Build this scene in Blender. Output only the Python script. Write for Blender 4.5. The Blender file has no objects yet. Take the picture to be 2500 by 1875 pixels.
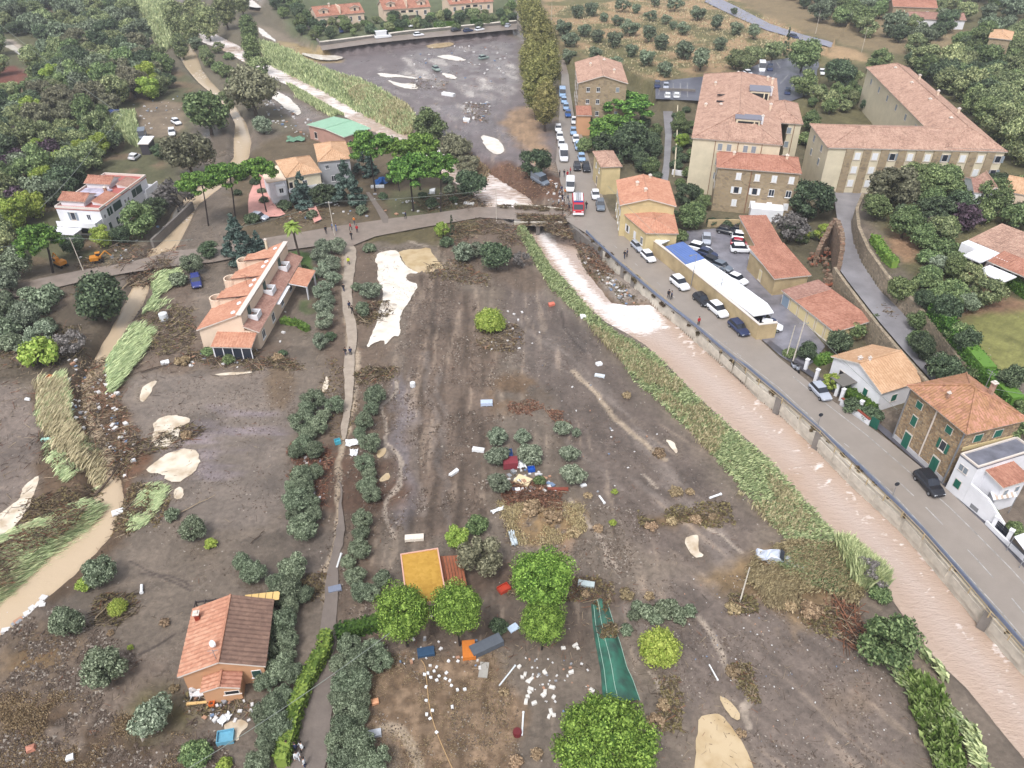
import bpy, bmesh, math, random
import numpy as np
from mathutils import Vector, Matrix
random.seed(7)
RNG = np.random.default_rng(7)
SC = bpy.context.scene
COL = SC.collection
PI = math.pi
# ---------------------------------------------------------------- camera, world, sun, exposure
CAM_H = 68.0
PITCH = math.radians(36.3)
FPX = 1880.0
cd = bpy.data.cameras.new("camera"); cam = bpy.data.objects.new("camera", cd); COL.objects.link(cam)
cam.location = (0, 0, CAM_H); cam.rotation_euler = (PI/2 - PITCH, 0, 0)
cd.sensor_width = 36.0; cd.lens = FPX/2500*36; cd.clip_start = 0.5; cd.clip_end = 20000
SC.camera = cam
W = bpy.data.worlds.new("World"); SC.world = W; W.use_nodes = True
wn = W.node_tree.nodes; wl = W.node_tree.links
bgn = wn['Background']
sky = wn.new('ShaderNodeTexSky'); sky.sky_type = 'NISHITA'; sky.sun_disc = False
SUN_EL = math.radians(58); SUN_AZ = math.radians(200)
sky.sun_elevation = SUN_EL; sky.sun_rotation = SUN_AZ; sky.air_density = 1.0; sky.dust_density = 4.0; sky.ozone_density = 1.0
hs = wn.new('ShaderNodeHueSaturation'); hs.inputs['Saturation'].default_value = 0.24; hs.inputs['Value'].default_value = 1.0
wl.new(sky.outputs[0], hs.inputs['Color']); wl.new(hs.outputs[0], bgn.inputs['Color'])
bgn.inputs['Strength'].default_value = 0.14
sd = bpy.data.lights.new("sun", 'SUN'); sd.energy = 1.25; sd.angle = math.radians(11); sd.color = (1.0, 0.985, 0.96)
sun = bpy.data.objects.new("sun", sd); COL.objects.link(sun)
# light comes from azimuth SUN_AZ (clockwise from +Y), elevation SUN_EL
sdir = Vector((math.sin(SUN_AZ)*math.cos(SUN_EL), math.cos(SUN_AZ)*math.cos(SUN_EL), math.sin(SUN_EL)))
sun.rotation_euler = sdir.to_track_quat('Z', 'Y').to_euler()
SC.view_settings.view_transform = 'Standard'; SC.view_settings.look = 'None'
SC.view_settings.exposure = 0.82; SC.view_settings.gamma = 1.0
try: SC.view_settings.use_curve_mapping = False
except Exception: pass
SC.cycles.max_bounces = 6; SC.cycles.diffuse_bounces = 3; SC.cycles.glossy_bounces = 2
SC.cycles.transparent_max_bounces = 6; SC.cycles.transmission_bounces = 2; SC.cycles.volume_bounces = 0
SC.cycles.use_denoising = True
# ---------------------------------------------------------------- colour and noise helpers
KA = 0.72
def lin(v):
 v = v/255.0
 return v/12.92 if v <= 0.04045 else ((v+0.055)/1.055)**2.4
def C(r, g, b, k=KA):
 return (lin(r)*k, lin(g)*k, lin(b)*k, 1.0)
def hash2(ix, iy, s):
 h = (ix.astype(np.int64)*374761393 + iy.astype(np.int64)*668265263 + s*974634777) & 0xffffffff
 h = ((h ^ (h >> 13))*1274126177) & 0xffffffff
 h = (h ^ (h >> 16))
 return (h & 0xffffff)/float(0xffffff)
def vn(x, y, s=0):
 xi = np.floor(x); yi = np.floor(y); fx = x-xi; fy = y-yi
 fx = fx*fx*(3-2*fx); fy = fy*fy*(3-2*fy)
 a = hash2(xi, yi, s); b = hash2(xi+1, yi, s); c = hash2(xi, yi+1, s); d = hash2(xi+1, yi+1, s)
 return (a*(1-fx)+b*fx)*(1-fy)+(c*(1-fx)+d*fx)*fy
def fbm(x, y, size, octv=4, s=0):
 t = 0; amp = 1; tot = 0; f = 1.0/size
 for i in range(octv):
  t = t+amp*vn(x*f+17.3*i, y*f-9.1*i, s+i*13); tot += amp; amp *= 0.5; f *= 2.03
 return t/tot
def sstep(a, b, x):
 t = np.clip((x-a)/(b-a), 0, 1); return t*t*(3-2*t)
# ---------------------------------------------------------------- survey: a bearing read on the photograph to a point at height z
cP, sP = math.cos(PITCH), math.sin(PITCH)
def G0(px, py, z=0.0):
 dx = (px-1250)/FPX; dy = (937.5-py)/FPX
 d = (dx, cP+dy*sP, -sP+dy*cP)
 t = (z-CAM_H)/d[2]
 return (d[0]*t, d[1]*t)
def mpp(px, py, z=0.0):
 """metres per photo pixel (across) at this bearing"""
 x, y = G0(px, py, z)
 return (y*cP+(CAM_H-z)*sP)/FPX
def WP(poly, z=0.0):
 return np.array([G0(a, b, z) for a, b in poly])
def smooth_poly(p, it=2, closed=True):
 p = np.asarray(p, float)
 for _ in range(it):
  q = []
  n = len(p)
  for i in range(n if closed else n-1):
   a = p[i]; b = p[(i+1) % n]
   q.append(a*.75+b*.25); q.append(a*.25+b*.75)
  if not closed: q = [p[0]]+q+[p[-1]]
  p = np.array(q)
 return p
def sdf(X, Y, poly):
 """signed distance, positive inside"""
 X = np.asarray(X, float); Y = np.asarray(Y, float)
 d = np.full(X.shape, 1e18); ins = np.zeros(X.shape, bool)
 n = len(poly)
 for i in range(n):
  ax, ay = poly[i]; bx, by = poly[(i+1) % n]
  ex, ey = bx-ax, by-ay; L = ex*ex+ey*ey+1e-12
  t = np.clip(((X-ax)*ex+(Y-ay)*ey)/L, 0, 1)
  dd = (X-ax-t*ex)**2+(Y-ay-t*ey)**2
  d = np.minimum(d, dd)
  if ay != by:
   c = ((ay > Y) != (by > Y)) & (X < (bx-ax)*(Y-ay)/(by-ay)+ax)
   ins ^= c
 d = np.sqrt(d)
 return np.where(ins, d, -d)
def sdf_box(X, Y, poly, margin):
 """sdf only where within margin of the polygon's box; elsewhere -margin"""
 X = np.asarray(X, float); Y = np.asarray(Y, float)
 out = np.full(X.shape, -float(margin))
 m = (X > poly[:, 0].min()-margin) & (X < poly[:, 0].max()+margin) & (Y > poly[:, 1].min()-margin) & (Y < poly[:, 1].max()+margin)
 if m.any():
  out[m] = np.maximum(sdf(X[m], Y[m], poly), -margin)
 return out
def dist_line(X, Y, pts):
 d = np.full(np.shape(X), 1e18)
 for i in range(len(pts)-1):
  ax, ay = pts[i]; bx, by = pts[i+1]
  ex, ey = bx-ax, by-ay; L = ex*ex+ey*ey+1e-12
  t = np.clip(((X-ax)*ex+(Y-ay)*ey)/L, 0, 1)
  d = np.minimum(d, (X-ax-t*ex)**2+(Y-ay-t*ey)**2)
 return np.sqrt(d)
# ---------------------------------------------------------------- the relief: every level surveyed
Z_RIV = -2.4
riv_left = [(1262,470),(1285,548),(1313,590),(1350,650),(1400,700),(1450,762),(1500,805),(1550,832),(1596,861),(1650,910),(1713,975),(1800,1055),(1866,1106),(1936,1185),(2021,1280),(2080,1345),(2180,1455),(2252,1559),(2306,1625),(2376,1692),(2500,1844),(2600,1960),(2900,2300)]
wall_foot = [(1470,640),(1500,668),(1560,720),(1656,798),(1760,890),(1800,922),(1852,975),(1908,1017),(1990,1096),(2069,1178),(2196,1296),(2243,1349),(2306,1425),(2401,1540),(2500,1651),(2620,1790),(2900,2100)]
up_right = [(440,40),(506,73),(576,108),(647,146),(695,172),(790,214),(869,260),(980,316),(1090,370),(1195,424),(1287,480),(1310,520)]
up_left = [(420,66),(475,95),(576,136),(663,190),(727,218),(821,272),(894,308),(1000,365),(1090,425),(1165,478),(1201,519),(1262,548)]
bank_r = [(1300,545),(1340,560),(1380,600),(1415,640),(1400,660),(1450,690),(1480,735),(1530,742),(1570,745)]  # washed gravel bar on the right
wWF = WP(wall_foot, Z_RIV)
wRL = WP(riv_left, Z_RIV)
low_river = np.array(list(wRL)+list(wWF[::-1])+list(WP([(1345,545)], Z_RIV)))
Z_UP = -2.0
bar = WP([(1400,590),(1440,610),(1490,648),(1560,706),(1600,742),(1540,745),(1490,738),(1460,700),(1425,655)], -2.2)
up_river = np.array(list(WP(up_right, Z_UP))+list(WP(up_left, Z_UP)[::-1]))
Z_ST = -1.0
stream = WP([(455,95),(478,130),(492,170),(515,200),(560,245),(575,262),(600,300),(612,345),(606,382),(590,405),(560,440),(530,465),(478,505),(452,560),(425,610),(380,640),(350,665),(362,700),(345,745),(300,810),(262,880),(245,920),(224,950),(236,1010),(258,1080),(282,1130),(300,1215),(286,1285),(230,1350),(170,1410),(110,1460),(40,1520),(-60,1600),(-160,1680),
    (-220,1590),(-80,1510),(0,1455),(60,1400),(130,1340),(180,1300),(235,1262),(230,1200),(222,1130),(218,1060),(204,1000),(200,940),(215,905),(240,860),(275,800),(310,730),(330,690),(332,665),(370,610),(400,560),(432,500),(490,452),(540,425),(572,385),(572,345),(575,300),(555,262),(520,230),(485,200),(455,165),(430,120),(425,95)], Z_ST)
ROAD_Z = 0.0
CR_Z = 3.4     # upper lane behind the garages
cr_left = [(2030,440),(2037,497),(2044,545),(2036,602),(2042,652),(2069,690),(2116,751),(2148,792),(2202,855),(2268,928),(2360,1020),(2470,1130)]
cr_right = [(2135,452),(2094,507),(2077,545),(2082,592),(2104,646),(2148,713),(2196,760),(2256,830),(2322,922),(2420,1010),(2540,1120)]
wCL = WP(cr_left, CR_Z); wCR = WP(cr_right, CR_Z)
terrA = np.array(list(wCL)+list(WP([(2560,1120),(3400,1000),(3400,-200),(2300,-200),(2000,150),(1990,300),(1990,420)], CR_Z)))
terrB = np.array(list(wCR)[1:]+list(WP([(2600,1100),(3400,1000),(3400,-200),(2700,-200),(2600,300),(2480,420),(2200,450)], CR_Z)))
TB_Z = 3.0
park = WP([(1604,244),(1693,246),(1780,246),(1890,270),(2010,262),(2050,220),(2300,180),(2600,60),(2900,-300),(1200,-300),(1325,60),(1395,140),(1520,170),(1590,205)], 3.0)
field_up = WP([(650,120),(800,128),(1010,100),(1260,76),(1262,200),(1355,300),(1340,430),(1180,400),(1010,300),(860,220)], 0)
houses_terr = WP([(783,124),(1000,97),(1258,72),(1262,-200),(400,-200),(560,-40),(690,60)], 2.2)
def H_raw(X, Y):
 X = np.asarray(X, float); Y = np.asarray(Y, float)
 h = 0.18*(fbm(X, Y, 28, 3, 5)-0.5)*2
 a = sdf_box(X, Y, terrA, 30)
 h = h+CR_Z*sstep(-0.25, 0.25, a)
 b = sdf_box(X, Y, terrB, 30)
 h = h+TB_Z*sstep(-0.2, 0.2, b-0.2)+np.clip(b, 0, 60)*0.02
 p = sdf_box(X, Y, park, 30)
 h = h+np.where(a > 0.2, 0, 1)*2.9*sstep(-0.25, 0.25, p)
 q = sdf_box(X, Y, houses_terr, 10)
 h = h+2.2*sstep(.5, 1.4, q)
 r = sdf_box(X, Y, low_river, 6)
 # left bank slopes over 2.4 m, wall side drops sheer
 dl = dist_line(X, Y, wRL)
 dw = dist_line(X, Y, wWF)
 side = dl < dw
 bank = np.where(side, sstep(-2.6, 0.6, r), sstep(-0.5, 0.1, r))
 h = h*(1-bank)+(-3.1)*bank
 h = np.maximum(h, -3.1+1.35*sstep(-1.2, 1.5, sdf_box(X, Y, bar, 4)))
 u = sdf_box(X, Y, up_river, 8)
 b2 = sstep(-4.0, 0.8, u); h = h*(1-b2)+(-2.8)*b2
 s = sdf_box(X, Y, stream, 6)
 b3 = sstep(-1.6, 0.5, s); h = h*(1-b3)+(-1.5)*b3
 return h
# raster of the relief for quick look-ups
RX0, RX1, RY0, RY1, RS = -330.0, 330.0, 20.0, 560.0, 0.75
_gx = np.arange(RX0, RX1, RS); _gy = np.arange(RY0, RY1, RS)
_GX, _GY = np.meshgrid(_gx, _gy)
RAST = H_raw(_GX, _GY)
def H(x, y):
 fx = np.clip((np.asarray(x, float)-RX0)/RS, 0, len(_gx)-1.001); fy = np.clip((np.asarray(y, float)-RY0)/RS, 0, len(_gy)-1.001)
 ix = fx.astype(int); iy = fy.astype(int); tx = fx-ix; ty = fy-iy
 return (RAST[iy, ix]*(1-tx)+RAST[iy, ix+1]*tx)*(1-ty)+(RAST[iy+1, ix]*(1-tx)+RAST[iy+1, ix+1]*tx)*ty
def G(px, py, dz=0.0):
 """world point on the relief (plus dz) seen along this bearing"""
 zs = np.linspace(8.5, -3.3, 240)+dz
 dx = (px-1250)/FPX; dy = (937.5-py)/FPX
 d = (dx, cP+dy*sP, -sP+dy*cP)
 t = (zs-CAM_H)/d[2]
 hx = H(d[0]*t, d[1]*t)+dz
 k = int(np.argmax(zs <= hx)) if (zs <= hx).any() else len(zs)-1
 return Vector((d[0]*t[k], d[1]*t[k], float(hx[k])))
def hz(x, y): return float(H(x, y))
# ---------------------------------------------------------------- object helpers
def tag(o, label=None, cat=None, group=None, kind=None):
 if label: o['label'] = label
 if cat: o['category'] = cat
 if group: o['group'] = group
 if kind: o['kind'] = kind
 return o
def empty(name, loc, rz=0.0, label=None, cat=None, group=None):
 o = bpy.data.objects.new(name, None); COL.objects.link(o); o.empty_display_size = 0.3
 o.location = loc; o.rotation_euler = (0, 0, rz)
 return tag(o, label, cat, group)
def link(name, me, parent=None, loc=None, rz=None):
 o = bpy.data.objects.new(name, me); COL.objects.link(o)
 if parent is not None: o.parent = parent
 if loc is not None: o.location = loc
 if rz is not None: o.rotation_euler = (0, 0, rz)
 return o
def mesh(name, V, F, mats, midx=None, smooth=False):
 me = bpy.data.meshes.new(name)
 me.from_pydata([tuple(v) for v in V], [], [tuple(f) for f in F])
 for m in (mats if isinstance(mats, (list, tuple)) else [mats]): me.materials.append(m)
 if midx is not None: me.polygons.foreach_set('material_index', midx)
 if smooth: me.polygons.foreach_set('use_smooth', [True]*len(me.polygons))
 me.update(); return me
def mesh_np(name, V, F, mats, midx=None, smooth=False):
 """V (n,3), F (m,k) with constant k"""
 me = bpy.data.meshes.new(name); V = np.asarray(V, np.float32); F = np.asarray(F, np.int32); k = F.shape[1]
 me.vertices.add(len(V)); me.vertices.foreach_set('co', V.ravel())
 me.loops.add(F.size); me.loops.foreach_set('vertex_index', F.ravel())
 me.polygons.add(len(F)); me.polygons.foreach_set('loop_start', np.arange(len(F), dtype=np.int32)*k)
 for m in (mats if isinstance(mats, (list, tuple)) else [mats]): me.materials.append(m)
 if midx is not None: me.polygons.foreach_set('material_index', np.asarray(midx, np.int32))
 me.polygons.foreach_set('use_smooth', np.full(len(F), bool(smooth)))
 me.update(calc_edges=True); me.validate(); return me
class MB:
 """collects solids into one mesh (list based)"""
 def __init__(s): s.V = []; s.F = []; s.M = []
 def add(s, V, F, m=0):
  b = len(s.V); s.V += [tuple(v) for v in V]; s.F += [tuple(i+b for i in f) for f in F]; s.M += [m]*len(F); return s
 def box(s, x0, x1, y0, y1, z0, z1, m=0, rz=0, c=(0, 0, 0)):
  V = [(x, y, z) for z in (z0, z1) for x, y in ((x0, y0), (x1, y0), (x1, y1), (x0, y1))]
  if rz or c != (0, 0, 0):
   ca, sa = math.cos(rz), math.sin(rz); V = [(c[0]+x*ca-y*sa, c[1]+x*sa+y*ca, c[2]+z) for x, y, z in V]
  return s.add(V, [(3,2,1,0),(4,5,6,7),(0,1,5,4),(1,2,6,5),(2,3,7,6),(3,0,4,7)], m)
 def prism(s, pts, z0, z1, m=0):
  n = len(pts); V = [(x, y, z0) for x, y in pts]+[(x, y, z1) for x, y in pts]
  F = [tuple(range(n-1, -1, -1)), tuple(range(n, 2*n))]+[(i, (i+1) % n, n+(i+1) % n, n+i) for i in range(n)]
  return s.add(V, F, m)
 def tube(s, a, b, r0, r1=None, n=6, m=0, caps=True):
  a = Vector(a); b = Vector(b); r1 = r0 if r1 is None else r1
  d = (b-a).normalized(); u = d.orthogonal().normalized(); w = d.cross(u)
  V = [a+(u*math.cos(2*PI*i/n)+w*math.sin(2*PI*i/n))*r0 for i in range(n)]+[b+(u*math.cos(2*PI*i/n)+w*math.sin(2*PI*i/n))*r1 for i in range(n)]
  F = [(i, (i+1) % n, n+(i+1) % n, n+i) for i in range(n)]
  if caps: F += [tuple(range(n-1, -1, -1)), tuple(range(n, 2*n))]
  return s.add(V, F, m)
 def slab(s, q, th, m=0, up=True):
  """quad (4 points) given thickness downward along normal"""
  q = [Vector(p) for p in q]; nrm = (q[1]-q[0]).cross(q[-1]-q[0]).normalized()
  if nrm.z < 0: nrm = -nrm
  k = len(q); V = q+[p-nrm*th for p in q]
  F = [tuple(range(k)), tuple(range(2*k-1, k-1, -1))]+[(i, i+k, (i+1) % k+k, (i+1) % k) for i in range(k)]
  return s.add(V, F, m)
 def build(s, name, mats, parent=None, loc=None, rz=None, smooth=False):
  me = mesh(name, s.V, s.F, mats, s.M, smooth)
  bm = bmesh.new(); bm.from_mesh(me); bmesh.ops.recalc_face_normals(bm, faces=bm.faces); bm.to_mesh(me); bm.free()
  return link(name, me, parent, loc, rz)
def copy_tree(o, loc=None, rz=None, label=None, scale=None, parent=None):
 c = o.copy(); COL.objects.link(c)
 if parent is not None: c.parent = parent
 if loc is not None: c.location = loc
 if rz is not None: c.rotation_euler = (0, 0, rz)
 if scale is not None: c.scale = scale if hasattr(scale, '__len__') else (scale,)*3
 if label: c['label'] = label
 for ch in KIDS.get(o.name, []):
  copy_tree(ch, parent=c)
 return c
KIDS = {}
def note_kids(root):
 """remember a prototype's children once, so copying does not search the scene"""
 def walk(o):
  ks = [x for x in o.children]; KIDS[o.name] = ks
  for k in ks: walk(k)
 bpy.context.view_layer.update(); walk(root); return root
def ordn(i):
 u = ['','first','second','third','fourth','fifth','sixth','seventh','eighth','ninth','tenth','eleventh','twelfth','thirteenth','fourteenth','fifteenth','sixteenth','seventeenth','eighteenth','nineteenth']; n = i+1
 if n < 20: return u[n]
 t = ['twent','thirt','fort','fift','sixt','sevent','eight','ninet'][min(n//10-2, 7)]
 return t+'ieth' if n % 10 == 0 else t+'y-'+u[n % 10]
# ---------------------------------------------------------------- materials
MATS = {}
def mat(name, col, rough=0.8, noise=0.0, nscale=3.0, bump=0.0, bscale=8.0, metal=0.0, col2=None, spec=0.3, coord='Object', detail=5, stretch=None):
 if name in MATS: return MATS[name]
 m = bpy.data.materials.new(name); m.use_nodes = True; nt = m.node_tree; b = nt.nodes['Principled BSDF']
 b.inputs['Roughness'].default_value = rough; b.inputs['Metallic'].default_value = metal
 b.inputs['Specular IOR Level'].default_value = spec
 b.inputs['Base Color'].default_value = col
 if noise or col2 or bump:
  tc = nt.nodes.new('ShaderNodeTexCoord'); src = tc.outputs[coord]
  if coord == 'World':
   pass
  if stretch:
   mp = nt.nodes.new('ShaderNodeMapping'); mp.inputs['Scale'].default_value = stretch; nt.links.new(src, mp.inputs[0]); src = mp.outputs[0]
  n = nt.nodes.new('ShaderNodeTexNoise'); n.inputs['Scale'].default_value = nscale; n.inputs['Detail'].default_value = detail; n.inputs['Roughness'].default_value = 0.65
  nt.links.new(src, n.inputs['Vector'])
  if noise or col2:
   r = nt.nodes.new('ShaderNodeValToRGB'); c2 = col2 or tuple(x*(1-noise) for x in col[:3])+(1,)
   r.color_ramp.elements[0].position = 0.33; r.color_ramp.elements[1].position = 0.67
   r.color_ramp.elements[0].color = c2; r.color_ramp.elements[1].color = tuple(min(1, x*(1+noise*.5)) for x in col[:3])+(1,)
   nt.links.new(n.outputs['Fac'], r.inputs[0]); nt.links.new(r.outputs[0], b.inputs['Base Color'])
  if bump:
   n2 = nt.nodes.new('ShaderNodeTexNoise'); n2.inputs['Scale'].default_value = bscale; n2.inputs['Detail'].default_value = 6
   nt.links.new(src, n2.inputs['Vector'])
   bp = nt.nodes.new('ShaderNodeBump'); bp.inputs['Distance'].default_value = bump; nt.links.new(n2.outputs['Fac'], bp.inputs['Height']); nt.links.new(bp.outputs[0], b.inputs['Normal'])
 MATS[name] = m; return m
# ---------------------------------------------------------------- the ground sheet
def crop(X0, Y0, pts): return [(X0+a*0.31646, Y0+b*0.31646) for a, b in pts]
PUD = [
 ('w', crop(600,450,[(1030,530),(1100,512),(1175,512),(1200,580),(1235,640),(1290,668),(1340,690),(1240,690),(1230,740),(1340,770),(1290,870),(1200,990),(1180,1050),(1200,1180),(1130,1170),(1080,1250),(1060,1200),(980,1230),(950,1265),(935,1240),(1000,1120),(1030,1000),(1060,880),(1050,800),(1010,720),(1030,630),(985,595)]), .25),
 ('o', crop(600,450,[(1176,512),(1340,500),(1410,485),(1440,540),(1500,610),(1540,655),(1470,672),(1345,688),(1292,664),(1238,634),(1204,578)]), .2),
 ('p', crop(0,900,[(1215,90),(1150,110),(1090,160),(1065,240),(1100,270),(1150,210),(1200,130)]), .2),
 ('p', crop(0,900,[(1340,355),(1470,380),(1460,420),(1400,450),(1380,550),(1320,590),(1250,620),(1190,590),(1150,570),(1190,480),(1185,400)]), .35),
 ('p', crop(0,900,[(1480,615),(1550,690),(1500,800),(1420,860),(1380,890),(1280,870),(1290,800),(1130,800),(1220,700),(1300,650)]), .4),
 ('p', crop(0,900,[(1400,900),(1420,1000),(1350,1020),(1335,940)]), .2),
 ('p', crop(0,900,[(300,830),(240,850),(170,960),(60,1080),(-60,1160),(-120,1400),(0,1340),(80,1250),(200,1100),(280,930)]), .3),
 ('p', crop(0,900,[(1640,40),(1950,22),(1960,34),(1850,46),(1700,58)]), .12),
 ('p', crop(600,900,[(625,50),(640,80),(640,150),(600,188),(583,160),(605,110)]), .12),
 ('w', crop(600,0,[(1810,1040),(1900,1060),(1960,1085),(2000,1160),(1960,1200),(1890,1180),(1840,1120)]), .3),
 ('w', crop(600,0,[(1010,565),(1110,570),(1330,600),(1320,612),(1200,596),(1100,600),(1030,585)]), .4),
 ('w', crop(600,0,[(1080,610),(1200,650),(1290,640),(1340,690),(1250,690),(1150,660)]), .4),
 ('w', crop(600,0,[(1500,560),(1600,575),(1640,610),(1560,610)]), .4),
 ('w', crop(600,0,[(1540,420),(1640,440),(1720,470),(1600,470),(1460,440)]), .5),
 ('o', crop(600,0,[(1380,350),(1560,325),(1620,335),(1560,365),(1420,375)]), .5),
 ('w', crop(600,0,[(400,415),(540,432),(760,445),(740,470),(610,480),(520,462)]), .4),
 ('w', crop(600,0,[(90,200),(160,250),(250,330),(180,300),(110,270)]), .4),
 ('w', crop(600,0,[(150,700),(280,710),(420,830),(425,900),(340,860),(230,780)]), .4),
 ('w', crop(0,0,[(870,90),(1080,100),(1130,200),(1165,335),(1120,330),(1050,220),(930,150)]), .6),
 ('w', crop(0,0,[(1820,5),(2030,10),(2050,90),(1960,90),(1820,50)]), .6),
 ('w', crop(0,0,[(940,-10),(1090,-10),(1085,40),(1040,30),(1030,5),(950,20)]), .6),
 ('o', crop(600,900,[(1010,650),(1060,610),(1090,620),(1070,670),(1020,700)]), .12),
 ('o', crop(600,900,[(1030,850),(1100,790),(1120,850),(1040,880)]), .12),
 ('p', crop(1200,900,[(1340,545),(1400,560),(1440,640),(1420,670),(1390,620)]), .2),
 ('p', crop(1200,900,[(1470,1310),(1560,1280),(1590,1300),(1590,1400),(1650,1450),(1560,1460)]), .2),
 ('o', crop(1200,1350,[(1600,1250),(1690,1238),(1760,1240),(1860,1350),(1950,1480),(2020,1659),(2040,1800),(1560,1800),(1560,1659),(1580,1400)]), .2),
 ('o', crop(1200,1350,[(1740,1090),(1830,1130),(1910,1220),(1910,1300),(1820,1250)]), .15),
 ('p', crop(0,1350,[(1700,1350),(1790,1290),(1880,1275),(1920,1330),(1850,1400),(1840,1470),(1780,1440)]), .2),
 ('w', [(0,92),(22,104),(66,132),(78,142),(60,140),(14,114),(0,108)], .4),
]
def build_ground():
 pys = np.concatenate([[-436,-425,-405,-380,-350,-310,-270,-230,-200,-175,-150,-130,-110,-90,-75,-60,-50], np.arange(-40, 700, 3.2), np.arange(700, 1960, 4.2), [1990,2050,2150,2300,2600,3000]])[::-1]
 pxs = np.concatenate([[-14000,-8000,-5000,-3500,-2500,-1800,-1300,-950,-700,-500,-380,-300], np.arange(-230, 2740, 4.6), [2800,2880,3000,3200,3450,3800,4300,5000,6500,9000,15000]])
 PX, PY = np.meshgrid(pxs, pys)
 dx = (PX-1250)/FPX; dy = (937.5-PY)/FPX
 dz_ = -sP+dy*cP
 t = -CAM_H/dz_
 X = dx*t; Y = (cP+dy*sP)*t
 Z = H_raw(X, Y)
 n0, n1 = X.shape
 # ---- colour of the ground itself, in plan
 mud = np.array(C(130,119,110)[:3])
 col = np.ones(X.shape+(3,))*mud
 rough = np.full(X.shape, 0.42); clod = np.full(X.shape, 0.03)
 wx = (fbm(X, Y, 5, 4, 31)-0.5)*5.0; wy = (fbm(X, Y, 5, 4, 57)-0.5)*5.0
 wx2 = (fbm(X, Y, 1.2, 3, 33)-0.5)*1.3; wy2 = (fbm(X, Y, 1.2, 3, 58)-0.5)*1.3
 def area(poly, c, r=None, cl=None, feather=1.5, warp=1.0, amt=1.0, z=0.0, mask=None, sm=1):
  w = smooth_poly(WP(poly, z), sm)
  xx = X+(wx+wx2)*warp; yy = Y+(wy+wy2)*warp
  s = sdf_box(xx, yy, w, feather+2)
  a = sstep(-feather, feather, s)*amt
  if mask is not None: a = a*mask
  for k in range(3): col[..., k] = col[..., k]*(1-a)+c[k]*a
  if r is not None: rough[...] = rough*(1-a)+r*a
  if cl is not None: clod[...] = clod*(1-a)+cl*a
  return a
 def line(pts, c, w, r=None, cl=None, warp=0.35, amt=1.0, z=0.0, dz=0.0):
  q = smooth_poly(WP(pts, z), 2, closed=False)
  m = (X > q[:, 0].min()-6) & (X < q[:, 0].max()+6) & (Y > q[:, 1].min()-6) & (Y < q[:, 1].max()+6)
  if not m.any(): return
  xx = (X+(wx+wx2)*warp)[m]; yy = (Y+(wy+wy2)*warp)[m]
  d = dist_line(xx, yy, q)
  a = np.zeros(X.shape); a[m] = (1-sstep(w*0.35, w*1.0, d))*amt
  for k in range(3): col[..., k] = col[..., k]*(1-a)+c[k]*a
  if r is not None: rough[...] = rough*(1-a)+r*a
  if cl is not None: clod[...] = clod*(1-a)+cl*a
  if dz: Z[...] = Z+dz*a
 n1_ = fbm(X, Y, 3.2, 5, 3); n2_ = fbm(X, Y, 14, 4, 4); n3_ = fbm(X, Y, 0.9, 3, 8)
 up = fbm(X*1.0, Y*1.0, 7, 4, 91)
 # woods and gardens around
 area([(-900,-300),(430,-300),(420,90),(492,190),(470,300),(440,440),(330,600),(240,650),(-900,760)], C(103,104,78), 0.9, 0.1, 4)
 area([(-900,-300),(430,-300),(420,90),(492,190),(470,300),(440,440),(330,600),(240,650),(-900,760)], C(128,112,92), 0.9, 0.1, 4, mask=sstep(0.5,0.62,up))
 area([(300,120),(560,-60),(700,60),(830,215),(900,290),(800,330),(640,330),(560,250),(480,180),(330,160)], C(118,112,98), 0.8, 0.1, 3)
 area([(1300,-300),(3400,-300),(3400,1100),(2560,1100),(2200,800),(2090,560),(2000,420),(1400,430),(1360,200),(1310,60)], C(112,108,78), 0.95, 0.08, 3)
 grove = [(1320,-40),(1740,-40),(2000,100),(2150,145),(2000,165),(1870,150),(1790,172),(1690,180),(1600,205),(1520,150),(1400,135),(1340,60)]
 area(grove, C(182,156,124), 0.95, 0.06, 2, z=3)
 area(grove, C(120,118,82), 0.95, 0.1, 2, z=3, mask=sstep(0.46,0.6,fbm(X,Y,9,4,77)))
 area([(1780,-60),(1800,10),(1960,75),(2150,140),(2400,130),(2300,30),(2000,-60)], C(150,134,106), 0.95, 0.06, 3, z=3)
 area([(2340,770),(2430,758),(2540,742),(2600,930),(2480,925),(2420,910),(2365,830)], C(140,142,88), 0.95, 0.03, 1.2, z=6.4)
 area([(2340,770),(2430,758),(2540,742),(2600,930),(2480,925),(2420,910),(2365,830)], C(168,152,104), 0.95, 0.03, 1.2, z=6.4, mask=sstep(0.45,0.6,n2_))
 area([(2310,700),(2440,720),(2520,745),(2430,760),(2330,770),(2290,740)], C(150,120,98), 0.95, 0.06, 1.5, z=6.4)
 area([(2180,560),(2230,560),(2260,600),(2240,640),(2200,640),(2165,610)], C(160,130,105), 0.95, 0.06, 1.5, z=6.4)
 # behind, houses' gardens and street
 area([(690,60),(783,124),(1000,97),(1258,72),(1262,-100),(500,-200)], C(104,114,84), 0.95, 0.06, 2, z=2.2)
 # central built strip between road and lane
 area([(1440,290),(1700,250),(1960,300),(2040,480),(2050,640),(2180,840),(2300,960),(2160,1030),(1960,900),(1680,700),(1520,560),(1450,420)], C(110,104,84), 0.9, 0.05, 2)
 # pine villa garden
 area([(560,420),(650,330),(800,300),(1000,350),(1150,480),(1160,505),(840,552),(620,590),(560,560)], C(112,100,82), 0.8, 0.08, 2)
 area([(940,470),(1060,450),(1130,490),(1100,520),(950,545)], C(104,108,78), 0.9, 0.06, 1.5, amt=.8)
 # upper flooded field
 area([(640,112),(790,132),(1100,92),(1265,72),(1268,230),(1362,300),(1352,430),(1290,440),(1180,395),(1000,300),(870,215),(700,150)], C(130,121,126), 0.38, 0.03, 2)
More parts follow.
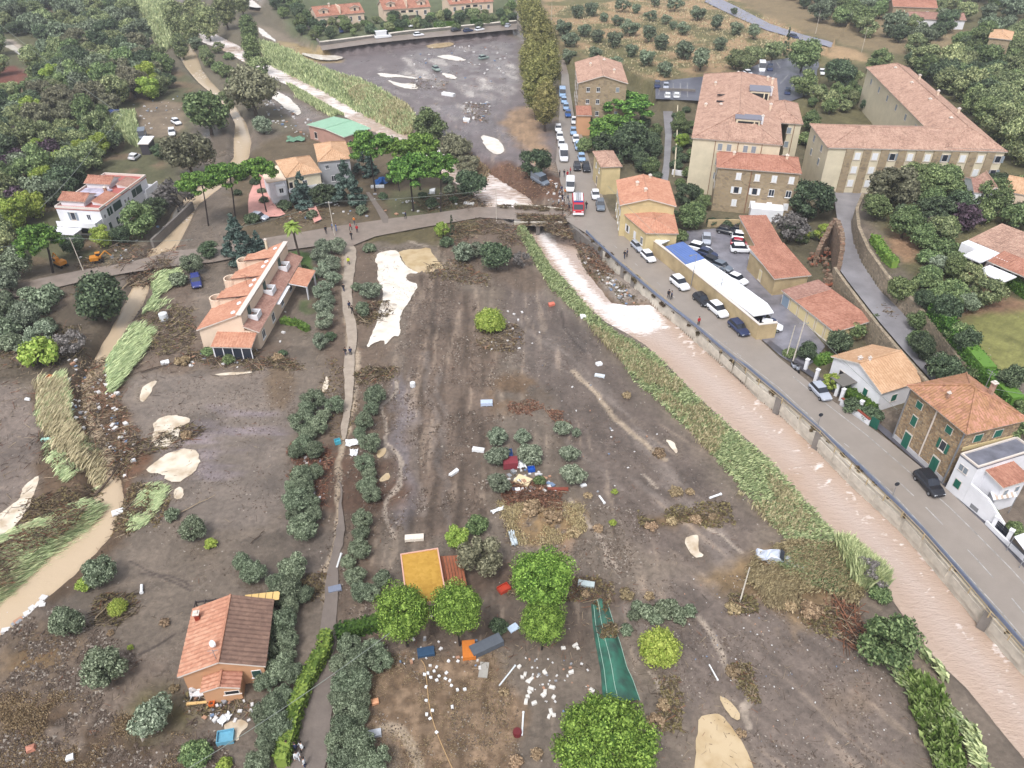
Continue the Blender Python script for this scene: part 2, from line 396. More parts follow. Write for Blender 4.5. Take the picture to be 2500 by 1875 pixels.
 area([(1000,120),(1250,85),(1268,200),(1240,220),(1100,215),(980,160)], C(150,144,148), 0.3, 0.08, 2, mask=sstep(0.44,0.6,n1_))
 for a_, b_ in ((.57, C(156,148,150)), (.69, C(206,200,200))): area([(800,135),(1250,85),(1268,200),(1200,300),(1100,300),(960,215),(800,170)], b_, .2, .02, 2, mask=sstep(a_,a_+.07,fbm((X*.9+Y*.4), (-X*.4+Y*.9)*.4, 5, 5, 401)))  # pale streaks paint the silvery wet sheen into the ground colour
 area([(1230,270),(1300,260),(1372,300),(1358,430),(1300,400),(1270,360),(1235,320)], C(172,146,122), 0.7, 0.06, 2, mask=sstep(0.3,0.6,n2_+0.1))
 area([(640,60),(780,125),(760,160),(690,120),(610,60)], C(150,138,124), 0.6, 0.05, 2)
 area([(670,90),(800,135),(850,150),(760,155),(690,130)], C(186,164,120), 0.4, 0.02, 1.5)
 area([(1160,378),(1270,405),(1370,425),(1392,470),(1370,500),(1290,470),(1200,420)], C(116,88,74), 0.8, 0.15, 1.5)
 area([(640,200),(800,270),(860,320),(760,330),(700,290),(640,240)], C(138,126,122), 0.5, 0.04, 1.5)
 # left field, wet silt with its bluish sheen painted into the colour
 area([(290,925),(700,878),(730,960),(700,1100),(715,1290),(470,1280),(330,1210),(296,1050),(268,980)], C(135,125,119), 0.3, 0.015, 1.5)
 area([(430,1010),(700,980),(700,1110),(460,1190),(360,1180)], C(146,136,142), 0.24, 0.02, 1.5, mask=sstep(0.4,0.62,fbm(X*0.45,Y*2.2,4,4,12)))
 area([(-80,930),(60,960),(100,1040),(90,1180),(20,1300),(-100,1400)], C(136,124,118), 0.3, 0.02, 1.5)
 area([(640,880),(700,870),(740,940),(690,1000),(660,960)], C(122,106,90), 0.3, 0.01, 1)
 # strip of vegetation/rubble along the left stream
 area([(80,930),(190,850),(280,760),(310,800),(300,900),(320,1010),(380,1200),(300,1360),(120,1500),(-60,1640),(-60,1300),(60,1250),(110,1100)], C(104,86,70), 0.8, 0.14, 1.5)
 area([(230,930),(270,910),(310,1010),(350,1130),(330,1200),(290,1100)], C(124,92,72), 0.6, 0.08, 1)
 area([(-100,700),(260,640),(300,760),(230,900),(80,950),(-100,930)], C(100,90,78), 0.8, 0.12, 2)
 area([(-100,700),(0,695),(100,672),(180,690),(180,740),(100,760),(-60,790)], C(138,124,112), 0.5, 0.06, 1.5)
 # left middle: rubble around the row house
 area([(330,720),(420,650),(470,640),(470,860),(700,830),(720,880),(420,905),(290,930),(300,800)], C(122,108,98), 0.7, 0.12, 1.5)
 area([(655,615),(765,608),(770,660),(740,705),(690,690),(668,650)], C(84,112,58), 0.95, 0.05, 0.7)
 area([(745,725),(790,722),(790,760),(750,768)], C(98,112,76), 0.95, 0.05, 0.7)
 # central ploughed strip with long furrows
 furr = np.sin((X*0.985+Y*0.02)*2.2+(fbm(X,Y,9,3,44)-0.5)*5)
 fa = sstep(0.0,0.9,furr)*sstep(0.25,0.55,fbm(X*2.5,Y*0.35,3,3,45))
 plough = [(990,700),(1010,660),(1100,655),(1180,780),(1215,900),(1200,1100),(1160,1300),(965,1320),(975,1100),(985,900)]
 area(plough, C(122,107,97), 0.55, 0.14, 1.5)
 area(plough, C(96,83,74), 0.6, 0.16, 1.5, mask=fa)
 s_ = sstep(-1, 1.5, sdf_box(X, Y, WP(plough), 4)); Z[...] = Z+s_*furr*0.07
 area([(925,1000),(985,880),(1000,1100),(985,1290),(930,1270)], C(134,126,130), 0.22, 0.02, 1)
 # big right field: smooth dark silt
 area([(1195,640),(1330,715),(1440,820),(1570,965),(1700,1130),(1860,1340),(1720,1400),(1500,1310),(1400,1120),(1330,960),(1240,840)], C(116,105,100), 0.36, 0.012, 2)
 flow = fbm((X*0.82+Y*0.57)*0.9, (-X*0.57+Y*0.82)*0.16, 2.2, 4, 61)
 area([(1195,640),(1330,715),(1440,820),(1570,965),(1700,1130),(1860,1340),(1920,1420),(2300,1700),(2420,1875),(1600,1900),(1450,1450),(1330,960)], C(146,136,132), 0.3, 0.02, 2, mask=sstep(0.56,0.74,flow)*0.8)
 # straw and weeds
 area([(1215,1225),(1300,1210),(1430,1235),(1440,1290),(1350,1330),(1260,1330)], C(160,136,104), 0.95, 0.1, 1, mask=sstep(0.3,0.6,n3_+0.12))
 area([(1180,930),(1300,900),(1350,980),(1270,1000),(1190,1010)], C(124,104,86), 0.9, 0.14, 1.5, mask=sstep(0.3,0.6,n1_))
 area([(1560,1270),(1760,1255),(1770,1290),(1600,1300)], C(118,98,74), 0.9, 0.18, 1)
 area([(1370,1310),(1410,1300),(1410,1400),(1380,1390)], C(168,142,122), 0.7, 0.04, 1)
 # right-bottom gravelly flow
 area([(1560,1420),(1800,1380),(2000,1500),(2160,1640),(2420,1900),(1740,1900),(1650,1660)], C(126,115,110), 0.55, 0.03, 2)
 area([(1830,1470),(1960,1440),(2060,1540),(2010,1600),(1930,1560)], C(172,150,128), 0.8, 0.05, 1.5, mask=sstep(0.42,0.6,n1_))
 area([(1990,1660),(2160,1680),(2300,1850),(2010,1800)], C(150,132,116), 0.7, 0.04, 2, mask=sstep(0.45,0.62,n2_))
 area([(1700,1380),(1960,1330),(2060,1440),(2080,1560),(1900,1480),(1780,1470)], C(140,120,94), 0.95, 0.14, 1.5)
 # bottom centre rough brown meadow
 area([(900,1600),(1000,1580),(1235,1590),(1240,1690),(1275,1880),(1300,1980),(1000,1980),(905,1800)], C(158,136,116), 0.95, 0.07, 1.2)
 area([(900,1600),(1000,1580),(1235,1590),(1240,1690),(1275,1880),(1300,1980),(1000,1980),(905,1800)], C(130,110,92), 0.95, 0.08, 1.2, mask=sstep(0.42,0.6,n3_))
 area([(920,1480),(1100,1500),(1400,1480),(1440,1560),(1400,1620),(1230,1590),(950,1600),(900,1540)], C(104,91,82), 0.6, 0.06, 1.5)
 # bottom left: clods
 area([(-200,1560),(60,1480),(130,1470),(330,1620),(480,1750),(570,1900),(-200,1990)], C(126,113,104), 0.7, 0.22, 1.5)
 area([(-200,1700),(150,1700),(330,1760),(500,1800),(580,1900),(-200,1990)], C(98,82,68), 0.9, 0.24, 2, mask=sstep(0.42,0.58,n1_))
 area([(0,1600),(120,1540),(220,1570),(120,1640),(0,1680)], C(130,108,80), 0.9, 0.16, 2)
 area([(330,1690),(450,1700),(480,1760),(380,1790),(320,1760)], C(106,100,70), 0.9, 0.2, 2)
 # earth between path and olives
 area([(760,590),(960,600),(960,1000),(900,1540),(830,1540),(800,1300),(800,900)], C(118,103,92), 0.7, 0.12, 1.5)
 area([(730,1100),(850,1080),(980,1180),(960,1240),(800,1260),(740,1200)], C(108,86,74), 0.8, 0.16, 1.5)
 area([(700,1180),(790,1260),(800,1420),(740,1460),(690,1300)], C(126,116,110), 0.55, 0.12, 1.5)
 area([(1140,520),(1270,560),(1340,700),(1290,720),(1180,670),(1080,640),(1060,560)], C(116,102,92), 0.7, 0.12, 1.5)
 area([(870,560),(1160,520),(1180,560),(1100,590),(900,600)], C(108,100,74), 0.9, 0.14, 1.2)
 area([(1100,1370),(1290,1370),(1500,1440),(1500,1500),(1290,1480),(1100,1440)], C(104,88,78), 0.8, 0.16, 1.5)
 area([(1390,500),(1440,560),(1500,660),(1590,760),(1640,800),(1560,790),(1470,700),(1390,600)], C(150,132,114), 0.9, 0.1, 1, z=-1.2)
 area([(-60,190),(0,160),(70,170),(60,210),(20,228),(-60,240)], C(132,84,74), 0.9, 0.1, 1.5)
 area([(330,250),(430,240),(460,300),(400,340),(330,320)], C(146,132,116), 0.8, 0.06, 1.5)
 area([(0,95),(30,95),(80,135),(70,140),(20,110)], C(200,190,180), 0.8, 0.04, 0.8)
 # rivulets of pale silt
 silt = C(196,180,162); pale = C(190,178,168)
 for pts, w in [([(853,1000),(842,1070),(828,1095),(818,1134),(834,1170),(826,1225),(828,1260),(822,1300),(803,1370),(785,1400),(795,1440),(806,1483)],0.55),
       ([(822,1300),(816,1380),(808,1460),(806,1530),(790,1620),(770,1720),(752,1800),(735,1880)],.5),([(850,610),(848,660),(842,720),(850,760),(862,800),(860,850),(856,900),(853,1000)],1.3),
       ([(970,930),(968,960),(925,990),(935,1030),(945,1080),(938,1120)],0.35),([(960,1100),(975,1150),(965,1190),(935,1220),(935,1260),(960,1310)],0.4),
       ([(950,1080),(965,1110),(980,1140)],0.25),([(1390,1220),(1430,1270),(1470,1310),(1490,1350),(1510,1400)],0.4),([(1490,1350),(1480,1390)],0.3),
       ([(1400,905),(1440,950),(1500,1010),(1560,1080),(1620,1120)],0.6),([(1700,1500),(1740,1560),(1790,1640),(1830,1700),(1810,1740),(1830,1780)],0.35),
       ([(1590,1640),(1610,1670),(1610,1700)],0.3),([(930,1770),(980,1790),(1000,1830),(1020,1900)],0.7),([(1000,590),(1040,600)],0.4),
       ([(1700,1280),(1760,1310),(1800,1350)],0.3),([(1570,1160),(1600,1190)],0.3)]:
  line(pts, silt if w > 0.5 else pale, w, 0.3, 0.02, dz=-0.04, amt=.92)
 for pts in [[(1000,900),(1005,1000),(1012,1100),(1016,1250)],[(1075,900),(1078,1040),(1080,1180),(1085,1270)],[(1040,860),(1050,960),(1056,1100)]]:
  line(pts, C(144,134,130), 0.7, 0.3, 0.05, dz=-0.03, amt=.45, warp=.6)
 # fine dark crack in the silt, and footprints tracks
 line([(1370,760),(1375,800),(1400,835),(1430,860)], C(84,74,70), 0.25, 0.4, 0.02, warp=0.1)
 line([(320,1370),(370,1400),(430,1410),(470,1430)], C(96,86,82), 0.16, 0.4, 0.02, warp=0.1)
 line([(340,1400),(400,1410),(470,1440)], C(96,86,82), 0.16, 0.4, 0.02, warp=0.1)
 line([(340,1600),(380,1580),(425,1550)], C(90,80,76), 0.2, 0.4, 0.02, warp=0.05)
 # river beds
 area(list(zip(*[iter([0]*0)]*2)) or [(1262,470),(1285,548),(1350,650),(1450,762),(1596,861),(1800,1055),(2021,1280),(2252,1559),(2500,1844),(2900,2300),(3000,2300),(2500,1651),(2196,1296),(1908,1017),(1656,798),(1470,640),(1345,540)], C(120,98,80), 0.7, 0.1, 0.8, z=-2.4)
 for q in PUD: area(q[1], C(140,127,114), .16, .01, 1.3, warp=.3, z=0, sm=1, amt=.8)
 area([(1400,590),(1440,610),(1490,648),(1560,706),(1600,742),(1540,745),(1490,738),(1460,700),(1425,655)], C(160,150,144), .8, .14, .8, z=-2.2)
 # multi-scale mottling that belongs to the soil
 aw = fbm(X, Y, 30, 2, 301)*.8
 ua, va = X*.80+Y*.60, -X*.60+Y*.80
 right = sstep(0, 14, X-(10-Y*.02))
 st_r = fbm(ua*1.5+wx*.3, va*.14, 1.4, 4, 303); st_c = fbm(X*1.7+wx*.25, Y*.13, 1.3, 4, 304)
 strk = st_c*(1-right)+st_r*right; lf = sstep(-16, -24, X); strk = strk*(1-lf)+lf*(.5+.6*(fbm(X*.3+Y*.1, Y*1.3-X*.4, 2.4, 4, 307)-.5))
 open_ = sstep(300, 200, Y)
 wetp = sstep(.50, .68, fbm(X, Y*.8, 9, 4, 305))
 mot = (0.74+0.52*fbm(X, Y, 2.4, 5, 21))*(1+open_*(strk-.5)*.6)
 rough *= 1-.6*wetp*(rough < .65)
 dk = sstep(.58, .74, fbm(X, Y, 6, 5, 306))
 mot = mot*(1-.22*dk*open_)
 pl = sstep(.66, .74, strk)*open_*.35*(rough < .6)
 for k, q in enumerate(C(176,160,146)[:3]): col[..., k] = col[..., k]*(1-pl)+q*pl
 mot2 = 0.86+0.28*fbm(X, Y, 22, 3, 22)
 dist = Y
 mot3 = np.where(dist < 260, 0.86+0.28*vn(X*3.1, Y*3.1, 9), 1.0)
 for k, q in enumerate((.865, .83, .775)): col[..., k] *= mot*mot2*mot3*q
 # relief detail
 Z += clod*(fbm(X, Y, 1.1, 3, 71)-0.5)*2.4*np.where(dist < 300, 1, 0.4)
 V = np.stack([X, Y, Z], -1).reshape(-1, 3)
 idx = np.arange(n0*n1).reshape(n0, n1)
 F = np.stack([idx[:-1, :-1], idx[:-1, 1:], idx[1:, 1:], idx[1:, :-1]], -1).reshape(-1, 4)
 # material
 m = bpy.data.materials.new('soil'); m.use_nodes = True; nt = m.node_tree; b = nt.nodes['Principled BSDF']
 at = nt.nodes.new('ShaderNodeAttribute'); at.attribute_name = 'soil_colour'
 ar = nt.nodes.new('ShaderNodeAttribute'); ar.attribute_name = 'soil_rough'
 tc = nt.nodes.new('ShaderNodeTexCoord')
 n = nt.nodes.new('ShaderNodeTexNoise'); n.inputs['Scale'].default_value = 1.6; n.inputs['Detail'].default_value = 9; n.inputs['Roughness'].default_value = 0.72
 nt.links.new(tc.outputs['Object'], n.inputs['Vector'])
 r = nt.nodes.new('ShaderNodeMapRange'); r.inputs['From Min'].default_value = 0.3; r.inputs['From Max'].default_value = 0.7; r.inputs['To Min'].default_value = 0.72; r.inputs['To Max'].default_value = 1.28
 nt.links.new(n.outputs['Fac'], r.inputs[0])
 mx = nt.nodes.new('ShaderNodeVectorMath'); mx.operation = 'SCALE'; nt.links.new(at.outputs['Color'], mx.inputs[0]); nt.links.new(r.outputs[0], mx.inputs['Scale'])
 # small stones and scraps
 vo = nt.nodes.new('ShaderNodeTexVoronoi'); vo.inputs['Scale'].default_value = 1.5; nt.links.new(tc.outputs['Object'], vo.inputs['Vector'])
 st = nt.nodes.new('ShaderNodeMath'); st.operation = 'LESS_THAN'; st.inputs[1].default_value = 0.13; nt.links.new(vo.outputs['Distance'], st.inputs[0])
 gt = nt.nodes.new('ShaderNodeSeparateColor'); nt.links.new(vo.outputs['Color'], gt.inputs[0])
 g2 = nt.nodes.new('ShaderNodeMath'); g2.operation = 'GREATER_THAN'; g2.inputs[1].default_value = 0.90; nt.links.new(gt.outputs[0], g2.inputs[0])
 g3 = nt.nodes.new('ShaderNodeMath'); g3.operation = 'MULTIPLY'; nt.links.new(st.outputs[0], g3.inputs[0]); nt.links.new(g2.outputs[0], g3.inputs[1])
 sc = nt.nodes.new('ShaderNodeMix'); sc.data_type = 'RGBA'; sc.inputs[7].default_value = C(178,168,160)
 nt.links.new(g3.outputs[0], sc.inputs[0]); nt.links.new(mx.outputs[0], sc.inputs[6])
 nt.links.new(sc.outputs[2], b.inputs['Base Color'])
 nr = nt.nodes.new('ShaderNodeMath'); nr.operation = 'MULTIPLY_ADD'; nr.inputs[1].default_value = 0.35
 nt.links.new(n.outputs['Fac'], nr.inputs[0]); nt.links.new(ar.outputs['Fac'], nr.inputs[2])
 nt.links.new(nr.outputs[0], b.inputs['Roughness'])
 b.inputs['Specular IOR Level'].default_value = 0.4
 bp = nt.nodes.new('ShaderNodeBump'); bp.inputs['Distance'].default_value = 0.16; bp.inputs['Strength'].default_value = 0.8
 nt.links.new(n.outputs['Fac'], bp.inputs['Height']); nt.links.new(bp.outputs[0], b.inputs['Normal'])
 me = mesh_np('ground', V, F, m, smooth=True)
 ca = me.attributes.new('soil_colour', 'FLOAT_COLOR', 'POINT')
 cc = np.ones((n0*n1, 4), np.float32); cc[:, :3] = col.reshape(-1, 3); ca.data.foreach_set('color', cc.ravel())
 ra = me.attributes.new('soil_rough', 'FLOAT', 'POINT'); ra.data.foreach_set('value', (rough-0.12).ravel().astype(np.float32))
 g = link('ground', me); tag(g, kind='structure')
build_ground()
# ---------------------------------------------------------------- flat sheets: water, roads
def tri_sheet(name, poly, z, m, step=None, ragged=0.0, zf=None, seed=0, kind='structure', densify=1.0):
 """a filled outline; ragged: noise on its edge in metres"""
 p = np.asarray(poly, float)
 if densify:
  q = []
  for i in range(len(p)):
   a = p[i]; b = p[(i+1) % len(p)]; n = max(1, int(np.hypot(*(b-a))/densify))
   for k in range(n): q.append(a+(b-a)*k/n)
  p = np.array(q)
 if ragged:
  p = p+np.stack([(fbm(p[:, 0], p[:, 1], 1.8, 4, 100+seed)-0.5), (fbm(p[:, 0], p[:, 1], 1.8, 4, 200+seed)-0.5)], -1)*2*ragged
 bm = bmesh.new()
 vs = [bm.verts.new((x, y, (zf(x, y) if zf else z))) for x, y in p]
 es = [bm.edges.new((vs[i], vs[(i+1) % len(vs)])) for i in range(len(vs))]
 bmesh.ops.triangle_fill(bm, use_beauty=True, use_dissolve=False, edges=es)
 for f in bm.faces:
  if f.normal.z < 0: f.normal_flip()
 me = bpy.data.meshes.new(name); bm.to_mesh(me); bm.free(); me.materials.append(m)
 o = link(name, me)
 if kind: tag(o, kind=kind)
 return o
def water_mat(name, base, rough=0.08, foam=0.0, bump=0.02, bs=2.0, spec=0.5, foamcol=None, streak=None, mur=None):
 m = bpy.data.materials.new(name); m.use_nodes = True; nt = m.node_tree; b = nt.nodes['Principled BSDF']
 b.inputs['Roughness'].default_value = rough; b.inputs['Specular IOR Level'].default_value = spec; b.inputs['Base Color'].default_value = base
 tc = nt.nodes.new('ShaderNodeTexCoord'); mp = nt.nodes.new('ShaderNodeMapping')
 if streak: mp.inputs['Rotation'].default_value = (0, 0, streak[0]); mp.inputs['Scale'].default_value = (streak[1], streak[2], 1)
 nt.links.new(tc.outputs['Object'], mp.inputs[0])
 n = nt.nodes.new('ShaderNodeTexNoise'); n.inputs['Scale'].default_value = bs; n.inputs['Detail'].default_value = 7; n.inputs['Roughness'].default_value = 0.65
 nt.links.new(mp.outputs[0], n.inputs['Vector'])
 bp = nt.nodes.new('ShaderNodeBump'); bp.inputs['Distance'].default_value = bump; nt.links.new(n.outputs['Fac'], bp.inputs['Height']); nt.links.new(bp.outputs[0], b.inputs['Normal'])
 if mur:
  n3 = nt.nodes.new('ShaderNodeTexNoise'); n3.inputs['Scale'].default_value = .5; n3.inputs['Detail'].default_value = 6; nt.links.new(tc.outputs['Object'], n3.inputs['Vector'])
  r3 = nt.nodes.new('ShaderNodeMapRange'); r3.inputs['From Min'].default_value = .42; r3.inputs['From Max'].default_value = .72; nt.links.new(n3.outputs['Fac'], r3.inputs[0])
  x3 = nt.nodes.new('ShaderNodeMix'); x3.data_type = 'RGBA'; x3.inputs[6].default_value = base; x3.inputs[7].default_value = mur; nt.links.new(r3.outputs[0], x3.inputs[0]); nt.links.new(x3.outputs[2], b.inputs['Base Color'])
 if foam:
  at = nt.nodes.new('ShaderNodeAttribute'); at.attribute_name = 'foam'
  ad = nt.nodes.new('ShaderNodeMath'); ad.operation = 'ADD'; nt.links.new(at.outputs['Fac'], ad.inputs[0]); nt.links.new(n.outputs['Fac'], ad.inputs[1])
  rp = nt.nodes.new('ShaderNodeMapRange'); rp.inputs['From Min'].default_value = 0.66; rp.inputs['From Max'].default_value = 0.95
  nt.links.new(ad.outputs[0], rp.inputs[0])
  mx = nt.nodes.new('ShaderNodeMix'); mx.data_type = 'RGBA'; mx.inputs[6].default_value = base; mx.inputs[7].default_value = foamcol or C(250,244,244,0.8)
  ae = nt.nodes.new('ShaderNodeAttribute'); ae.attribute_name = 'margin'; xe = nt.nodes.new('ShaderNodeMix'); xe.data_type = 'RGBA'; xe.inputs[6].default_value = base; xe.inputs[7].default_value = C(194,166,144); nt.links.new(ae.outputs['Fac'], xe.inputs[0]); nt.links.new(xe.outputs[2], mx.inputs[6])
  nt.links.new(rp.outputs[0], mx.inputs[0]); nt.links.new(mx.outputs[2], b.inputs['Base Color'])
  r2 = nt.nodes.new('ShaderNodeMapRange'); r2.inputs['To Min'].default_value = rough; r2.inputs['To Max'].default_value = 0.7; nt.links.new(rp.outputs[0], r2.inputs[0]); nt.links.new(r2.outputs[0], b.inputs['Roughness'])
 return m
def water_grid(name, poly, z, m, res, foamf, relief, label_kind='structure'):
 x0, y0 = poly.min(0); x1, y1 = poly.max(0)
 xs = np.arange(x0, x1+res, res); ys = np.arange(y0, min(y1, 560)+res, res)
 X, Y = np.meshgrid(xs, ys)
 s = sdf_box(X, Y, poly, 3)
 fo = foamf(X, Y)
 Z = z+relief*(fbm(X, Y, 1.3, 3, 300)-0.5)*(0.35+1.1*fo)
 keep = s > -1.6; Z = Z-np.clip(-s-.1, 0, 2)*.9
 idx = -np.ones(X.shape, int); idx[keep] = np.arange(keep.sum())
 q = np.stack([idx[:-1, :-1], idx[:-1, 1:], idx[1:, 1:], idx[1:, :-1]], -1).reshape(-1, 4); q = q[(q >= 0).all(1)]
 V = np.stack([X[keep], Y[keep], Z[keep]], -1)
 me = mesh_np(name, V, q, m, smooth=True)
 a = me.attributes.new('foam', 'FLOAT', 'POINT'); a.data.foreach_set('value', fo[keep].astype(np.float32))
 mg = (0 if name == 'stream' else .8)*np.clip(sstep(4.5, .3, s)*.7+sstep(.5,.75,fbm(X*.7,Y*.7,4,4,55))*.4, 0, 1); e_ = me.attributes.new('margin', 'FLOAT', 'POINT'); e_.data.foreach_set('value', mg[keep].astype(np.float32))
 return tag(link(name, me), kind='structure')
rapid = WP([(1270,480),(1300,560),(1360,650),(1450,755),(1520,812),(1575,818),(1622,795),(1600,745),(1540,735),(1480,740),(1440,700),(1400,650),(1355,590),(1330,545)], Z_RIV)
def foam_low(X, Y):
 s = sdf_box(X, Y, rapid, 8)
 f = 0.42*sstep(-2.0, 1.5, s)
 dw_ = dist_line(X, Y, wWF); f = f+0.30*sstep(5.5, 1.5, dw_)*sstep(.60,.72,fbm(X, Y, .7, 3, 8))+.1*sstep(.6,.72,fbm(X,Y,1.8,4,88))
 return f-0.02
river_mud = C(206,187,177)
wm_low = water_mat('muddy_river_water', river_mud, 0.2, foam=1, bump=0.2, bs=1.9, streak=(math.radians(40), 0.55, 1.5))
water_grid('river', low_river, Z_RIV, wm_low, 0.55, foam_low, 0.22)
wm_up = water_mat('upper_river_water', C(198,178,168), 0.2, foam=1, bump=0.12, bs=0.9, streak=(math.radians(-35), 0.5, 1.6))
water_grid('upper_river', up_river, Z_UP, wm_up, 1.1, lambda X, Y: 0.12+0.24*sstep(0.3,0.7,fbm(X,Y,9,3,5))+0.06*sstep(220,170,Y), 0.2)
wm_st = water_mat('stream_water', C(206,184,156), 0.12, foam=1, bump=0.05, bs=1.2)
water_grid('stream', stream, Z_ST, wm_st, 0.7, lambda X, Y: 0.26*sstep(0.45,0.7,fbm(X,Y,7,3,15))*sstep(90,130,Y)-0.12, 0.06)
pud = water_mat('puddle_water', C(240,228,210), 0.04, bump=0.006, bs=1.2, spec=0.6, mur=C(190,168,140))  # cream base colour paints in the reflection of the bright sky
pud_w = water_mat('bright_puddle_water', C(250,242,232), 0.05, bump=0.006, bs=1.2, spec=0.8, mur=C(226,212,196))  # near-white base, sky reflection put into the colour here too
pud_o = water_mat('ochre_puddle_water', C(212,190,156), 0.05, bump=0.006, bs=1.2, spec=0.5, mur=C(186,160,120))
for i, (m_, pts, rg) in enumerate(PUD):
 m_ = {'w': pud_w, 'o': pud_o, 'p': pud}[m_]; rg = rg*1.5
 c = np.mean(pts, 0); g = G(c[0], c[1])
 zz = g.z
 w = smooth_poly(WP(pts, zz), 1)
 zz = float(np.max(H(w[:, 0], w[:, 1])))*0.5+float(np.mean(H(w[:, 0], w[:, 1])))*0.5+0.055
 tri_sheet('puddle', w, zz, m_, ragged=rg, seed=i, densify=0.3 if c[1] > 500 else 1.0)
# ---- roads (sheets a little above the ground)
asph = mat('wet_asphalt_with_silt', C(158,148,140), 0.42, noise=0.10, nscale=0.35, bump=0.01, bscale=9, spec=0.5, detail=8)
asph_d = mat('dark_wet_asphalt', C(92,90,98), 0.35, noise=0.3, nscale=0.3, bump=0.008, bscale=12, spec=0.5, detail=8)
asph_m = mat('muddy_asphalt', C(150,136,126), 0.4, noise=0.22, nscale=0.6, bump=0.02, bscale=5, spec=0.5, detail=8)
asph_l = mat('lane_asphalt', C(150,147,152), 0.4, noise=0.30, nscale=0.22, bump=0.008, bscale=12, spec=0.5, detail=9)
gravel_m = mat('pale_gravel_track', C(178,164,150), 0.6, noise=0.2, nscale=0.9, bump=0.03, bscale=4, spec=0.3, detail=8)
track_m = mat('worn_track', C(128,117,110), 0.5, noise=0.18, nscale=0.7, bump=0.03, bscale=4, spec=0.4, detail=8)
rail_px = [(1372,560),(1400,545),(1431,570),(1453,592),(1510,646),(1602,725),(1687,792),(1738,836),(1795,884),(1825,903),(1892,960),(1993,1049),(2100,1147),(2173,1220),(2253,1302),(2338,1398),(2430,1505),(2500,1587),(2620,1730),(2900,2040)]
road_r = [(1900,871),(1990,945),(2034,979),(2116,1036),(2167,1074),(2300,1182),(2401,1277),(2500,1384),(2620,1520),(2900,1830)]
main_road = [(1371,180),(1369,221),(1365,285),(1357,395),(1374,470),(1372,512)]+[(1385,540)]+[p for p in rail_px[2:]]+road_r[::-1]+[(1845,818),(1643,662),(1535,565),(1492,528),(1462,455),(1440,395),(1425,340),(1402,285),(1392,221),(1388,180)]
zr = 0.27
def sheet_px(name, pts, m, z, dens=3.0, ragged=0.0, sm=0):
 w = WP(pts, z)
 if sm: w = smooth_poly(w, sm)
 return tri_sheet(name, w, z, m, ragged=ragged, densify=dens)
# lift of ground noise is up to .18, the carriageway sits on a low embankment
sheet_px('road', main_road, asph, zr)
sheet_px('road_shoulder', [(1870,838),(1960,905),(2050,968),(2116,1022),(2167,1068),(2300,1180),(2401,1277),(2500,1386),(2620,1522),(2640,1500),(2520,1370),(2420,1270),(2320,1172),(2180,1060),(2050,955),(1960,890),(1880,830)], asph_d, zr+0.004)
north_road = [(1371,183),(1388,183),(1368,100),(1340,30),(1310,-40),(1280,-40),(1310,30),(1345,100)]
sheet_px('north_road', north_road, asph_m, zr-0.004)
west_road = [(1372,545),(1300,538),(1170,531),(1027,556),(916,577),(860,600),(777,600),(704,610),(600,625),(520,640),(420,650),(316,665),(221,682),(95,712),(0,735),(-120,760),(-120,720),(0,705),(95,680),(221,655),(316,640),(420,612),(520,604),(600,590),(641,582),(740,566),(821,552),(948,534),(1060,520),(1138,509),(1170,505),(1300,506),(1372,508)]
sheet_px('west_road', west_road, asph_m, 0.262)
sheet_px('track', [(842,596),(868,596),(870,640),(858,700),(862,760),(872,800),(866,870),(862,960),(856,1000),(848,1060),(840,1075),(832,1068),(838,1000),(842,960),(840,900),(842,870),(850,810),(838,760),(834,700),(842,640)], gravel_m, 0.19, ragged=.25, sm=1, dens=1)
sheet_px('lower_track', [(830,1150),(836,1230),(838,1290),(830,1370),(826,1440),(822,1500),(820,1546),(818,1640),(812,1740),(796,1880),(780,1960),(680,1960),(696,1880),(720,1800),(745,1700),(768,1600),(780,1546),(790,1480),(796,1420),(810,1360),(822,1290),(828,1230)], track_m, 0.19, ragged=.45, sm=1, dens=1)
lane = np.array(list(WP(cr_left, CR_Z))+list(WP(cr_right, CR_Z)[::-1]))
tri_sheet('upper_lane', lane, CR_Z+0.30, asph_l, densify=3)
yard = [(1720,560),(1742,558),(1845,558),(1852,640),(1895,650),(1905,700),(1925,740),(2015,845),(1990,880),(1960,902),(1905,868),(1850,820),(1700,640),(1600,585),(1600,570)]
sheet_px('car_yard', yard, mat('wet_yard_asphalt', C(138,136,146), 0.25, noise=0.4, nscale=0.28, bump=0.01, bscale=10, spec=0.6, detail=9), 0.25)
tri_sheet('hill_car_park', WP([(1600,242),(1693,246),(1900,262),(1925,250),(1990,225),(2030,205),(2025,150),(1940,140),(1870,150),(1790,182),(1690,190),(1600,200)], 3.1), 3.2, mat('hill_park_asphalt', C(98,98,112), 0.35, noise=0.3, nscale=0.3, bump=0.01, bscale=12, spec=0.6, detail=9), densify=3)
tri_sheet('far_road', WP([(1738,-12),(1800,17),(1879,58),(1958,84),(2021,100),(2126,138),(2230,180),(2226,190),(2120,152),(2015,112),(1950,96),(1872,74),(1790,38),(1720,4)], 3.2), 3.25, mat('far_road_asphalt', C(150,150,168), 0.4, noise=0.12, nscale=0.2, spec=0.5), densify=4)
tri_sheet('villas_street', WP([(783,113),(900,95),(1000,84),(1120,72),(1262,58),(1262,72),(1120,86),(1000,97),(900,108),(786,124)], 2.3), 2.42, asph_m, densify=4)
sheet_px('garden_lane', [(1618,262),(1642,262),(1642,300),(1634,420),(1630,445),(1612,445),(1620,400),(1624,330)], asph_l, 0.25)
tri_sheet('garden_path', WP([(893,470),(902,470),(925,500),(948,530),(948,545),(935,545),(920,515)], 0.2), 0.28, track_m, densify=1)
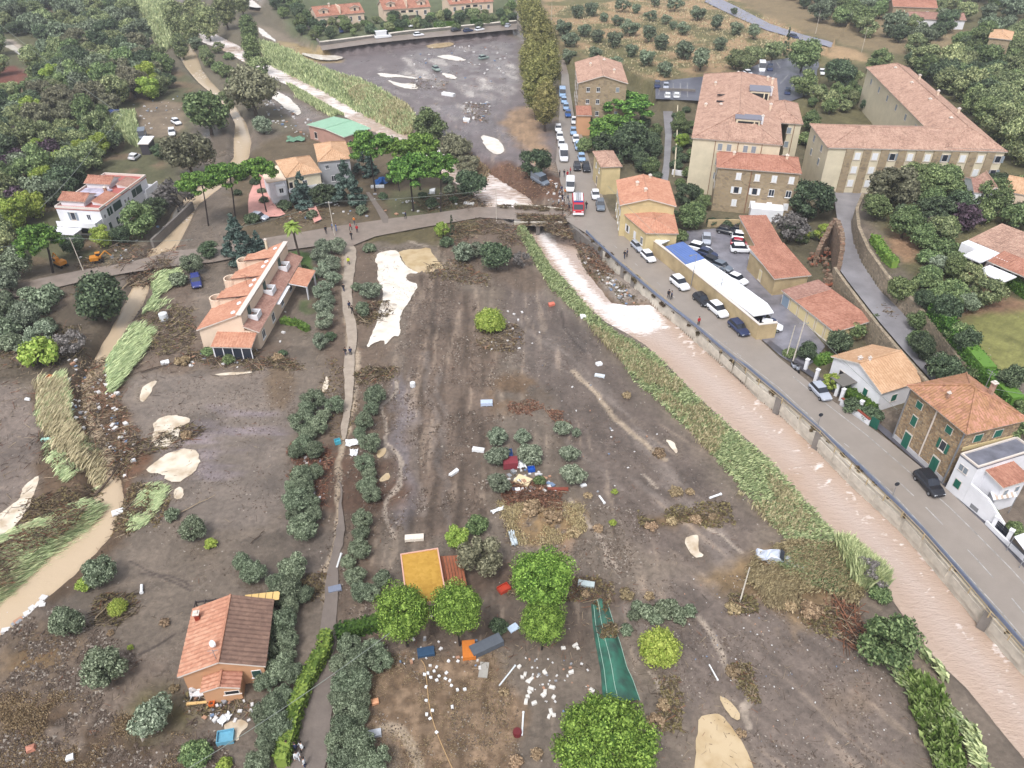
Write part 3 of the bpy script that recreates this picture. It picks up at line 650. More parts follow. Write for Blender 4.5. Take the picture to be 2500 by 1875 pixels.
# painted markings
white = mat('road_paint', C(190,188,186), 0.5, noise=0.5, nscale=1.2)
def stripe(name, pts, w, z, dash=None, parent=None, m=None):
 P = [Vector((*G0(a, b, z), z)) for a, b in pts]
 V = []; F = []
 def seg(a, b):
  d = (b-a).normalized(); n = Vector((-d.y, d.x, 0))*w/2; k = len(V)
  V.extend([a-n, b-n, b+n, a+n]); F.append((k, k+1, k+2, k+3))
 for i in range(len(P)-1):
  a, b = P[i], P[i+1]; L = (b-a).length
  if not dash: seg(a, b)
  else:
   s = 0.0
   while s < L:
    e = min(s+dash[0], L); seg(a+(b-a)*s/L, a+(b-a)*e/L); s += dash[0]+dash[1]
 o = link(name, mesh(name, V, F, m or white)); tag(o, kind='structure'); return o
zp = zr+0.010
stripe('edge_line', [(1936,919),(2010,980),(2116,1062),(2236,1166),(2320,1240),(2381,1300),(2470,1390),(2560,1490)], .13, zp)
stripe('centre_line', [(2190,1172),(2260,1238),(2380,1360),(2470,1460),(2560,1570)], .13, zp, dash=(3, 4))
stripe('centre_line', [(1500,600),(1640,720),(1800,862),(1960,1000),(2120,1130)], .12, zp, dash=(1.0, 7))
stripe('rail_edge_line', [(1700,790),(1900,945),(2180,1205),(2450,1500),(2560,1630)], .12, zp)
stripe('lane_edge_line', [(2090,520),(2090,600),(2110,640),(2160,706),(2220,775),(2290,860),(2330,915)], .12, CR_Z+.31)
for a in [(1612,206,1608,232),(1628,205,1626,233),(1644,204,1643,234),(1661,203,1661,236),(1678,202,1679,237),(1850,186,1862,172),(1880,196,1895,178),(1905,204,1925,182),(1932,214,1950,188),(1840,196,1905,206),(1895,150,1905,166),(1870,240,1880,222),(1890,246,1902,226)]:
 stripe('bay_line', [(a[0], a[1]), (a[2], a[3])], .12, 3.21)
for a in [(1738,650,1760,640),(1762,668,1785,656),(1856,640,1838,650),(1872,655,1852,668)]:
 stripe('yard_bay_line', [(a[0], a[1]), (a[2], a[3])], .1, 0.262)
stripe('far_road_edge_line', [(1790,32),(1872,68),(1950,90),(2015,106),(2120,146)], .25, 3.27)
stripe('far_road_centre_line', [(1745,4),(1800,27),(1875,64),(1955,88),(2018,104)], .15, 3.27, dash=(3, 5))
# ---------------------------------------------------------------- plants
def leaf_mat(name, dark, light, rough=0.6, var=0.25):
 m = bpy.data.materials.new(name); m.use_nodes = True; nt = m.node_tree; b = nt.nodes['Principled BSDF']
 b.inputs['Roughness'].default_value = rough; b.inputs['Specular IOR Level'].default_value = 0.2
 ge = nt.nodes.new('ShaderNodeNewGeometry'); oi = nt.nodes.new('ShaderNodeObjectInfo')
 r = nt.nodes.new('ShaderNodeValToRGB'); r.color_ramp.elements[0].color = dark; r.color_ramp.elements[1].color = light
 r.color_ramp.elements[0].position = 0.22; r.color_ramp.elements[1].position = 0.95
 nt.links.new(ge.outputs['Random Per Island'], r.inputs[0])
 mr = nt.nodes.new('ShaderNodeMapRange'); mr.inputs['To Min'].default_value = 1-var; mr.inputs['To Max'].default_value = 1+var
 nt.links.new(oi.outputs['Random'], mr.inputs[0])
 hsv = nt.nodes.new('ShaderNodeHueSaturation')
 mh = nt.nodes.new('ShaderNodeMapRange'); mh.inputs['To Min'].default_value = 0.485; mh.inputs['To Max'].default_value = 0.515
 ml = nt.nodes.new('ShaderNodeMath'); ml.operation = 'FRACT'; m7 = nt.nodes.new('ShaderNodeMath'); m7.operation = 'MULTIPLY'; m7.inputs[1].default_value = 7.13
 nt.links.new(oi.outputs['Random'], m7.inputs[0]); nt.links.new(m7.outputs[0], ml.inputs[0]); nt.links.new(ml.outputs[0], mh.inputs[0])
 nt.links.new(mh.outputs[0], hsv.inputs['Hue'])
 nt.links.new(r.outputs[0], hsv.inputs['Color']); nt.links.new(mr.outputs[0], hsv.inputs['Value'])
 nt.links.new(hsv.outputs[0], b.inputs['Base Color'])
 tr = nt.nodes.new('ShaderNodeBsdfTranslucent'); nt.links.new(hsv.outputs[0], tr.inputs['Color'])
 mx = nt.nodes.new('ShaderNodeMixShader'); mx.inputs[0].default_value = 0.14
 nt.links.new(b.outputs[0], mx.inputs[1]); nt.links.new(tr.outputs[0], mx.inputs[2])
 nt.links.new(mx.outputs[0], nt.nodes['Material Output'].inputs['Surface'])
 return m
LM = {
 'olive': leaf_mat('olive_leaves', C(80,92,74,1.05), C(158,168,146,1.12)),
 'olive_dark': leaf_mat('dark_olive_leaves', C(70,82,62,1.05), C(146,158,132,1.12)),
 'pine': leaf_mat('pine_needles', C(66,92,32,1.0), C(150,176,84,1.1), var=.1),
 'pine_far': leaf_mat('deep_pine_needles', C(54,86,38,1.05), C(124,156,76,1.15), var=.12),
 'green': leaf_mat('green_leaves', C(68,86,54,1.05), C(142,158,108,1.1)),
 'dark': leaf_mat('dark_leaves', C(48,62,46,1.05), C(108,124,94,1.1)),
 'lime': leaf_mat('lime_leaves', C(118,140,58,1.0), C(172,186,96,1.0), var=.12),
 'plane': leaf_mat('autumn_plane_leaves', C(92,94,52,1.0), C(164,158,104,1.05), var=.12),
 'brown': leaf_mat('brownish_leaves', C(92,92,74,1.0), C(144,142,116,1.0)),
 'wild': leaf_mat('wild_leaves', C(76,90,60,1.1), C(162,170,124,1.15), var=.3),
 'cedar': leaf_mat('blue_cedar_needles', C(48,66,60,.95), C(116,136,126,.95)),
 'purple': leaf_mat('purple_leaves', C(66,52,60,.8), C(112,92,108,.8)),
 'grey': leaf_mat('grey_twigs', C(104,100,98,.8), C(150,144,142,.8)),
 'weed': leaf_mat('straw_weeds', C(128,110,86,1.05), C(178,158,128,1.05)),
 'reed': leaf_mat('green_reeds', C(116,130,94,1.45), C(178,184,142,1.55), var=.05),
 'reed_dry': leaf_mat('dry_reeds', C(134,128,98,1.25), C(186,176,144,1.3), var=.05),
 'hedge': leaf_mat('hedge_leaves', C(50,78,34,.85), C(100,134,58,.85)),
 'ivy': leaf_mat('bright_hedge_leaves', C(72,98,42,1), C(124,148,70,1)),
}
bark = mat('bark', C(92,80,72), 0.9, noise=.3, nscale=3)
bark_dark = mat('dark_wet_bark', C(60,52,50), 0.8, noise=.3, nscale=3)
def quads(P, N, S, asp=0.6, rng=RNG, lift=0.0):
 """leaf shaped faces at P facing N with half-length S"""
 n = len(P); N = N/np.linalg.norm(N, axis=1, keepdims=True)
 R = rng.normal(size=(n, 3)); T = np.cross(N, R); T /= np.linalg.norm(T, axis=1, keepdims=True)+1e-9
 B = np.cross(N, T); S = np.asarray(S).reshape(-1, 1)
 V = np.stack([P+T*S, P+B*S*asp+N*S*0.25, P-T*S, P-B*S*asp+N*S*0.25], 1).reshape(-1, 3)
 F = np.arange(4*n).reshape(n, 4)
 return V, F
def crown_mesh(name, m, shape='round', n=2400, leaf=0.085, lobes=18, seed=0, flat=0.8, gap=0.0):
 rng = np.random.default_rng(seed+1000)
 L = []; ax_ = rng.uniform(.72, 1.18, 3)
 k = 0
 while len(L) < lobes and k < 4000:
  k += 1
  d = rng.normal(size=3); d /= np.linalg.norm(d)
  if shape == 'umbrella':
   r = math.sqrt(rng.random())*0.78; a = rng.random()*2*PI
   top = flat*(1-0.75*r*r)
   c = np.array([r*math.cos(a), r*math.sin(a), top-0.55*rng.random()**1.3]); rl = 0.10+0.15*rng.random()**1.3
  elif shape == 'tall':
   c = np.array([d[0]*0.5, d[1]*0.5, flat*(0.95+d[2]*0.75)]); rl = (0.30+0.18*rng.random())
   taper = 1-0.35*max(0, (c[2]/flat-1)); c[0] *= taper; c[1] *= taper
  elif shape == 'cone':
   h = rng.random()**1.3; a = rng.random()*2*PI; rr = (1-h)*0.8+0.02
   c = np.array([rr*math.cos(a), rr*math.sin(a), h*flat*2]); rl = 0.10+0.18*(1-h)
  elif shape == 'shrub':
   c = np.array([d[0]*0.62, d[1]*0.62, 0.25*flat+abs(d[2])*flat*0.8]); rl = 0.26+0.16*rng.random()
  else:
   c = np.array([d[0]*0.66*ax_[0], d[1]*0.66*ax_[1], flat*(0.80+0.66*d[2]*ax_[2])]); rl = (0.17+0.30*rng.random()**1.5)
  if any(np.linalg.norm(c-q[0]) < 0.42*(rl+q[1]) for q in L) and k < 3500: continue
  L.append((c, rl))
 w = np.array([q[1]**2 for q in L]); w /= w.sum()
 which = rng.choice(len(L), size=n, p=w)
 cen = np.array([q[0] for q in L])[which]; rad = np.array([q[1] for q in L])[which]
 D = rng.normal(size=(n, 3)); D[:, 2] = np.where(rng.random(n) < 0.72, abs(D[:, 2]), D[:, 2]); D /= np.linalg.norm(D, axis=1, keepdims=True)
 rr = rad*(0.55+0.5*rng.random(n)**0.6)
 sq = np.array([1, 1, 0.62 if shape == 'umbrella' else (0.5 if shape == 'cone' else 0.9)])
 P = cen+D*rr[:, None]*sq
 bump = 1+0.10*(rng.random(n)-0.5)
 P = P*bump[:, None]
 N = D+rng.normal(size=(n, 3))*0.55
 V, F = quads(P, N, leaf*(0.6+0.8*rng.random(n)), 0.62, rng)
 # inner mass of each lobe so the crown is not hollow
 Vs = [V]; Fs = [F]; base = len(V)
 tet = np.array([(1, 0, 0), (0, 1, 0), (-1, 0, 0), (0, -1, 0), (0, 0, 1), (0, 0, -1)], float)
 tf = np.array([(0,1,4,4),(1,2,4,4),(2,3,4,4),(3,0,4,4),(1,0,5,5),(2,1,5,5),(3,2,5,5),(0,3,5,5)])
 core = []
 for c, rl in L:
  core.append(c+tet*rl*(0.72-gap)*sq)
 CV = np.concatenate(core); CF = np.concatenate([tf[:, :3]+6*i for i in range(len(L))])
 me = bpy.data.meshes.new(name)
 allV = np.concatenate([V, CV]); me.vertices.add(len(allV)); me.vertices.foreach_set('co', allV.astype(np.float32).ravel())
 li = np.concatenate([F.ravel(), (CF+base).ravel()]).astype(np.int32); me.loops.add(len(li)); me.loops.foreach_set('vertex_index', li)
 st = np.concatenate([np.arange(len(F))*4, len(F)*4+np.arange(len(CF))*3]).astype(np.int32)
 me.polygons.add(len(st)); me.polygons.foreach_set('loop_start', st)
 me.materials.append(m); me.update(calc_edges=True); me.validate()
 return me
def trunk_mesh(name, h, r, top, m=bark, seed=0, limbs=5, lean=0.1, spread=0.5):
 rnd = random.Random(seed); b = MB()
 p = Vector((0, 0, -0.15)); q = Vector((lean*rnd.uniform(-1, 1)*h, lean*rnd.uniform(-1, 1)*h, h*0.55)); t = Vector((q.x*1.5, q.y*1.5, h))
 b.tube(p, q, r, r*0.75, 7); b.tube(q, t, r*0.75, r*0.55, 7)
 for i in range(limbs):
  a = 2*PI*i/limbs+rnd.random(); e = t+Vector((math.cos(a)*spread*top, math.sin(a)*spread*top, top*rnd.uniform(0.35, 0.7)))
  b.tube(t-(t-q)*rnd.random()*0.3, e, r*0.38, r*0.10, 5, caps=False)
 return mesh(name, b.V, b.F, m)
SPEC = {}
def species(key, m, shape, n, leaf, lobes, flat, trunk_h, trunk_r, variants=3, gap=0.0, bm=bark, spread=.5, limbs=5):
 """flat: crown half-height ratio; trunk_h: bare stem in crown radii; all in crown radii"""
 SPEC[key] = dict(crowns=[crown_mesh('crown', m, shape, n, leaf, lobes, seed=hash(key) % 97 if False else sum(map(ord, key))+7*v, flat=flat, gap=gap) for v in range(variants)],
      trunks=[trunk_mesh('trunk', trunk_h, trunk_r, flat*(.3 if shape == 'umbrella' else 1.2), bm, seed=v, spread=spread, limbs=limbs) for v in range(variants)], th=trunk_h, flat=flat, shape=shape)
species('olive', LM['olive'], 'round', 5200, .058, 26, .80, .35, .10)
species('olive_dark', LM['olive_dark'], 'round', 6000, .05, 30, .82, .30, .09, variants=4)
species('olive_far', LM['olive_dark'], 'round', 2600, .075, 18, .85, .25, .08)
species('green', LM['green'], 'round', 5000, .055, 26, .85, .35, .08)
species('wild', LM['wild'], 'round', 4200, .055, 24, .85, .3, .08, variants=4)
species('dark', LM['dark'], 'round', 5000, .055, 26, .8, .3, .08)
species('lime', LM['lime'], 'round', 4000, .058, 18, .85, .3, .08, variants=2)
species('plane', LM['plane'], 'tall', 10000, .042, 40, 1.5, .5, .10)
species('brown', LM['brown'], 'round', 4600, .06, 26, .95, .5, .09)
species('poplar', LM['green'], 'tall', 5200, .06, 28, 1.5, .4, .09, variants=2)
species('willow', LM['wild'], 'tall', 4500, .06, 26, 1.2, .4, .08, variants=2)
species('pine', LM['pine'], 'round', 16000, .028, 70, .92, .35, .07, variants=5, bm=bark_dark)
species('pine_big', LM['pine'], 'umbrella', 24000, .024, 100, .9, .4, .07, variants=1, bm=bark_dark, spread=.55, limbs=7)
species('pine_far', LM['pine_far'], 'umbrella', 8000, .046, 60, .78, 1.5, .055, variants=3, bm=bark_dark, spread=.5, limbs=7)
species('cedar', LM['cedar'], 'cone', 6500, .06, 46, 1.15, .15, .07, variants=2)
species('cypress', LM['dark'], 'cone', 900, .2, 26, 3.2, .1, .12, variants=1)
species('purple', LM['purple'], 'round', 1500, .09, 18, .8, .3, .06, variants=2, gap=.15)
species('grey', LM['grey'], 'round', 1500, .07, 18, .85, .3, .06, variants=2, gap=.3)
species('bush', LM['green'], 'shrub', 2600, .07, 16, .75, .12, .05)
species('bush_dark', LM['dark'], 'shrub', 2600, .07, 14, .75, .12, .05)
species('bush_lime', LM['lime'], 'shrub', 1300, .10, 14, .8, .12, .05, variants=2)
species('bush_olive', LM['olive_dark'], 'shrub', 1500, .10, 14, .75, .12, .05)
species('round_bush', LM['lime'], 'shrub', 5000, .045, 34, .95, .12, .05, variants=1)
species('snag', leaf_mat('snagged_debris', C(70,60,48,1), C(116,100,76,1)), 'shrub', 600, .14, 8, .8, .05, .03, variants=2)
species('weed', LM['weed'], 'shrub', 700, .12, 10, .45, .08, .03, variants=2, gap=.2)
PLACED = []
SCAT = []
def tree(kind, px, py, wpx, label, cat='tree', group=None, name=None, hgt=None, sq=1.0, rz=None, dz=0.0):
 s = SPEC[kind]; r0 = wpx/2*mpp(px, py, 2.0)
 R = r0
 zc = R*(s['th']+s['flat']*(0.9 if s['shape'] not in ('umbrella', 'cone', 'shrub') else (0.75 if s['shape'] != 'shrub' else 0.6)))*sq
 if hgt: zc = hgt-R*s['flat']*.45
 for _ in range(3):
  g = G(px, py, zc)
  R = wpx/2*((g.y*cP+(CAM_H-g.z)*sP)/FPX)
  zc = hgt-R*s['flat']*.45 if hgt else R*(s['th']+s['flat']*(0.9 if s['shape'] not in ('umbrella', 'cone', 'shrub') else (0.75 if s['shape'] != 'shrub' else 0.6)))*sq
 v = RNG.integers(len(s['crowns'])); z = hz(g.x, g.y)
 o = empty(name or kind_name(kind), (g.x, g.y, z+dz), float(RNG.random()*2*PI) if rz is None else rz, label, cat, group)
 c = link('crown', s['crowns'][v], o); c.scale = (R, R, R*sq); t = link('trunk', s['trunks'][v], o)
 if hgt: cz = zc-R*s['flat']*.7; c.location = (0, 0, cz); t.scale = (R*.7, R*.7, (cz+R*s['flat']*.2)/(s['th']+(0 if s['shape'] == 'umbrella' else s['flat']*.6)))
 else: c.location = (0, 0, s['th']*0.75*R*sq); t.scale = (R, R, R*sq)
 PLACED.append((g.x, g.y, R)); return o
def kind_name(k):
 return {'olive':'olive_tree','olive_dark':'olive_tree','olive_far':'olive_tree','green':'leafy_tree','wild':'wild_tree','dark':'evergreen_tree','lime':'lemon_tree','plane':'plane_tree','brown':'oak_tree','poplar':'poplar_tree','willow':'willow_tree','pine':'pine_tree','pine_big':'pine_tree','pine_far':'pine_tree','cedar':'cedar_tree','cypress':'cypress_tree','purple':'purple_shrub','grey':'bare_shrub','bush':'shrub','bush_dark':'shrub','bush_lime':'shrub','bush_olive':'shrub','round_bush':'shrub','weed':'weed_clump','snag':'debris_clump'}[k]
def row(kind, pts, label, group, cat='olive tree', sort=1, wf=1.08, **kw):
 """one olive row: pts (px,py,w) sorted from the near end; label has {} for the ordinal"""
 pts = sorted(pts, key=lambda p: -p[1]*sort)
 for i, p in enumerate(pts):
  k = p[3] if len(p) > 3 else kind
  tree(k, p[0], p[1], p[2]*wf, label.format(ordn(i)), cat, group, **kw)
# --- olives on both sides of the track
row('olive_dark', [(765,973,58),(815,985,50),(739,1026,62),(776,1036,52),(736,1084,54),(768,1096,50),(736,1160,66),(768,1148,46),(723,1220,66),(758,1222,50),(739,1284,72),(752,1060,46),(722,1100,44),(745,1190,52),(712,1185,42),(762,1254,46),(716,1256,44),(748,995,46),(790,1010,40)],
 'olive tree of the clump left of the track, {} from its near end', 'olive clump left of the track')
row('olive_dark', [(714,1378,74),(619,1392,62),(590,1370,50),(700,1440,82),(742,1448,52),(664,1462,50),(690,1512,72),(700,1560,62),(679,1625,72),(712,1640,56),(663,1722,70),(678,1766,76),(700,1700,46),(650,1812,60),(628,1862,62),(606,1400,44),(672,1420,56),(706,1478,54),(652,1500,56),(672,1540,52),(656,1590,56),(700,1600,48),(650,1660,60),(690,1690,50),(640,1740,58),(690,1800,46),(646,1780,50)],
 'olive tree between the orange-roofed house and the track, {} from the near end', 'olives beside the orange-roofed house')
row('olive_dark', [(913,963,56),(888,1026,50),(901,1078,56),(891,1128,50),(894,1182,48),(908,1206,46),(885,1264,56),(878,1337,56),(866,1403,52),(932,1410,50),(880,1440,56),(906,1446,44),(905,995,40),(878,1058,38),(902,1155,42),(880,1300,42),(850,1370,38)],
 'olive tree right of the track above the bright pines, {} from the near end', 'olives right of the track')
row('olive_dark', [(853,1572,66),(834,1616,60),(888,1603,78),(930,1612,58),(840,1666,66),(878,1664,72),(853,1724,76),(886,1710,46),(834,1771,70),(821,1812,62),(872,1808,84),(834,1856,78),(919,1850,74),(880,1872,60),(868,1640,54),(910,1585,56),(850,1640,50),(826,1700,50),(880,1745,54),(850,1785,54),(890,1835,54)],
 'olive tree in the thick row along the lower track, {} from the near end', 'thick olive row along the lower track')
row('olive', [(790,599,48),(822,596,46),(777,620,40),(806,640,50),(785,655,42),(812,675,42),(787,703,46),(800,730,34),(788,748,48),(790,778,48),(780,829,42)],
 'olive tree between the terraced houses and the gravel track, {} from the near end', 'olives beside the terraced houses')
row('olive', [(1216,1061,54),(1213,1109,58),(1276,1063,40),(1295,1106,62),(1374,1042,40),(1408,1054,26),(1390,1103,50),(1399,1153,64),(1219,1175,60)],
 'olive tree of the group in the silted field, {} from the near end', 'olive group in the silted field')
row('bush_olive', [(1580,1494,50),(1621,1486,56),(1659,1500,48),(1684,1490,38),(1529,1537,36),(1600,1510,40),(1556,1480,36),(1640,1476,36),(1547,1502,34)],
 'low grey-green olive bush beside the green netting, {} from the near end', 'olive bushes beside the netting', cat='bush')
for k, x, y, w, lab, c in [
 ('olive_dark',158,1514,96,'olive tree standing alone left of the small round bush','olive tree'),
 ('olive_dark',247,1628,122,'large olive tree in the rough field left of the orange-roofed house','olive tree'),
 ('olive',367,1745,112,'pale olive tree at the fence line below the orange-roofed house','olive tree'),
 ('olive_dark',240,1390,92,'olive tree leaning over the stream bank at the bend','olive tree'),
 ('bush_lime',206,1425,52,'yellow-green bush at the foot of the olive by the stream','bush'),
 ('round_bush',286,1481,52,'small round green bush in the mud beside driftwood','bush'),
 ('bush',478,1838,86,'yellow-green scrub at the bottom edge below the blue tub','bush'),
 ('bush_lime',548,1866,44,'bright green shrub beside the scrub at the bottom edge','bush'),
 ('olive_dark',468,1289,76,'olive tree at the near edge of the silted field','olive tree'),
 ('bush_olive',420,1256,44,'grey-green bush beside the olive at the silted field edge','bush'),
 ('bush_lime',515,1326,36,'yellowish weeds beside the fallen branch','bush'),
 ('olive',904,704,52,'half uprooted olive beside the pale puddle','olive tree'),
 ('olive_dark',885,752,44,'mud-caught olive below the half uprooted olive','olive tree'),
 ('bush_olive',901,605,36,'grey bush beside the top of the gravel track','bush'),
 ('bush_olive',870,700,30,'small olive shrub at the gravel track edge','bush'),
 ('round_bush',1195,780,84,'round lime-green bush alone in the mud field','bush'),
 ('dark',1211,617,92,'dark broad tree at the field head below the bridge','tree'),
 ('olive',1132,610,60,'silvery olive left of the dark broad tree','olive tree'),
 ('olive',1162,606,46,'smaller silvery olive touching the dark broad tree','olive tree'),
 ('grey',1274,628,52,'grey mud-coated shrub right of the dark broad tree','shrub'),
 ('lime',1081,556,44,'bright green tree beside the thin cypress','tree'),
 ('bush_dark',1090,590,40,'dark shrub below the bright green tree and cypress','shrub'),
 ('cypress',1103,556,16,'thin dark cypress beside the bridge road','cypress'),
 ('bush',1317,1172,34,'small green bush between the olives and the rubble','bush'),
 ('green',1163,1277,62,'dull green flattened tree above the lime tree','tree'),
 ('lime',1113,1307,72,'lime-green tree above the mustard roof corner','tree'),
 ('brown',1172,1350,112,'broad dull green tree right of the mustard roof','tree'),
 ('bush_dark',1217,1527,52,'dark shrub between the two right-hand bright pines','shrub'),
 ('round_bush',1611,1578,116,'rounded dull green tree right of the green netting','tree'),
 ('green',2173,1556,156,'large round green tree on the bank of the brown river','tree'),
 ('grey',2134,1396,84,'grey wispy tree above the large green riverbank tree','tree'),
 ('bush',2150,1450,60,'yellowish shrub between the wispy tree and the riverbank tree','shrub'),
 ('dark',240,719,152,'big dark evergreen tree beside the debris-blocked stream','tree'),
 ('bush_lime',95,861,108,'yellow-green tree among rubble on the left','tree'),
 ('grey',170,832,76,'grey bare tree right of the yellow-green tree','tree'),
 ('dark',508,606,52,'dark bushy tree left of the blue cedar','tree'),
 ('olive_dark',468,640,58,'olive left of the terraced houses, above the blue car','olive tree'),
 ('bush_olive',433,682,52,'grey-green bush beside the blue car','bush'),
 ('cedar',578,590,96,'blue-green cedar behind the terraced houses','cedar'),
 ('cedar',628,592,44,'small blue-green conifer beside the big cedar','conifer'),
 ('dark',174,592,62,'dark tree below the white house balcony','tree'),
 ('green',332,528,96,'green tree below the white house windows','tree'),
 ('lime',247,570,66,'yellow-green tree at the white house corner','tree'),
 ('dark',292,566,64,'dark tree between the yellow-green tree and the bank','tree'),
 ('dark',375,505,70,'dark tree at the far corner of the white house','tree'),
 ('pine_far',80,545,130,'yellow-green pine left of the white house','pine tree'),
 ('olive_dark',30,632,92,'dark olive beside the road at the left edge','olive tree'),
 ('grey',430,470,112,'large grey-brown tree right of the white house','tree'),
 ('brown',452,355,124,'brownish oak above the left umbrella pines','oak'),
 ('brown',612,200,128,'tall brownish tree beside the upper river','tree'),
 ('poplar',606,72,52,'tall green poplar, the upper of two by the river','poplar'),
 ('poplar',612,118,56,'tall green poplar, the lower of two by the river','poplar'),
 ('wild',636,158,58,'yellow-green tree in front of the two poplars','tree'),
 ('green',500,258,126,'spreading blue-green tree left of the stream','tree'),
 ('dark',390,365,46,'dark narrow tree beside the stacked cars','tree'),
 ('olive',640,300,50,'blue-green shrub tree beside the muddy lane','tree'),
 ('dark',1308,392,86,'dark green tree beside the broken river bank','tree'),
 ('green',1045,300,96,'green tree behind the river-side umbrella pines','tree'),
 ('brown',1110,350,80,'dull bushy tree on the bank right of the umbrella pines','tree'),
 ('brown',1140,395,60,'second dull tree on the bank nearest the rapids','tree'),
 ('dark',1150,440,90,'grey-leaved dark tree at the end of the pine grove','tree'),
 ('dark',790,470,66,'dark conifer in front of the pine villa','conifer'),
 ('cedar',845,455,90,'silvery blue cedar right of the villa','cedar'),
 ('cedar',890,300+95,62,'dark tall conifer behind the villa','conifer'),
 ('cedar',736,470,70,'blue conifer hiding the villa corner','conifer'),
 ('bush_dark',694,500,40,'round dark shrub beside the pink terrace','shrub'),
 ('wild',830,420,46,'yellow-green tree touching the villa wall','tree'),
 ('bush_dark',806,821,34,'bright dark-green shrub by the garden corner','shrub'),
 ('bush_dark',690,862,26,'small dark shrub in the driftwood by the houses','shrub'),
 ('lime',1972,768-198,24,'small lime-green tree beside the big lime tree','tree'),
 ('lime',2013,562,58,'tall lime-green tree by the ruined wall','tree'),
 ('grey',1936,548,92,'grey leafless tree above the orange garage roofs','tree'),
 ('dark',1985,480,118,'dark round tree beside the stone apartment block','tree'),
 ('green',1965,125,88,'tall green tree at the hill car park','tree'),
 ('green',1968,195,72,'lower green tree at the hill car park','tree'),
 ('dark',2053,172,82,'dark tree right of the white parked car on the hill','tree'),
 ('green',2148,142,62,'green tree left of the long building end','tree'),
 ('dark',2237,140,52,'dark tree above the long building','tree'),
 ('cypress',1920,112,20,'dark cypress by the hill car park','cypress'),
 ('green',2205,700,78,'dark green tree on the lane wall','tree'),
 ('green',2245,780,60,'green tree further down the lane wall','tree'),
 ('olive',2300,640,60,'pale green tree in the garden of the white villa','tree'),
 ('green',2340,650,70,'green tree beside the white villa terrace','tree'),
 ('wild',2300,560,90,'grey-green tree left of the white villa','tree'),
 ('purple',2365,520,90,'dark purple tree above the white villa','tree'),
 ('purple',2290,545,56,'smaller purple tree left of the white villa','tree'),
 ('brown',2190,440,120,'brown-green trees under the long building','tree'),
 ('olive_dark',2370,735,56,'olive tree at the top of the lawn','olive tree'),
 ('olive_dark',2310,745,50,'olive tree left of the lawn','olive tree'),
 ('lime',2030,930,56,'lemon-green tree in front of the white gable','tree'),
 ('bush',1930,862,40,'shrub with yellow flowers by the yard entrance','shrub'),
 ('dark',1972,855,60,'dark bush behind the yard entrance','bush'),
 ('dark',2050,830,72,'dark bush behind the orange gabled house','bush'),
 ('green',2090,800,60,'green bush at the end of the long garage','bush'),
 ('green',2130,785,46,'green bush against the lane wall','bush'),
 ('bush_dark',2085,990,60,'dark garden shrub in front of the white gabled house','shrub'),
 ('bush_dark',2130,1010,60,'dark garden shrub next to the stone house','shrub'),
 ('bush',2420,1255,46,'bright shrub behind the white garden wall','shrub'),
 ('bush',2480,1290,50,'shrub beside the white awning','shrub'),
 ('bush',2052,706,26,'shrub growing on the lane wall','shrub'),
 ('dark',1680,470,70,'dark hedge tree right of the yellow house','tree'),
 ('green',1690,520,76,'green tree beside the yellow house lower roof','tree'),
 ('dark',1640,530,50,'green bush between the yellow house and the yard','bush'),
 ('bush',1660,575,46,'bright green hedge bush beside the blue roof','bush'),
 ('green',1590,400,50,'yellow-green garden tree behind the yellow house','tree'),
 ('dark',1565,385,44,'dark garden tree beside the small square house','tree'),
 ('green',1660,300,50,'garden tree left of the large apartment house','tree'),
 ('lime',1665,340,46,'yellow-green garden tree left of the large apartment house','tree'),
 ('bush_dark',1665,385,40,'dark garden hedge below the yellow-green tree','bush'),
 ('green',1425,350,44,'ivy-covered garden bush along the street','bush'),
 ('dark',1540,335,110,'dark dense tree under the two big umbrella pines','tree'),('dark',1480,345,70,'dark tree left below the two big umbrella pines','tree'),('dark',1590,345,66,'dark tree right below the two big umbrella pines','tree'),
 ('dark',1500,390,50,'dark bush under the two big umbrella pines','bush'),
]:
 tree(k, x, y, w, lab, c)
# --- umbrella pines
for k, x, y, w, h, lab in [
 ('pine',985,1500,156,6.5,'bright green umbrella pine in front of the mustard roof, left one'),
 ('pine',1118,1490,152,7,'bright green umbrella pine at the right corner of the mustard roof'),
 ('pine',1322,1420,176,8,'bright green umbrella pine right of the shed, its crown long and uneven'),
 ('pine',1325,1520,130,5.5,'small bright pine crown joined below the uneven pine'),
 ('pine_big',1485,1796,292,9,'very large bright green umbrella pine at the bottom edge'),
 ('pine_far',478,432,92,12,'umbrella pine beside the stream, left of three'),
 ('pine_far',545,412,100,13,'umbrella pine beside the stream, middle of three'),
 ('pine_far',628,404,86,12,'umbrella pine beside the stream, right of three'),
 ('pine_far',902,338,104,14,'umbrella pine of the riverside grove, beside the green roof'),
 ('pine_far',965,350,60,12,'narrow umbrella pine in the middle of the riverside grove'),
 ('pine_far',1018,345,104,13,'umbrella pine of the riverside grove, farthest right at the back'),
 ('pine_far',1000,395,116,13,'largest umbrella pine of the riverside grove, in front'),
 ('pine_far',1068,392,90,13,'umbrella pine of the riverside grove beside the muddy tree'),
 ('pine_far',1530,226,150,12,'upper of the two big umbrella pines beside the street'),
 ('pine_far',1513,284,168,11,'lower of the two big umbrella pines beside the street'),
]:
 tree(k, x, y, w*(1.16 if k == 'pine_far' and y > 300 else 1), lab, 'pine tree', 'umbrella pines', hgt=h, sq=.62 if w in (150, 168) else 1)
for i, (x, y, w) in enumerate([(1333,250,76),(1311,206,92),(1340,155,78),(1296,150,74),(1320,104,100),(1301,52,78),(1290,12,74)]):
 tree('plane', x, y, w, 'yellowing plane tree in the street row, %s from the bridge' % ordn(i), 'plane tree', 'yellowing street trees', sq=1.0)
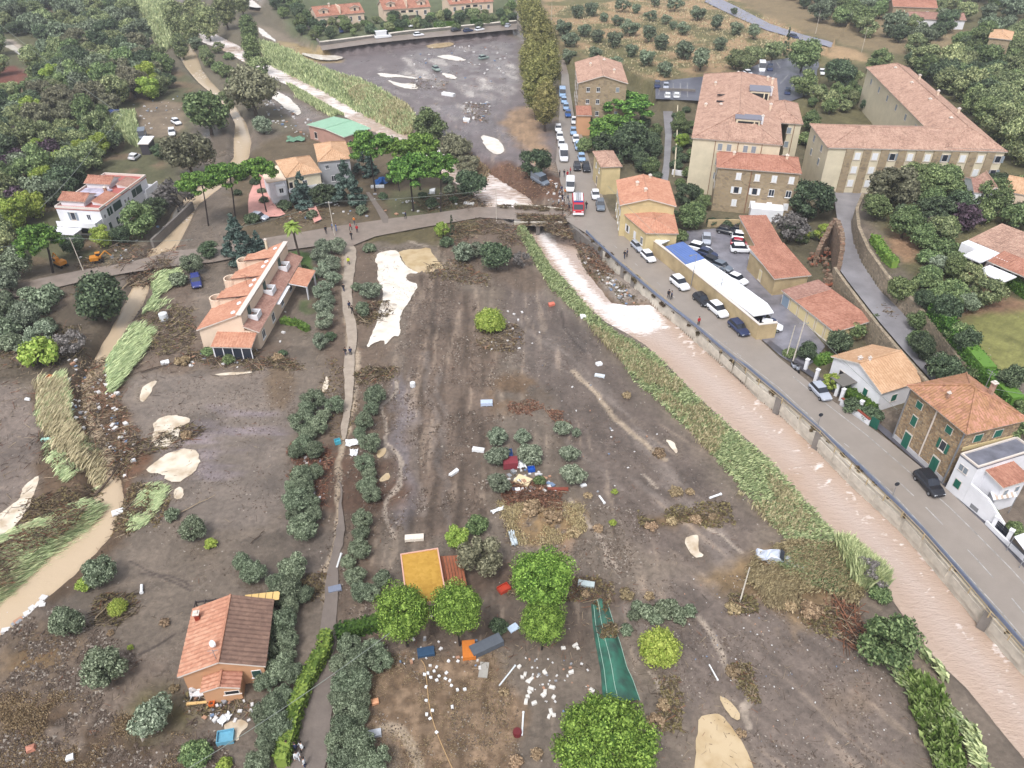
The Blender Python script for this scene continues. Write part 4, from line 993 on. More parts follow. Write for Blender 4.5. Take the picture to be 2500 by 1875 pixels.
for i, (x, y, w) in enumerate([(425,40,66),(462,70,60),(505,50,70),(548,20,66),(470,20,60),(440,110,50),(585,-8,60)]):
 tree('willow', x, y, w, 'pale riverside willow in the far upper left, %s from the stream' % ordn(i), 'tree', 'pale riverside trees')
# olive grove on the dry hill
row('olive_far', [(1444,19,36),(1520,9,36),(1377,63,42),(1393,92,40),(1390,133,38),(1428,70,34),(1460,85,34),(1501,92,42),(1509,47,28),(1539,63,44),(1586,76,46),(1615,98,40),(1589,35,30),(1627,44,26),(1668,66,34),(1643,60,22),(1706,28,38),(1751,51,40),(1798,66,34),(1792,25,20),(1542,120,34),(1580,136,44),(1672,117,48),(1713,139,58),(1624,165,40),(1504,149,34),(1453,127,36),(1760,104,34),(1842,73,38),(1554,19,24),(1649,6,38),(1410,25,34),(1600,4,26),(1475,40,24)],
 'olive tree on the dry grass slope, {} counted from the car park side', 'olives on the dry slope')
for i, (x, y, w) in enumerate([(1800,140,54),(1845,128,56),(1890,118,56),(1825,150,46)]):
 tree('wild', x, y, w, 'yellow-green tree above the hill car park, %s from the left' % ordn([0,2,3,1][i]), 'tree', 'trees above the hill car park')
# --- woods and gardens: every tree its own, alike ones share a label
def scatter(poly, spacing, kinds, wr, label, group, cat='tree', z=0.0, limit=400, clear=0.55, bld=None):
 w = WP(poly, z); x0, y0 = w.min(0); x1, y1 = w.max(0); n = 0; tries = 0
 loc = []
 while n < limit and tries < 6000:
  tries += 1
  x = RNG.uniform(x0, x1); y = RNG.uniform(y0, y1)
  if sdf(np.array([x]), np.array([y]), w)[0] < 0: continue
  if any((x-a)**2+(y-b)**2 < spacing*spacing for a, b in loc): continue
  R = RNG.uniform(*wr)
  if any((x-a)**2+(y-b)**2 < (clear*(R+r))**2 for a, b, r in PLACED): continue
  loc.append((x, y)); n += 1
  k = kinds[RNG.integers(len(kinds))]; s = SPEC[k]; v = RNG.integers(len(s['crowns']))
  o = empty(kind_name(k), (x, y, hz(x, y)), float(RNG.random()*6.28), label[k] if isinstance(label, dict) else label, cat, group)
  q = RNG.uniform(.85, 1.2)
  c = link('crown', s['crowns'][v], o); c.scale = (R, R, R*q); c.location = (0, 0, s['th']*0.75*R*q)
  t = link('trunk', s['trunks'][v], o); t.scale = (R, R, R*q)
  PLACED.append((x, y, R)); SCAT.append(o)
 return n
L1 = {'olive_far':'grey-green olive in the dense wood at the upper left','wild':'yellow-green tree in the dense wood at the upper left','brown':'brownish tree in the dense wood at the upper left','green':'green tree in the dense wood at the upper left','dark':'dark tree in the dense wood at the upper left','purple':'purplish shrub in the dense wood at the upper left','lime':'bright yellow-green tree in the wood at the upper left','bush':'low green bush in the wood at the upper left','olive':'grey olive in the dense wood at the upper left'}
cnt = 0
cnt += scatter([(0,-60),(290,-60),(330,60),(360,120),(250,140),(0,80)], 5.5, ['olive_far','olive_far','wild','dark','olive_far','bush'], (3.0,5.0), L1, 'wood at the upper left')
cnt += scatter([(90,160),(120,140),(250,145),(380,140),(420,210),(400,240),(300,250),(250,330),(0,330),(0,250),(80,245)], 5.2, ['wild','green','olive_far','dark','wild','brown','lime','bush'], (3.0,5.0), L1, 'wood at the upper left')
cnt += scatter([(0,330),(250,330),(300,370),(200,440),(120,520),(0,600)], 4.8, ['wild','dark','olive_far','green','wild','lime','purple'], (2.8,4.4), L1, 'wood at the upper left')
cnt += scatter([(-90,100),(0,100),(0,660),(-60,680)], 6, ['wild','dark'], (3.5,4.5), L1, 'wood at the upper left', limit=12)
L2 = {'bush':'low bush on the muddy strip between stream and upper river','wild':'wild tree on the strip between stream and upper river','olive_far':'grey tree on the strip between stream and upper river','brown':'brown-green tree on the strip between stream and upper river'}
cnt += scatter([(470,110),(570,140),(640,230),(600,330),(520,320),(560,240),(520,180)], 6, ['bush','wild','olive_far'], (1.5,3.2), L2, 'trees between stream and upper river', limit=14)
L3 = {'olive':'olive by the muddy field at the left edge','bush_dark':'dark bush among the rubble at the left edge','bush_olive':'grey-green bush at the left edge'}
cnt += scatter([(-60,700),(60,690),(130,730),(110,840),(40,860),(-60,850)], 3.6, ['olive','bush_olive','bush_olive'], (1.8,2.8), L3, 'olives at the left edge', limit=18)
L4 = {'wild':'yellow-green pine-like tree in the wood right of the long building','dark':'dark tree in the wood right of the long building','green':'green tree in the wood right of the long building'}
cnt += scatter([(2260,180),(2380,120),(2560,90),(2560,460),(2500,440),(2470,360),(2350,250)], 5.2, ['wild','green','dark','wild'], (3.4,5.2), L4, 'wood right of the long building', z=5)
L5 = {'olive_far':'grey olive in the thicket beyond the far road','dark':'dark tree in the thicket beyond the far road','wild':'wild tree in the thicket beyond the far road','brown':'brownish tree in the thicket beyond the far road','green':'green tree in the thicket beyond the far road'}
cnt += scatter([(1960,-20),(2500,-50),(2560,90),(2380,120),(2260,180),(2150,120),(2040,60),(1990,40)], 6.5, ['olive_far','dark','olive_far','wild','green'], (3.4,5.4), L5, 'thicket beyond the far road', z=5, limit=70)
cnt += scatter([(1820,-50),(1990,-50),(2020,30),(1940,10)], 8, ['dark','olive_far'], (3,5), L5, 'thicket beyond the far road', z=4, limit=16)
L6 = {'green':'green garden tree between the upper lane and the long building','dark':'dark garden tree between the upper lane and the long building','wild':'light garden tree between the upper lane and the long building','bush':'garden bush between the upper lane and the long building'}
cnt += scatter([(2140,490),(2250,440),(2500,470),(2500,560),(2380,560),(2330,560),(2200,590),(2130,540)], 4.2, ['green','dark','green','bush'], (2.2,3.8), L6, 'gardens above the lane', z=6.4, limit=40)
cnt += scatter([(2230,700),(2290,700),(2400,900),(2500,960),(2520,1080),(2440,1060),(2350,950),(2250,830)], 3.4, ['green','dark','bush'], (1.6,2.6), {'green':'green tree in the hedge line above the lane and lawn','dark':'dark tree in the hedge line above the lane and lawn','bush':'bush in the hedge line above the lane and lawn'}, 'hedge line above the lane', z=6.4, limit=34, clear=.4)
cnt += scatter([(2240,590),(2300,590),(2340,690),(2400,750),(2300,720),(2240,670)], 4.0, ['green','wild','bush'], (1.8,2.8), {'green':'green shrub tree in the villa garden','wild':'light shrub tree in the villa garden','bush':'low bush in the villa garden'}, 'villa garden shrubs', z=6.4, limit=10)
L7 = {'green':'green garden tree below the hill-top villas','bush':'garden bush below the hill-top villas','wild':'light garden tree below the hill-top villas','dark':'dark garden tree below the hill-top villas','bush_dark':'dark hedge bush below the hill-top villas'}
cnt += scatter([(735,50),(790,60),(1010,50),(1250,30),(1255,66),(1000,78),(900,84),(800,100),(770,104)], 4.6, ['green','bush','bush_dark','wild','dark'], (1.6,2.8), L7, 'gardens of the terraced villas', z=2.2, limit=60)
cnt += scatter([(640,0),(735,20),(770,104),(740,90),(690,50)], 5, ['dark','green'], (2.2,3.2), L7, 'gardens of the terraced villas', z=2.2, limit=14)
L8 = {'dark':'dark tree in the gardens behind the yellow house','green':'green tree in the gardens behind the yellow house','bush':'garden bush behind the yellow house','bush_dark':'dark garden bush behind the yellow house'}
cnt += scatter([(1445,300),(1600,320),(1608,440),(1560,425),(1525,370),(1440,365)], 3.6, ['dark','bush_dark','green'], (1.5,2.6), L8, 'gardens behind the yellow house', limit=22)
cnt += scatter([(1645,275),(1690,275),(1690,450),(1720,520),(1700,545),(1650,450)], 3.0, ['green','bush_dark','bush'], (1.2,2.0), L8, 'gardens behind the yellow house', limit=18)
L9 = {'green':'green tree between the apartment house and the long building','wild':'light tree between the apartment house and the long building','bush':'bush between the apartment house and the long building','dark':'dark tree between the apartment house and the long building'}
cnt += scatter([(1965,255),(2090,230),(2110,290),(1995,300),(1985,420),(1970,380)], 3.8, ['green','wild','bush','dark'], (1.6,2.8), L9, 'gardens beside the apartment house', z=1.5, limit=34)
cnt += scatter([(1730,545),(1840,548),(1840,560),(1735,560)], 2.4, ['bush_dark'], (1.1,1.5), {'bush_dark':'clipped dark hedge bush below the stone apartment block'}, 'hedge below the stone block', cat='hedge bush', limit=14, clear=.3)
cnt += scatter([(1910,545),(1960,560),(1990,590),(1950,600),(1920,590)], 2.4, ['bush_dark','bush'], (1.0,1.8), {'bush_dark':'dark shrub around the grey leafless tree','bush':'green shrub around the grey leafless tree'}, 'shrubs by the garages', limit=10, clear=.3)
cnt += scatter([(560,430),(640,440),(700,530),(820,540),(1130,500),(1120,430),(960,440),(880,440),(700,560),(600,540)], 5, ['bush_dark','bush_olive'], (1.0,2.0), {'bush_dark':'dark shrub in the pine villa garden','bush_olive':'grey shrub in the pine villa garden'}, 'shrubs of the pine villa garden', limit=16)
cnt += scatter([(500,840),(560,850),(700,870),(690,890),(440,890)], 4, ['weed','bush'], (.8,1.4), {'weed':'torn weeds caught in the driftwood below the terraced houses','bush':'torn green shrub caught below the terraced houses'}, 'torn shrubs in the driftwood', cat='shrub', limit=9)
WT = []
for i, (x, y, w, k) in enumerate([(1230,1690-0,30,'weed'),(1435,1210,26,'weed'),(1500,1200,20,'bush_lime'),(1650,1200,40,'weed'),(1685,1200,26,'weed'),(1496,1276,22,'bush_lime'),(1590,1285,36,'weed'),(1640,1272,30,'weed'),(1700,1268,34,'weed'),(1740,1262,26,'weed'),(1790,1485,46,'weed'),(1610,1105,40,'weed'),(1530,965,26,'weed'),(1790,1640,42,'weed'),(1810,1790,30,'weed'),(455,1100-38,34,'weed'),(425,1700-20,30,'weed'),(402,1530-10,30,'weed'),(270,1545,22,'weed'),(318,1580,18,'bush_lime'),(1430,1450,24,'weed'),(1530,1450,44,'weed'),(1585,1455,30,'weed'),(1300,1240,60,'weed'),(1350,1260,56,'weed'),(1400,1300,40,'weed'),(1460,1290,30,'weed'),(1980,1490,60,'weed'),(1930,1480,40,'weed'),(1600,1760,50,'weed'),(1620,1720,40,'weed'),(1260,1860,40,'weed'),(1310,1840,36,'weed')]):
 W_ = tree(k, x, y, w, ('brown flattened weed tuft rising from the silt' if k == 'weed' else 'fresh green tuft rising from the silt'), 'weeds', 'weed tufts in the silt'); WT.append(W_)
LMK = [((w[0]), G0(*w[1])) for w in [('the white hut in the wood',(133,66)),('the top left corner',(0,0)),('the left picture edge below the red soil',(0,330)),('the red soil patch',(30,195)),('the blue tarpaulin hut',(250,275)),('the white villa',(290,480)),('the stream yard',(330,290)),('the pine left of the white villa',(80,545)),('the bright far puddles',(330,60)),('the pale track at the left edge',(50,120)),('the grey hut in the wood',(215,128)),('the left picture edge beside the olives',(0,520)),('the big dark evergreen',(240,719)),('the tall poplars',(606,72)),('the first villa',(770,60)),('the camper van',(935,88)),('the middle villa',(1000,60)),('the last villa',(1150,50)),('the plane trees',(1301,52)),('the far white farmhouse',(2290,50)),('the stone tower',(2440,90)),('the far road',(2020,104)),('the top right corner',(2500,0)),('the long building corner',(2460,369)),('the top of the long building',(2222,168)),('the right picture edge above the tiled house',(2500,400)),('the right picture edge halfway up the wood',(2500,250)),('the purple tree',(2365,520)),('the curved lane',(2096,520)),('the white villa terrace',(2345,640)),('the lawn',(2400,850)),('the stone house roof',(2400,960)),('the garden lane',(1630,350)),('the large apartment block',(1911,355)),('the hill car park',(1990,225)),('the yellow house',(1660,500)),('the square house',(1520,400)),('the cedar',(578,590)),('the pine villa',(760,440)),('the umbrella pine grove',(1020,420)),('the blue car',(478,684)),('the terraced houses',(600,850)),('the car yard',(1780,560)),('the grey leafless tree',(1936,548)),('the olive group in the silt',(1300,1110)),('the straw patch',(1330,1270)),('the netting tunnel',(1500,1580)),('the very large pine',(1485,1800)),('the big ochre puddle',(1750,1800)),('the star-shaped puddle',(1695,1340)),('the brown meadow',(1100,1720)),('the orange-roofed house',(540,1600)),('the pale puddles',(380,1100)),('the dry reeds',(1950,1420)),('the dark bushes at the top of the wood',(200,20)),('the middle of the wood',(180,200)),('the reed patch in the wood',(300,320))]]
def relabel(objs):
 by = {}
 for o in objs:
  k = min(LMK, key=lambda l: (o.location.x-l[1][0])**2+(o.location.y-l[1][1])**2); d = (o.location.x-k[1][0])**2+(o.location.y-k[1][1])**2; b_ = o['label']
  for w in (' in the ',' beyond ',' between ',' below ',' by the ',' behind ',' among ',' on the ',' around ',' at the ',' beside ',' rising ',' scattered ',' of the ',' caught ',' right of ',' above '): b_ = b_.split(w)[0]
  by.setdefault((b_, k[0]), []).append((d, o))
 for (b_, lm), L_ in by.items():
  L_.sort(key=lambda t: t[0])
  for i, (_, o) in enumerate(L_): o['label'] = b_+(', the one nearest to ' if i == 0 else ', '+ordn(i)+' nearest to ')+lm
relabel(SCAT)
print('scattered', cnt)
relabel(WT)
# --- palm
def palm():
 g = G(735, 640, 0.0); o = empty('palm_tree', (g.x, g.y, g.z), 0, 'tall palm tree on the green lawn behind the terraced houses', 'palm tree')
 top = G(728, 572, 0)  # crown seen against the lawn
 h = 7.6
 b = MB(); b.tube((0, 0, -.1), (-.35, 0, h*.6), .24, .19, 8); b.tube((-.35, 0, h*.6), (-.45, 0, h), .19, .22, 8); b.build('trunk', bark, o)
 bm_ = MB(); rnd = random.Random(3)
 for k in range(46):
  a = rnd.random()*2*PI; el = rnd.uniform(-.7, 1.2); L = rnd.uniform(1.5, 2.1); p = Vector((-.45, 0, h)); d = Vector((math.cos(a)*math.cos(el), math.sin(a)*math.cos(el), math.sin(el)))
  s = Vector((-math.sin(a), math.cos(a), 0)); pts = []
  for j in range(6):
   t = j/5; c = p+d*L*t-Vector((0, 0, 1))*L*.55*t*t; w = .34*math.sin(PI*min(1, t*.9+.12))
   pts.append((c-s*w-Vector((0,0,w*.4)), c, c+s*w-Vector((0,0,w*.4))))
  for j in range(5):
   for q in (0, 1): bm_.add([pts[j][q], pts[j][q+1], pts[j+1][q+1], pts[j+1][q]], [(0,1,2,3)])
 bm_.build('crown', mat('palm_fronds', C(128,150,66,.9), .6, noise=.4, nscale=3), o)
palm()
tree('bush', 739, 655, 30, 'leafy shrub at the foot of the palm', 'shrub')
# --- hedges
def hedge(pts, w, h, label, m=None, z=None, dens=60, name='hedge'):
 P = [G(a, b) for a, b in pts]; c0 = P[0]
 Q = []; N = []
 for a, b in zip(P[:-1], P[1:]):
  L = (b-a).length; d = (b-a)/L; s = Vector((-d.y, d.x, 0)); n = int(L*dens*(w+2*h)/2)
  u = RNG.random(n); f = RNG.random(n); tot = w+2*h
  for i in range(n):
   q = f[i]*tot; base = a+(b-a)*u[i]-c0
   if q < h: p = base-s*w/2+Vector((0, 0, q)); nn = -s
   elif q < h+w: p = base+s*(q-h-w/2)+Vector((0, 0, h)); nn = Vector((0, 0, 1))
   else: p = base+s*w/2+Vector((0, 0, q-h-w)); nn = s
   p = p+Vector(RNG.normal(size=3)*.09); Q.append(p); N.append(nn+Vector(RNG.normal(size=3)*.5))
 V, F = quads(np.array(Q), np.array(N), .13+.1*RNG.random(len(Q)))
 mb = MB()
 for a, b in zip(P[:-1], P[1:]):
  d = (b-a); rz = math.atan2(d.y, d.x); mb.box(0, d.length, -w*.42, w*.42, -.3, h*.94, rz=rz, c=tuple(a-c0))
 b0 = len(V); V = np.concatenate([V, np.array(mb.V)]); Fm = np.concatenate([F, np.array(mb.F)+b0])
 me = mesh_np(name, V, Fm, m or LM['hedge'])
 o = link(name, me, None, c0); return tag(o, label, 'hedge')
hedge([(800,1560),(795,1600),(770,1640),(745,1690),(728,1740),(712,1800),(690,1875)], 1.2, 1.6, 'long clipped bright green hedge along the left of the lower track', LM['ivy'])
hedge([(822,1556),(850,1548),(905,1535),(925,1530)], 1.3, 1.3, 'short dark green hedge left of the bright pines')
hedge([(2130,590),(2165,640),(2182,655)], 1.3, 1.5, 'clipped green hedge on top of the lane retaining wall', LM['ivy'])
hedge([(2275,770),(2340,850),(2400,935),(2470,1010)], 2.2, 2.2, 'tall clipped hedge between the lane and the lawn', LM['hedge'], dens=40)
hedge([(2400,660),(2450,690),(2510,730)], 1.6, 1.6, 'hedge curving below the white villa')
hedge([(688,788),(730,795),(752,810)], 1.0, .9, 'low hedge around the garden of the terraced houses', LM['ivy'])
hedge([(705,690),(745,684),(775,680)], .6, .8, 'thin double hedge below the palm')
hedge([(1990,890),(2025,878)], 1.4, 1.2, 'hedge beside the motor scooters', LM['ivy'])
hedge([(2060,965),(2100,990),(2130,1015)], 1.6, 1.4, 'hedge inside the red garden fence')
hedge([(930,80),(985,76)], 1.6, 1.6, 'clipped hedge under the first two villas', dens=25)
hedge([(1060,66),(1110,62)], 1.6, 1.6, 'clipped hedge in the middle of the villas street', dens=25)
hedge([(1150,60),(1210,55)], 1.6, 1.6, 'clipped hedge at the end of the villas street', dens=25)
# --- reeds: nobody could count the canes
def reeds(name, poly, n, hgt, m, z=0.0, lean=(0, 0), blades=5, wdt=.05, hv=.35, patchy=None, floor=None, seed=0):
 rng = np.random.default_rng(500+seed)
 w = WP(poly, z); x0, y0 = w.min(0); x1, y1 = w.max(0)
 X = rng.uniform(x0, x1, n*6); Y = rng.uniform(y0, y1, n*6)
 k = sdf(X, Y, w) > -0.4*rng.random(n*6); X = X[k]; Y = Y[k]
 if patchy is not None:
  k = fbm(X, Y, 5, 3, seed+7) > patchy-0.12*rng.random(len(X)); X = X[k]; Y = Y[k]
 X = X[:n]; Y = Y[:n]; n = len(X); Z = H(X, Y)
 if floor is not None: Z = np.maximum(Z, floor)
 Xb = np.repeat(X, blades)+rng.normal(size=n*blades)*.22; Yb = np.repeat(Y, blades)+rng.normal(size=n*blades)*.22; Zb = np.repeat(Z, blades)-.05
 h = hgt*(1-hv*rng.random(n*blades))*(0.75+0.5*fbm(Xb, Yb, 7, 2, seed)); a = rng.random(n*blades)*2*PI
 lx = lean[0]+np.cos(a)*.28; ly = lean[1]+np.sin(a)*.28
 ln = np.sqrt(1+lx*lx+ly*ly)
 tx = Xb+lx*h/ln; ty = Yb+ly*h/ln; tz = Zb+h/ln
 mx_ = Xb+lx*h/ln*.4; my_ = Yb+ly*h/ln*.4; mz_ = Zb+h/ln*.66
 b = rng.random(n*blades)*PI; sx = np.cos(b)*wdt; sy = np.sin(b)*wdt
 V = np.stack([np.stack([Xb-sx*.5, Yb-sy*.5, Zb], -1), np.stack([Xb+sx*.5, Yb+sy*.5, Zb], -1), np.stack([mx_+sx*1.4, my_+sy*1.4, mz_], -1), np.stack([tx, ty, tz], -1), np.stack([mx_-sx*1.4, my_-sy*1.4, mz_], -1)], 1).reshape(-1, 3)
 F = (np.arange(n*blades)*5)[:, None]
 q = np.concatenate([F+np.array([[0,1,2,4]]), F+np.array([[4,2,3,3]])])
 me = bpy.data.meshes.new(name); me.vertices.add(len(V)); me.vertices.foreach_set('co', V.astype(np.float32).ravel())
 li = np.concatenate([(F+np.array([[0,1,2,4]])).ravel(), (F+np.array([[4,2,3]])).ravel()]).astype(np.int32)
 st = np.concatenate([np.arange(n*blades)*4, n*blades*4+np.arange(n*blades)*3]).astype(np.int32)
 me.loops.add(len(li)); me.loops.foreach_set('vertex_index', li); me.polygons.add(len(st)); me.polygons.foreach_set('loop_start', st)
 me.materials.append(m); me.update(calc_edges=True); me.validate()
 return tag(link(name, me), kind='stuff')
strip_l = [(1262,560),(1308,640),(1346,703),(1404,758),(1452,805),(1510,862),(1548,922),(1580,955),(1632,1000),(1706,1066),(1772,1144),(1855,1240),(1915,1312),(1985,1320)]
strip_r = [(2050,1330),(2010,1280),(1930,1190),(1860,1112),(1795,1062),(1706,982),(1645,918),(1590,868),(1545,840),(1495,812),(1445,770),(1392,705),(1342,655),(1305,597),(1275,552)]
reeds('reeds', strip_l+strip_r, 12000, .85, LM['reed'], blades=4, wdt=.07, lean=(.5,-.5), patchy=.30, hv=.7, seed=1)
reeds('reeds', [(1440,800),(1535,900),(1600,960),(1700,1060),(1800,1200),(1900,1300),(2000,1310),(1930,1210),(1800,1080),(1660,940),(1520,840)], 2600, 1.0, LM['reed_dry'], blades=3, wdt=.06, patchy=.55, lean=(.1,-.2), seed=2)
STRAW = leaf_mat('pale_straw', C(140,124,98,1.1), C(204,184,150,1.2))
reeds('dry_reeds', [(1850,1360),(1940,1320),(2060,1330),(2120,1400),(2090,1470),(2000,1440),(1900,1450),(1830,1420)], 2200, 1.7, STRAW, blades=6, wdt=.05, lean=(-.9,-1.0), hv=.7, patchy=.36, seed=3)
reeds('reeds', [(1900,1370),(1990,1330),(2070,1330),(2090,1400),(2060,1450),(1960,1420)], 900, 1.6, LM['reed'], blades=6, wdt=.05, lean=(-.6,-.6), hv=.7, patchy=.48, seed=33)
reeds('reeds', [(2040,1330),(2120,1350),(2150,1440),(2100,1440)], 1400, 2.6, LM['reed'], blades=5, wdt=.07, seed=4)
reeds('dry_reeds', [(1830,1390),(1900,1380),(1940,1440),(1960,1480),(1880,1480)], 1100, 1.3, STRAW, blades=5, wdt=.045, lean=(-.6,-1.4), hv=.7, seed=5)
reeds('bamboo', [(2190,1640),(2260,1600),(2330,1680),(2370,1760),(2400,1880),(2270,1900),(2290,1800),(2260,1720)], 420, 2.2, LM['reed'], blades=9, wdt=.12, lean=(-.8,.1), hv=.85, patchy=.44, seed=6)
reeds('bamboo', [(2210,1650),(2290,1690),(2350,1900),(2300,1900)], 330, 2.0, leaf_mat('bamboo_leaves', C(104,130,62,1), C(178,196,128,1.1)), blades=8, wdt=.16, lean=(-.3,-.1), hv=.7, seed=16)
reeds('reeds', [(632,105),(700,125),(800,180),(900,212),(985,262),(1020,300),(985,312),(870,255),(790,208),(700,165),(650,140)], 5200, 2.2, LM['reed'], blades=3, wdt=.16, seed=7)
reeds('dry_reeds', [(820,190),(900,215),(985,262),(1020,300),(985,312),(890,262)], 2600, 2.2, LM['reed_dry'], blades=3, wdt=.14, patchy=.42, seed=8)
reeds('riverbank_grass', [(700,200),(760,225),(840,275),(810,285),(730,240)], 1500, 1.3, LM['reed'], blades=3, wdt=.14, seed=9)
reeds('riverbank_scrub', [(1080,340),(1160,380),(1190,400),(1180,430),(1120,390)], 900, 1.8, LM['weed'], blades=5, wdt=.16, seed=19)
reeds('reeds', [(310,0),(420,0),(440,100),(400,130),(350,60)], 1500, 2.4, LM['reed'], blades=3, wdt=.2, seed=10)
reeds('reeds', [(-60,1340),(60,1290),(170,1240),(230,1230),(190,1290),(120,1340),(30,1410),(-60,1480)], 3400, 1.9, LM['reed'], blades=5, wdt=.05, lean=(2.6,1.0), patchy=.42, hv=.6, seed=11)
reeds('dry_reeds', [(-60,1340),(60,1290),(170,1240),(230,1230),(190,1290),(120,1340),(30,1410),(-60,1480)], 1600, 1.5, LM['reed_dry'], blades=5, wdt=.04, lean=(2.6,1.2), patchy=.46, seed=21)
reeds('reeds', [(90,1010),(150,970),(160,1080),(230,1100),(240,1180),(170,1200),(120,1130)], 1300, 1.6, LM['reed'], blades=5, wdt=.05, lean=(2.0,2.0), patchy=.46, seed=13)
reeds('reeds', [(95,930),(150,920),(160,1040),(130,1070),(95,1030)], 900, 1.7, LM['reed'], blades=5, wdt=.05, lean=(.5,1.6), patchy=.44, seed=14)
reeds('dry_reeds', [(95,930),(150,920),(160,1040),(230,1100),(240,1180),(130,1100),(95,1030)], 900, 1.9, LM['reed_dry'], blades=5, wdt=.05, lean=(.6,.8), patchy=.48, seed=24)
reeds('reeds', [(250,870),(330,790),(380,720),(360,650),(420,640),(440,700),(400,760),(340,870),(270,960)], 1900, 1.8, LM['reed'], blades=5, wdt=.06, lean=(1.2,.8), patchy=.50, hv=.6, seed=15)
reeds('dry_reeds', [(320,1240),(360,1190),(400,1200),(350,1280),(300,1310)], 700, 1.0, LM['reed'], blades=5, wdt=.04, lean=(2,1.6), patchy=.45, seed=17)
reeds('reeds', [(270,280),(330,290),(335,360),(290,330)], 700, 3.2, LM['reed'], blades=4, wdt=.16, seed=18)
reeds('meadow_grass', [(905,1600),(1230,1595),(1270,1900),(960,1900),(905,1780)], 5000, .12, LM['weed'], blades=2, wdt=.05, patchy=.40, seed=22)
reeds('slope_grass', [(1340,20),(1720,-20),(1990,95),(1870,150),(1690,175),(1600,195),(1420,130)], 3500, .7, LM['reed_dry'], z=3, blades=3, wdt=.12, patchy=.42, seed=23)
reeds('rough_grass', [(0,1700),(130,1690),(330,1760),(520,1830),(560,1900),(0,1900)], 3500, .25, LM['weed'], blades=3, wdt=.05, patchy=.5, seed=25)
reeds('straw', [(1215,1225),(1420,1235),(1430,1290),(1350,1330),(1260,1330)], 2200, .3, STRAW, blades=3, wdt=.045, patchy=.5, seed=26)
# ---------------------------------------------------------------- buildings
def stone_mat(name, cols, scale=2.0, mortar=C(150,138,120), rough=.9):
 m = bpy.data.materials.new(name); m.use_nodes = True; nt = m.node_tree; b = nt.nodes['Principled BSDF']; b.inputs['Roughness'].default_value = rough
 tc = nt.nodes.new('ShaderNodeTexCoord'); vo = nt.nodes.new('ShaderNodeTexVoronoi'); vo.inputs['Scale'].default_value = scale
 mp = nt.nodes.new('ShaderNodeMapping'); mp.inputs['Scale'].default_value = (1, 1, 1.5); nt.links.new(tc.outputs['Object'], mp.inputs[0]); nt.links.new(mp.outputs[0], vo.inputs['Vector'])
 sp = nt.nodes.new('ShaderNodeSeparateColor'); nt.links.new(vo.outputs['Color'], sp.inputs[0])
 r = nt.nodes.new('ShaderNodeValToRGB'); el = r.color_ramp.elements
 el[0].color = cols[0]; el[1].color = cols[-1]
 for i, c in enumerate(cols[1:-1]): e = el.new((i+1)/(len(cols)-1)); e.color = c
 nt.links.new(sp.outputs[0], r.inputs[0])
 v2 = nt.nodes.new('ShaderNodeTexVoronoi'); v2.feature = 'DISTANCE_TO_EDGE'; v2.inputs['Scale'].default_value = scale; nt.links.new(mp.outputs[0], v2.inputs['Vector'])
 lt = nt.nodes.new('ShaderNodeMath'); lt.operation = 'LESS_THAN'; lt.inputs[1].default_value = 0.06; nt.links.new(v2.outputs['Distance'], lt.inputs[0])
 mx = nt.nodes.new('ShaderNodeMix'); mx.data_type = 'RGBA'; nt.links.new(lt.outputs[0], mx.inputs[0]); nt.links.new(r.outputs[0], mx.inputs[6]); mx.inputs[7].default_value = mortar
 nt.links.new(mx.outputs[2], b.inputs['Base Color'])
 bp = nt.nodes.new('ShaderNodeBump'); bp.inputs['Distance'].default_value = .06; nt.links.new(v2.outputs['Distance'], bp.inputs['Height']); nt.links.new(bp.outputs[0], b.inputs['Normal'])
 return m
def tile_mat(name, a, b_, c=None):
 m = bpy.data.materials.new(name); m.use_nodes = True; nt = m.node_tree; b = nt.nodes['Principled BSDF']; b.inputs['Roughness'].default_value = .8
 tc = nt.nodes.new('ShaderNodeTexCoord'); vo = nt.nodes.new('ShaderNodeTexVoronoi'); vo.inputs['Scale'].default_value = 3.2; nt.links.new(tc.outputs['Object'], vo.inputs['Vector'])
 sp = nt.nodes.new('ShaderNodeSeparateColor'); nt.links.new(vo.outputs['Color'], sp.inputs[0])
 n = nt.nodes.new('ShaderNodeTexNoise'); n.inputs['Scale'].default_value = .35; n.inputs['Detail'].default_value = 7; n.inputs['Roughness'].default_value = .7; nt.links.new(tc.outputs['Object'], n.inputs['Vector'])
 mm = nt.nodes.new('ShaderNodeMath'); mm.operation = 'MULTIPLY_ADD'; mm.inputs[1].default_value = .38; nt.links.new(sp.outputs[0], mm.inputs[0]); nt.links.new(n.outputs['Fac'], mm.inputs[2])
 r = nt.nodes.new('ShaderNodeValToRGB'); r.color_ramp.elements[0].color = a; r.color_ramp.elements[1].color = b_; r.color_ramp.elements[0].position = .42; r.color_ramp.elements[1].position = .9
 if c: e = r.color_ramp.elements.new(.66); e.color = c
 nt.links.new(mm.outputs[0], r.inputs[0]); nt.links.new(r.outputs[0], b.inputs['Base Color'])
 return m
T_OR = tile_mat('orange_roof_tiles', C(194,134,108,.62), C(224,170,142,.62), C(210,150,122,.62))
T_BR = tile_mat('brown_pink_roof_tiles', C(152,112,100,.66), C(186,146,132,.66), C(170,128,114,.66))
T_PK = tile_mat('weathered_roof_tiles', C(160,126,110,.64), C(208,172,152,.66), C(188,150,132,.66))
T_RD = tile_mat('red_roof_tiles', C(166,110,90,.6), C(204,148,126,.62), C(188,130,108,.6))
T_OC = tile_mat('ochre_roof_tiles', C(200,156,120,.66), C(226,186,152,.66), C(212,170,134,.66))
T_BN = tile_mat('brown_roof_tiles', C(120,92,80,.62), C(152,120,104,.62), C(136,106,92,.62))
T_MU = tile_mat('mustard_roof', C(188,142,50,.66), C(212,166,72,.66), C(200,154,58,.66))
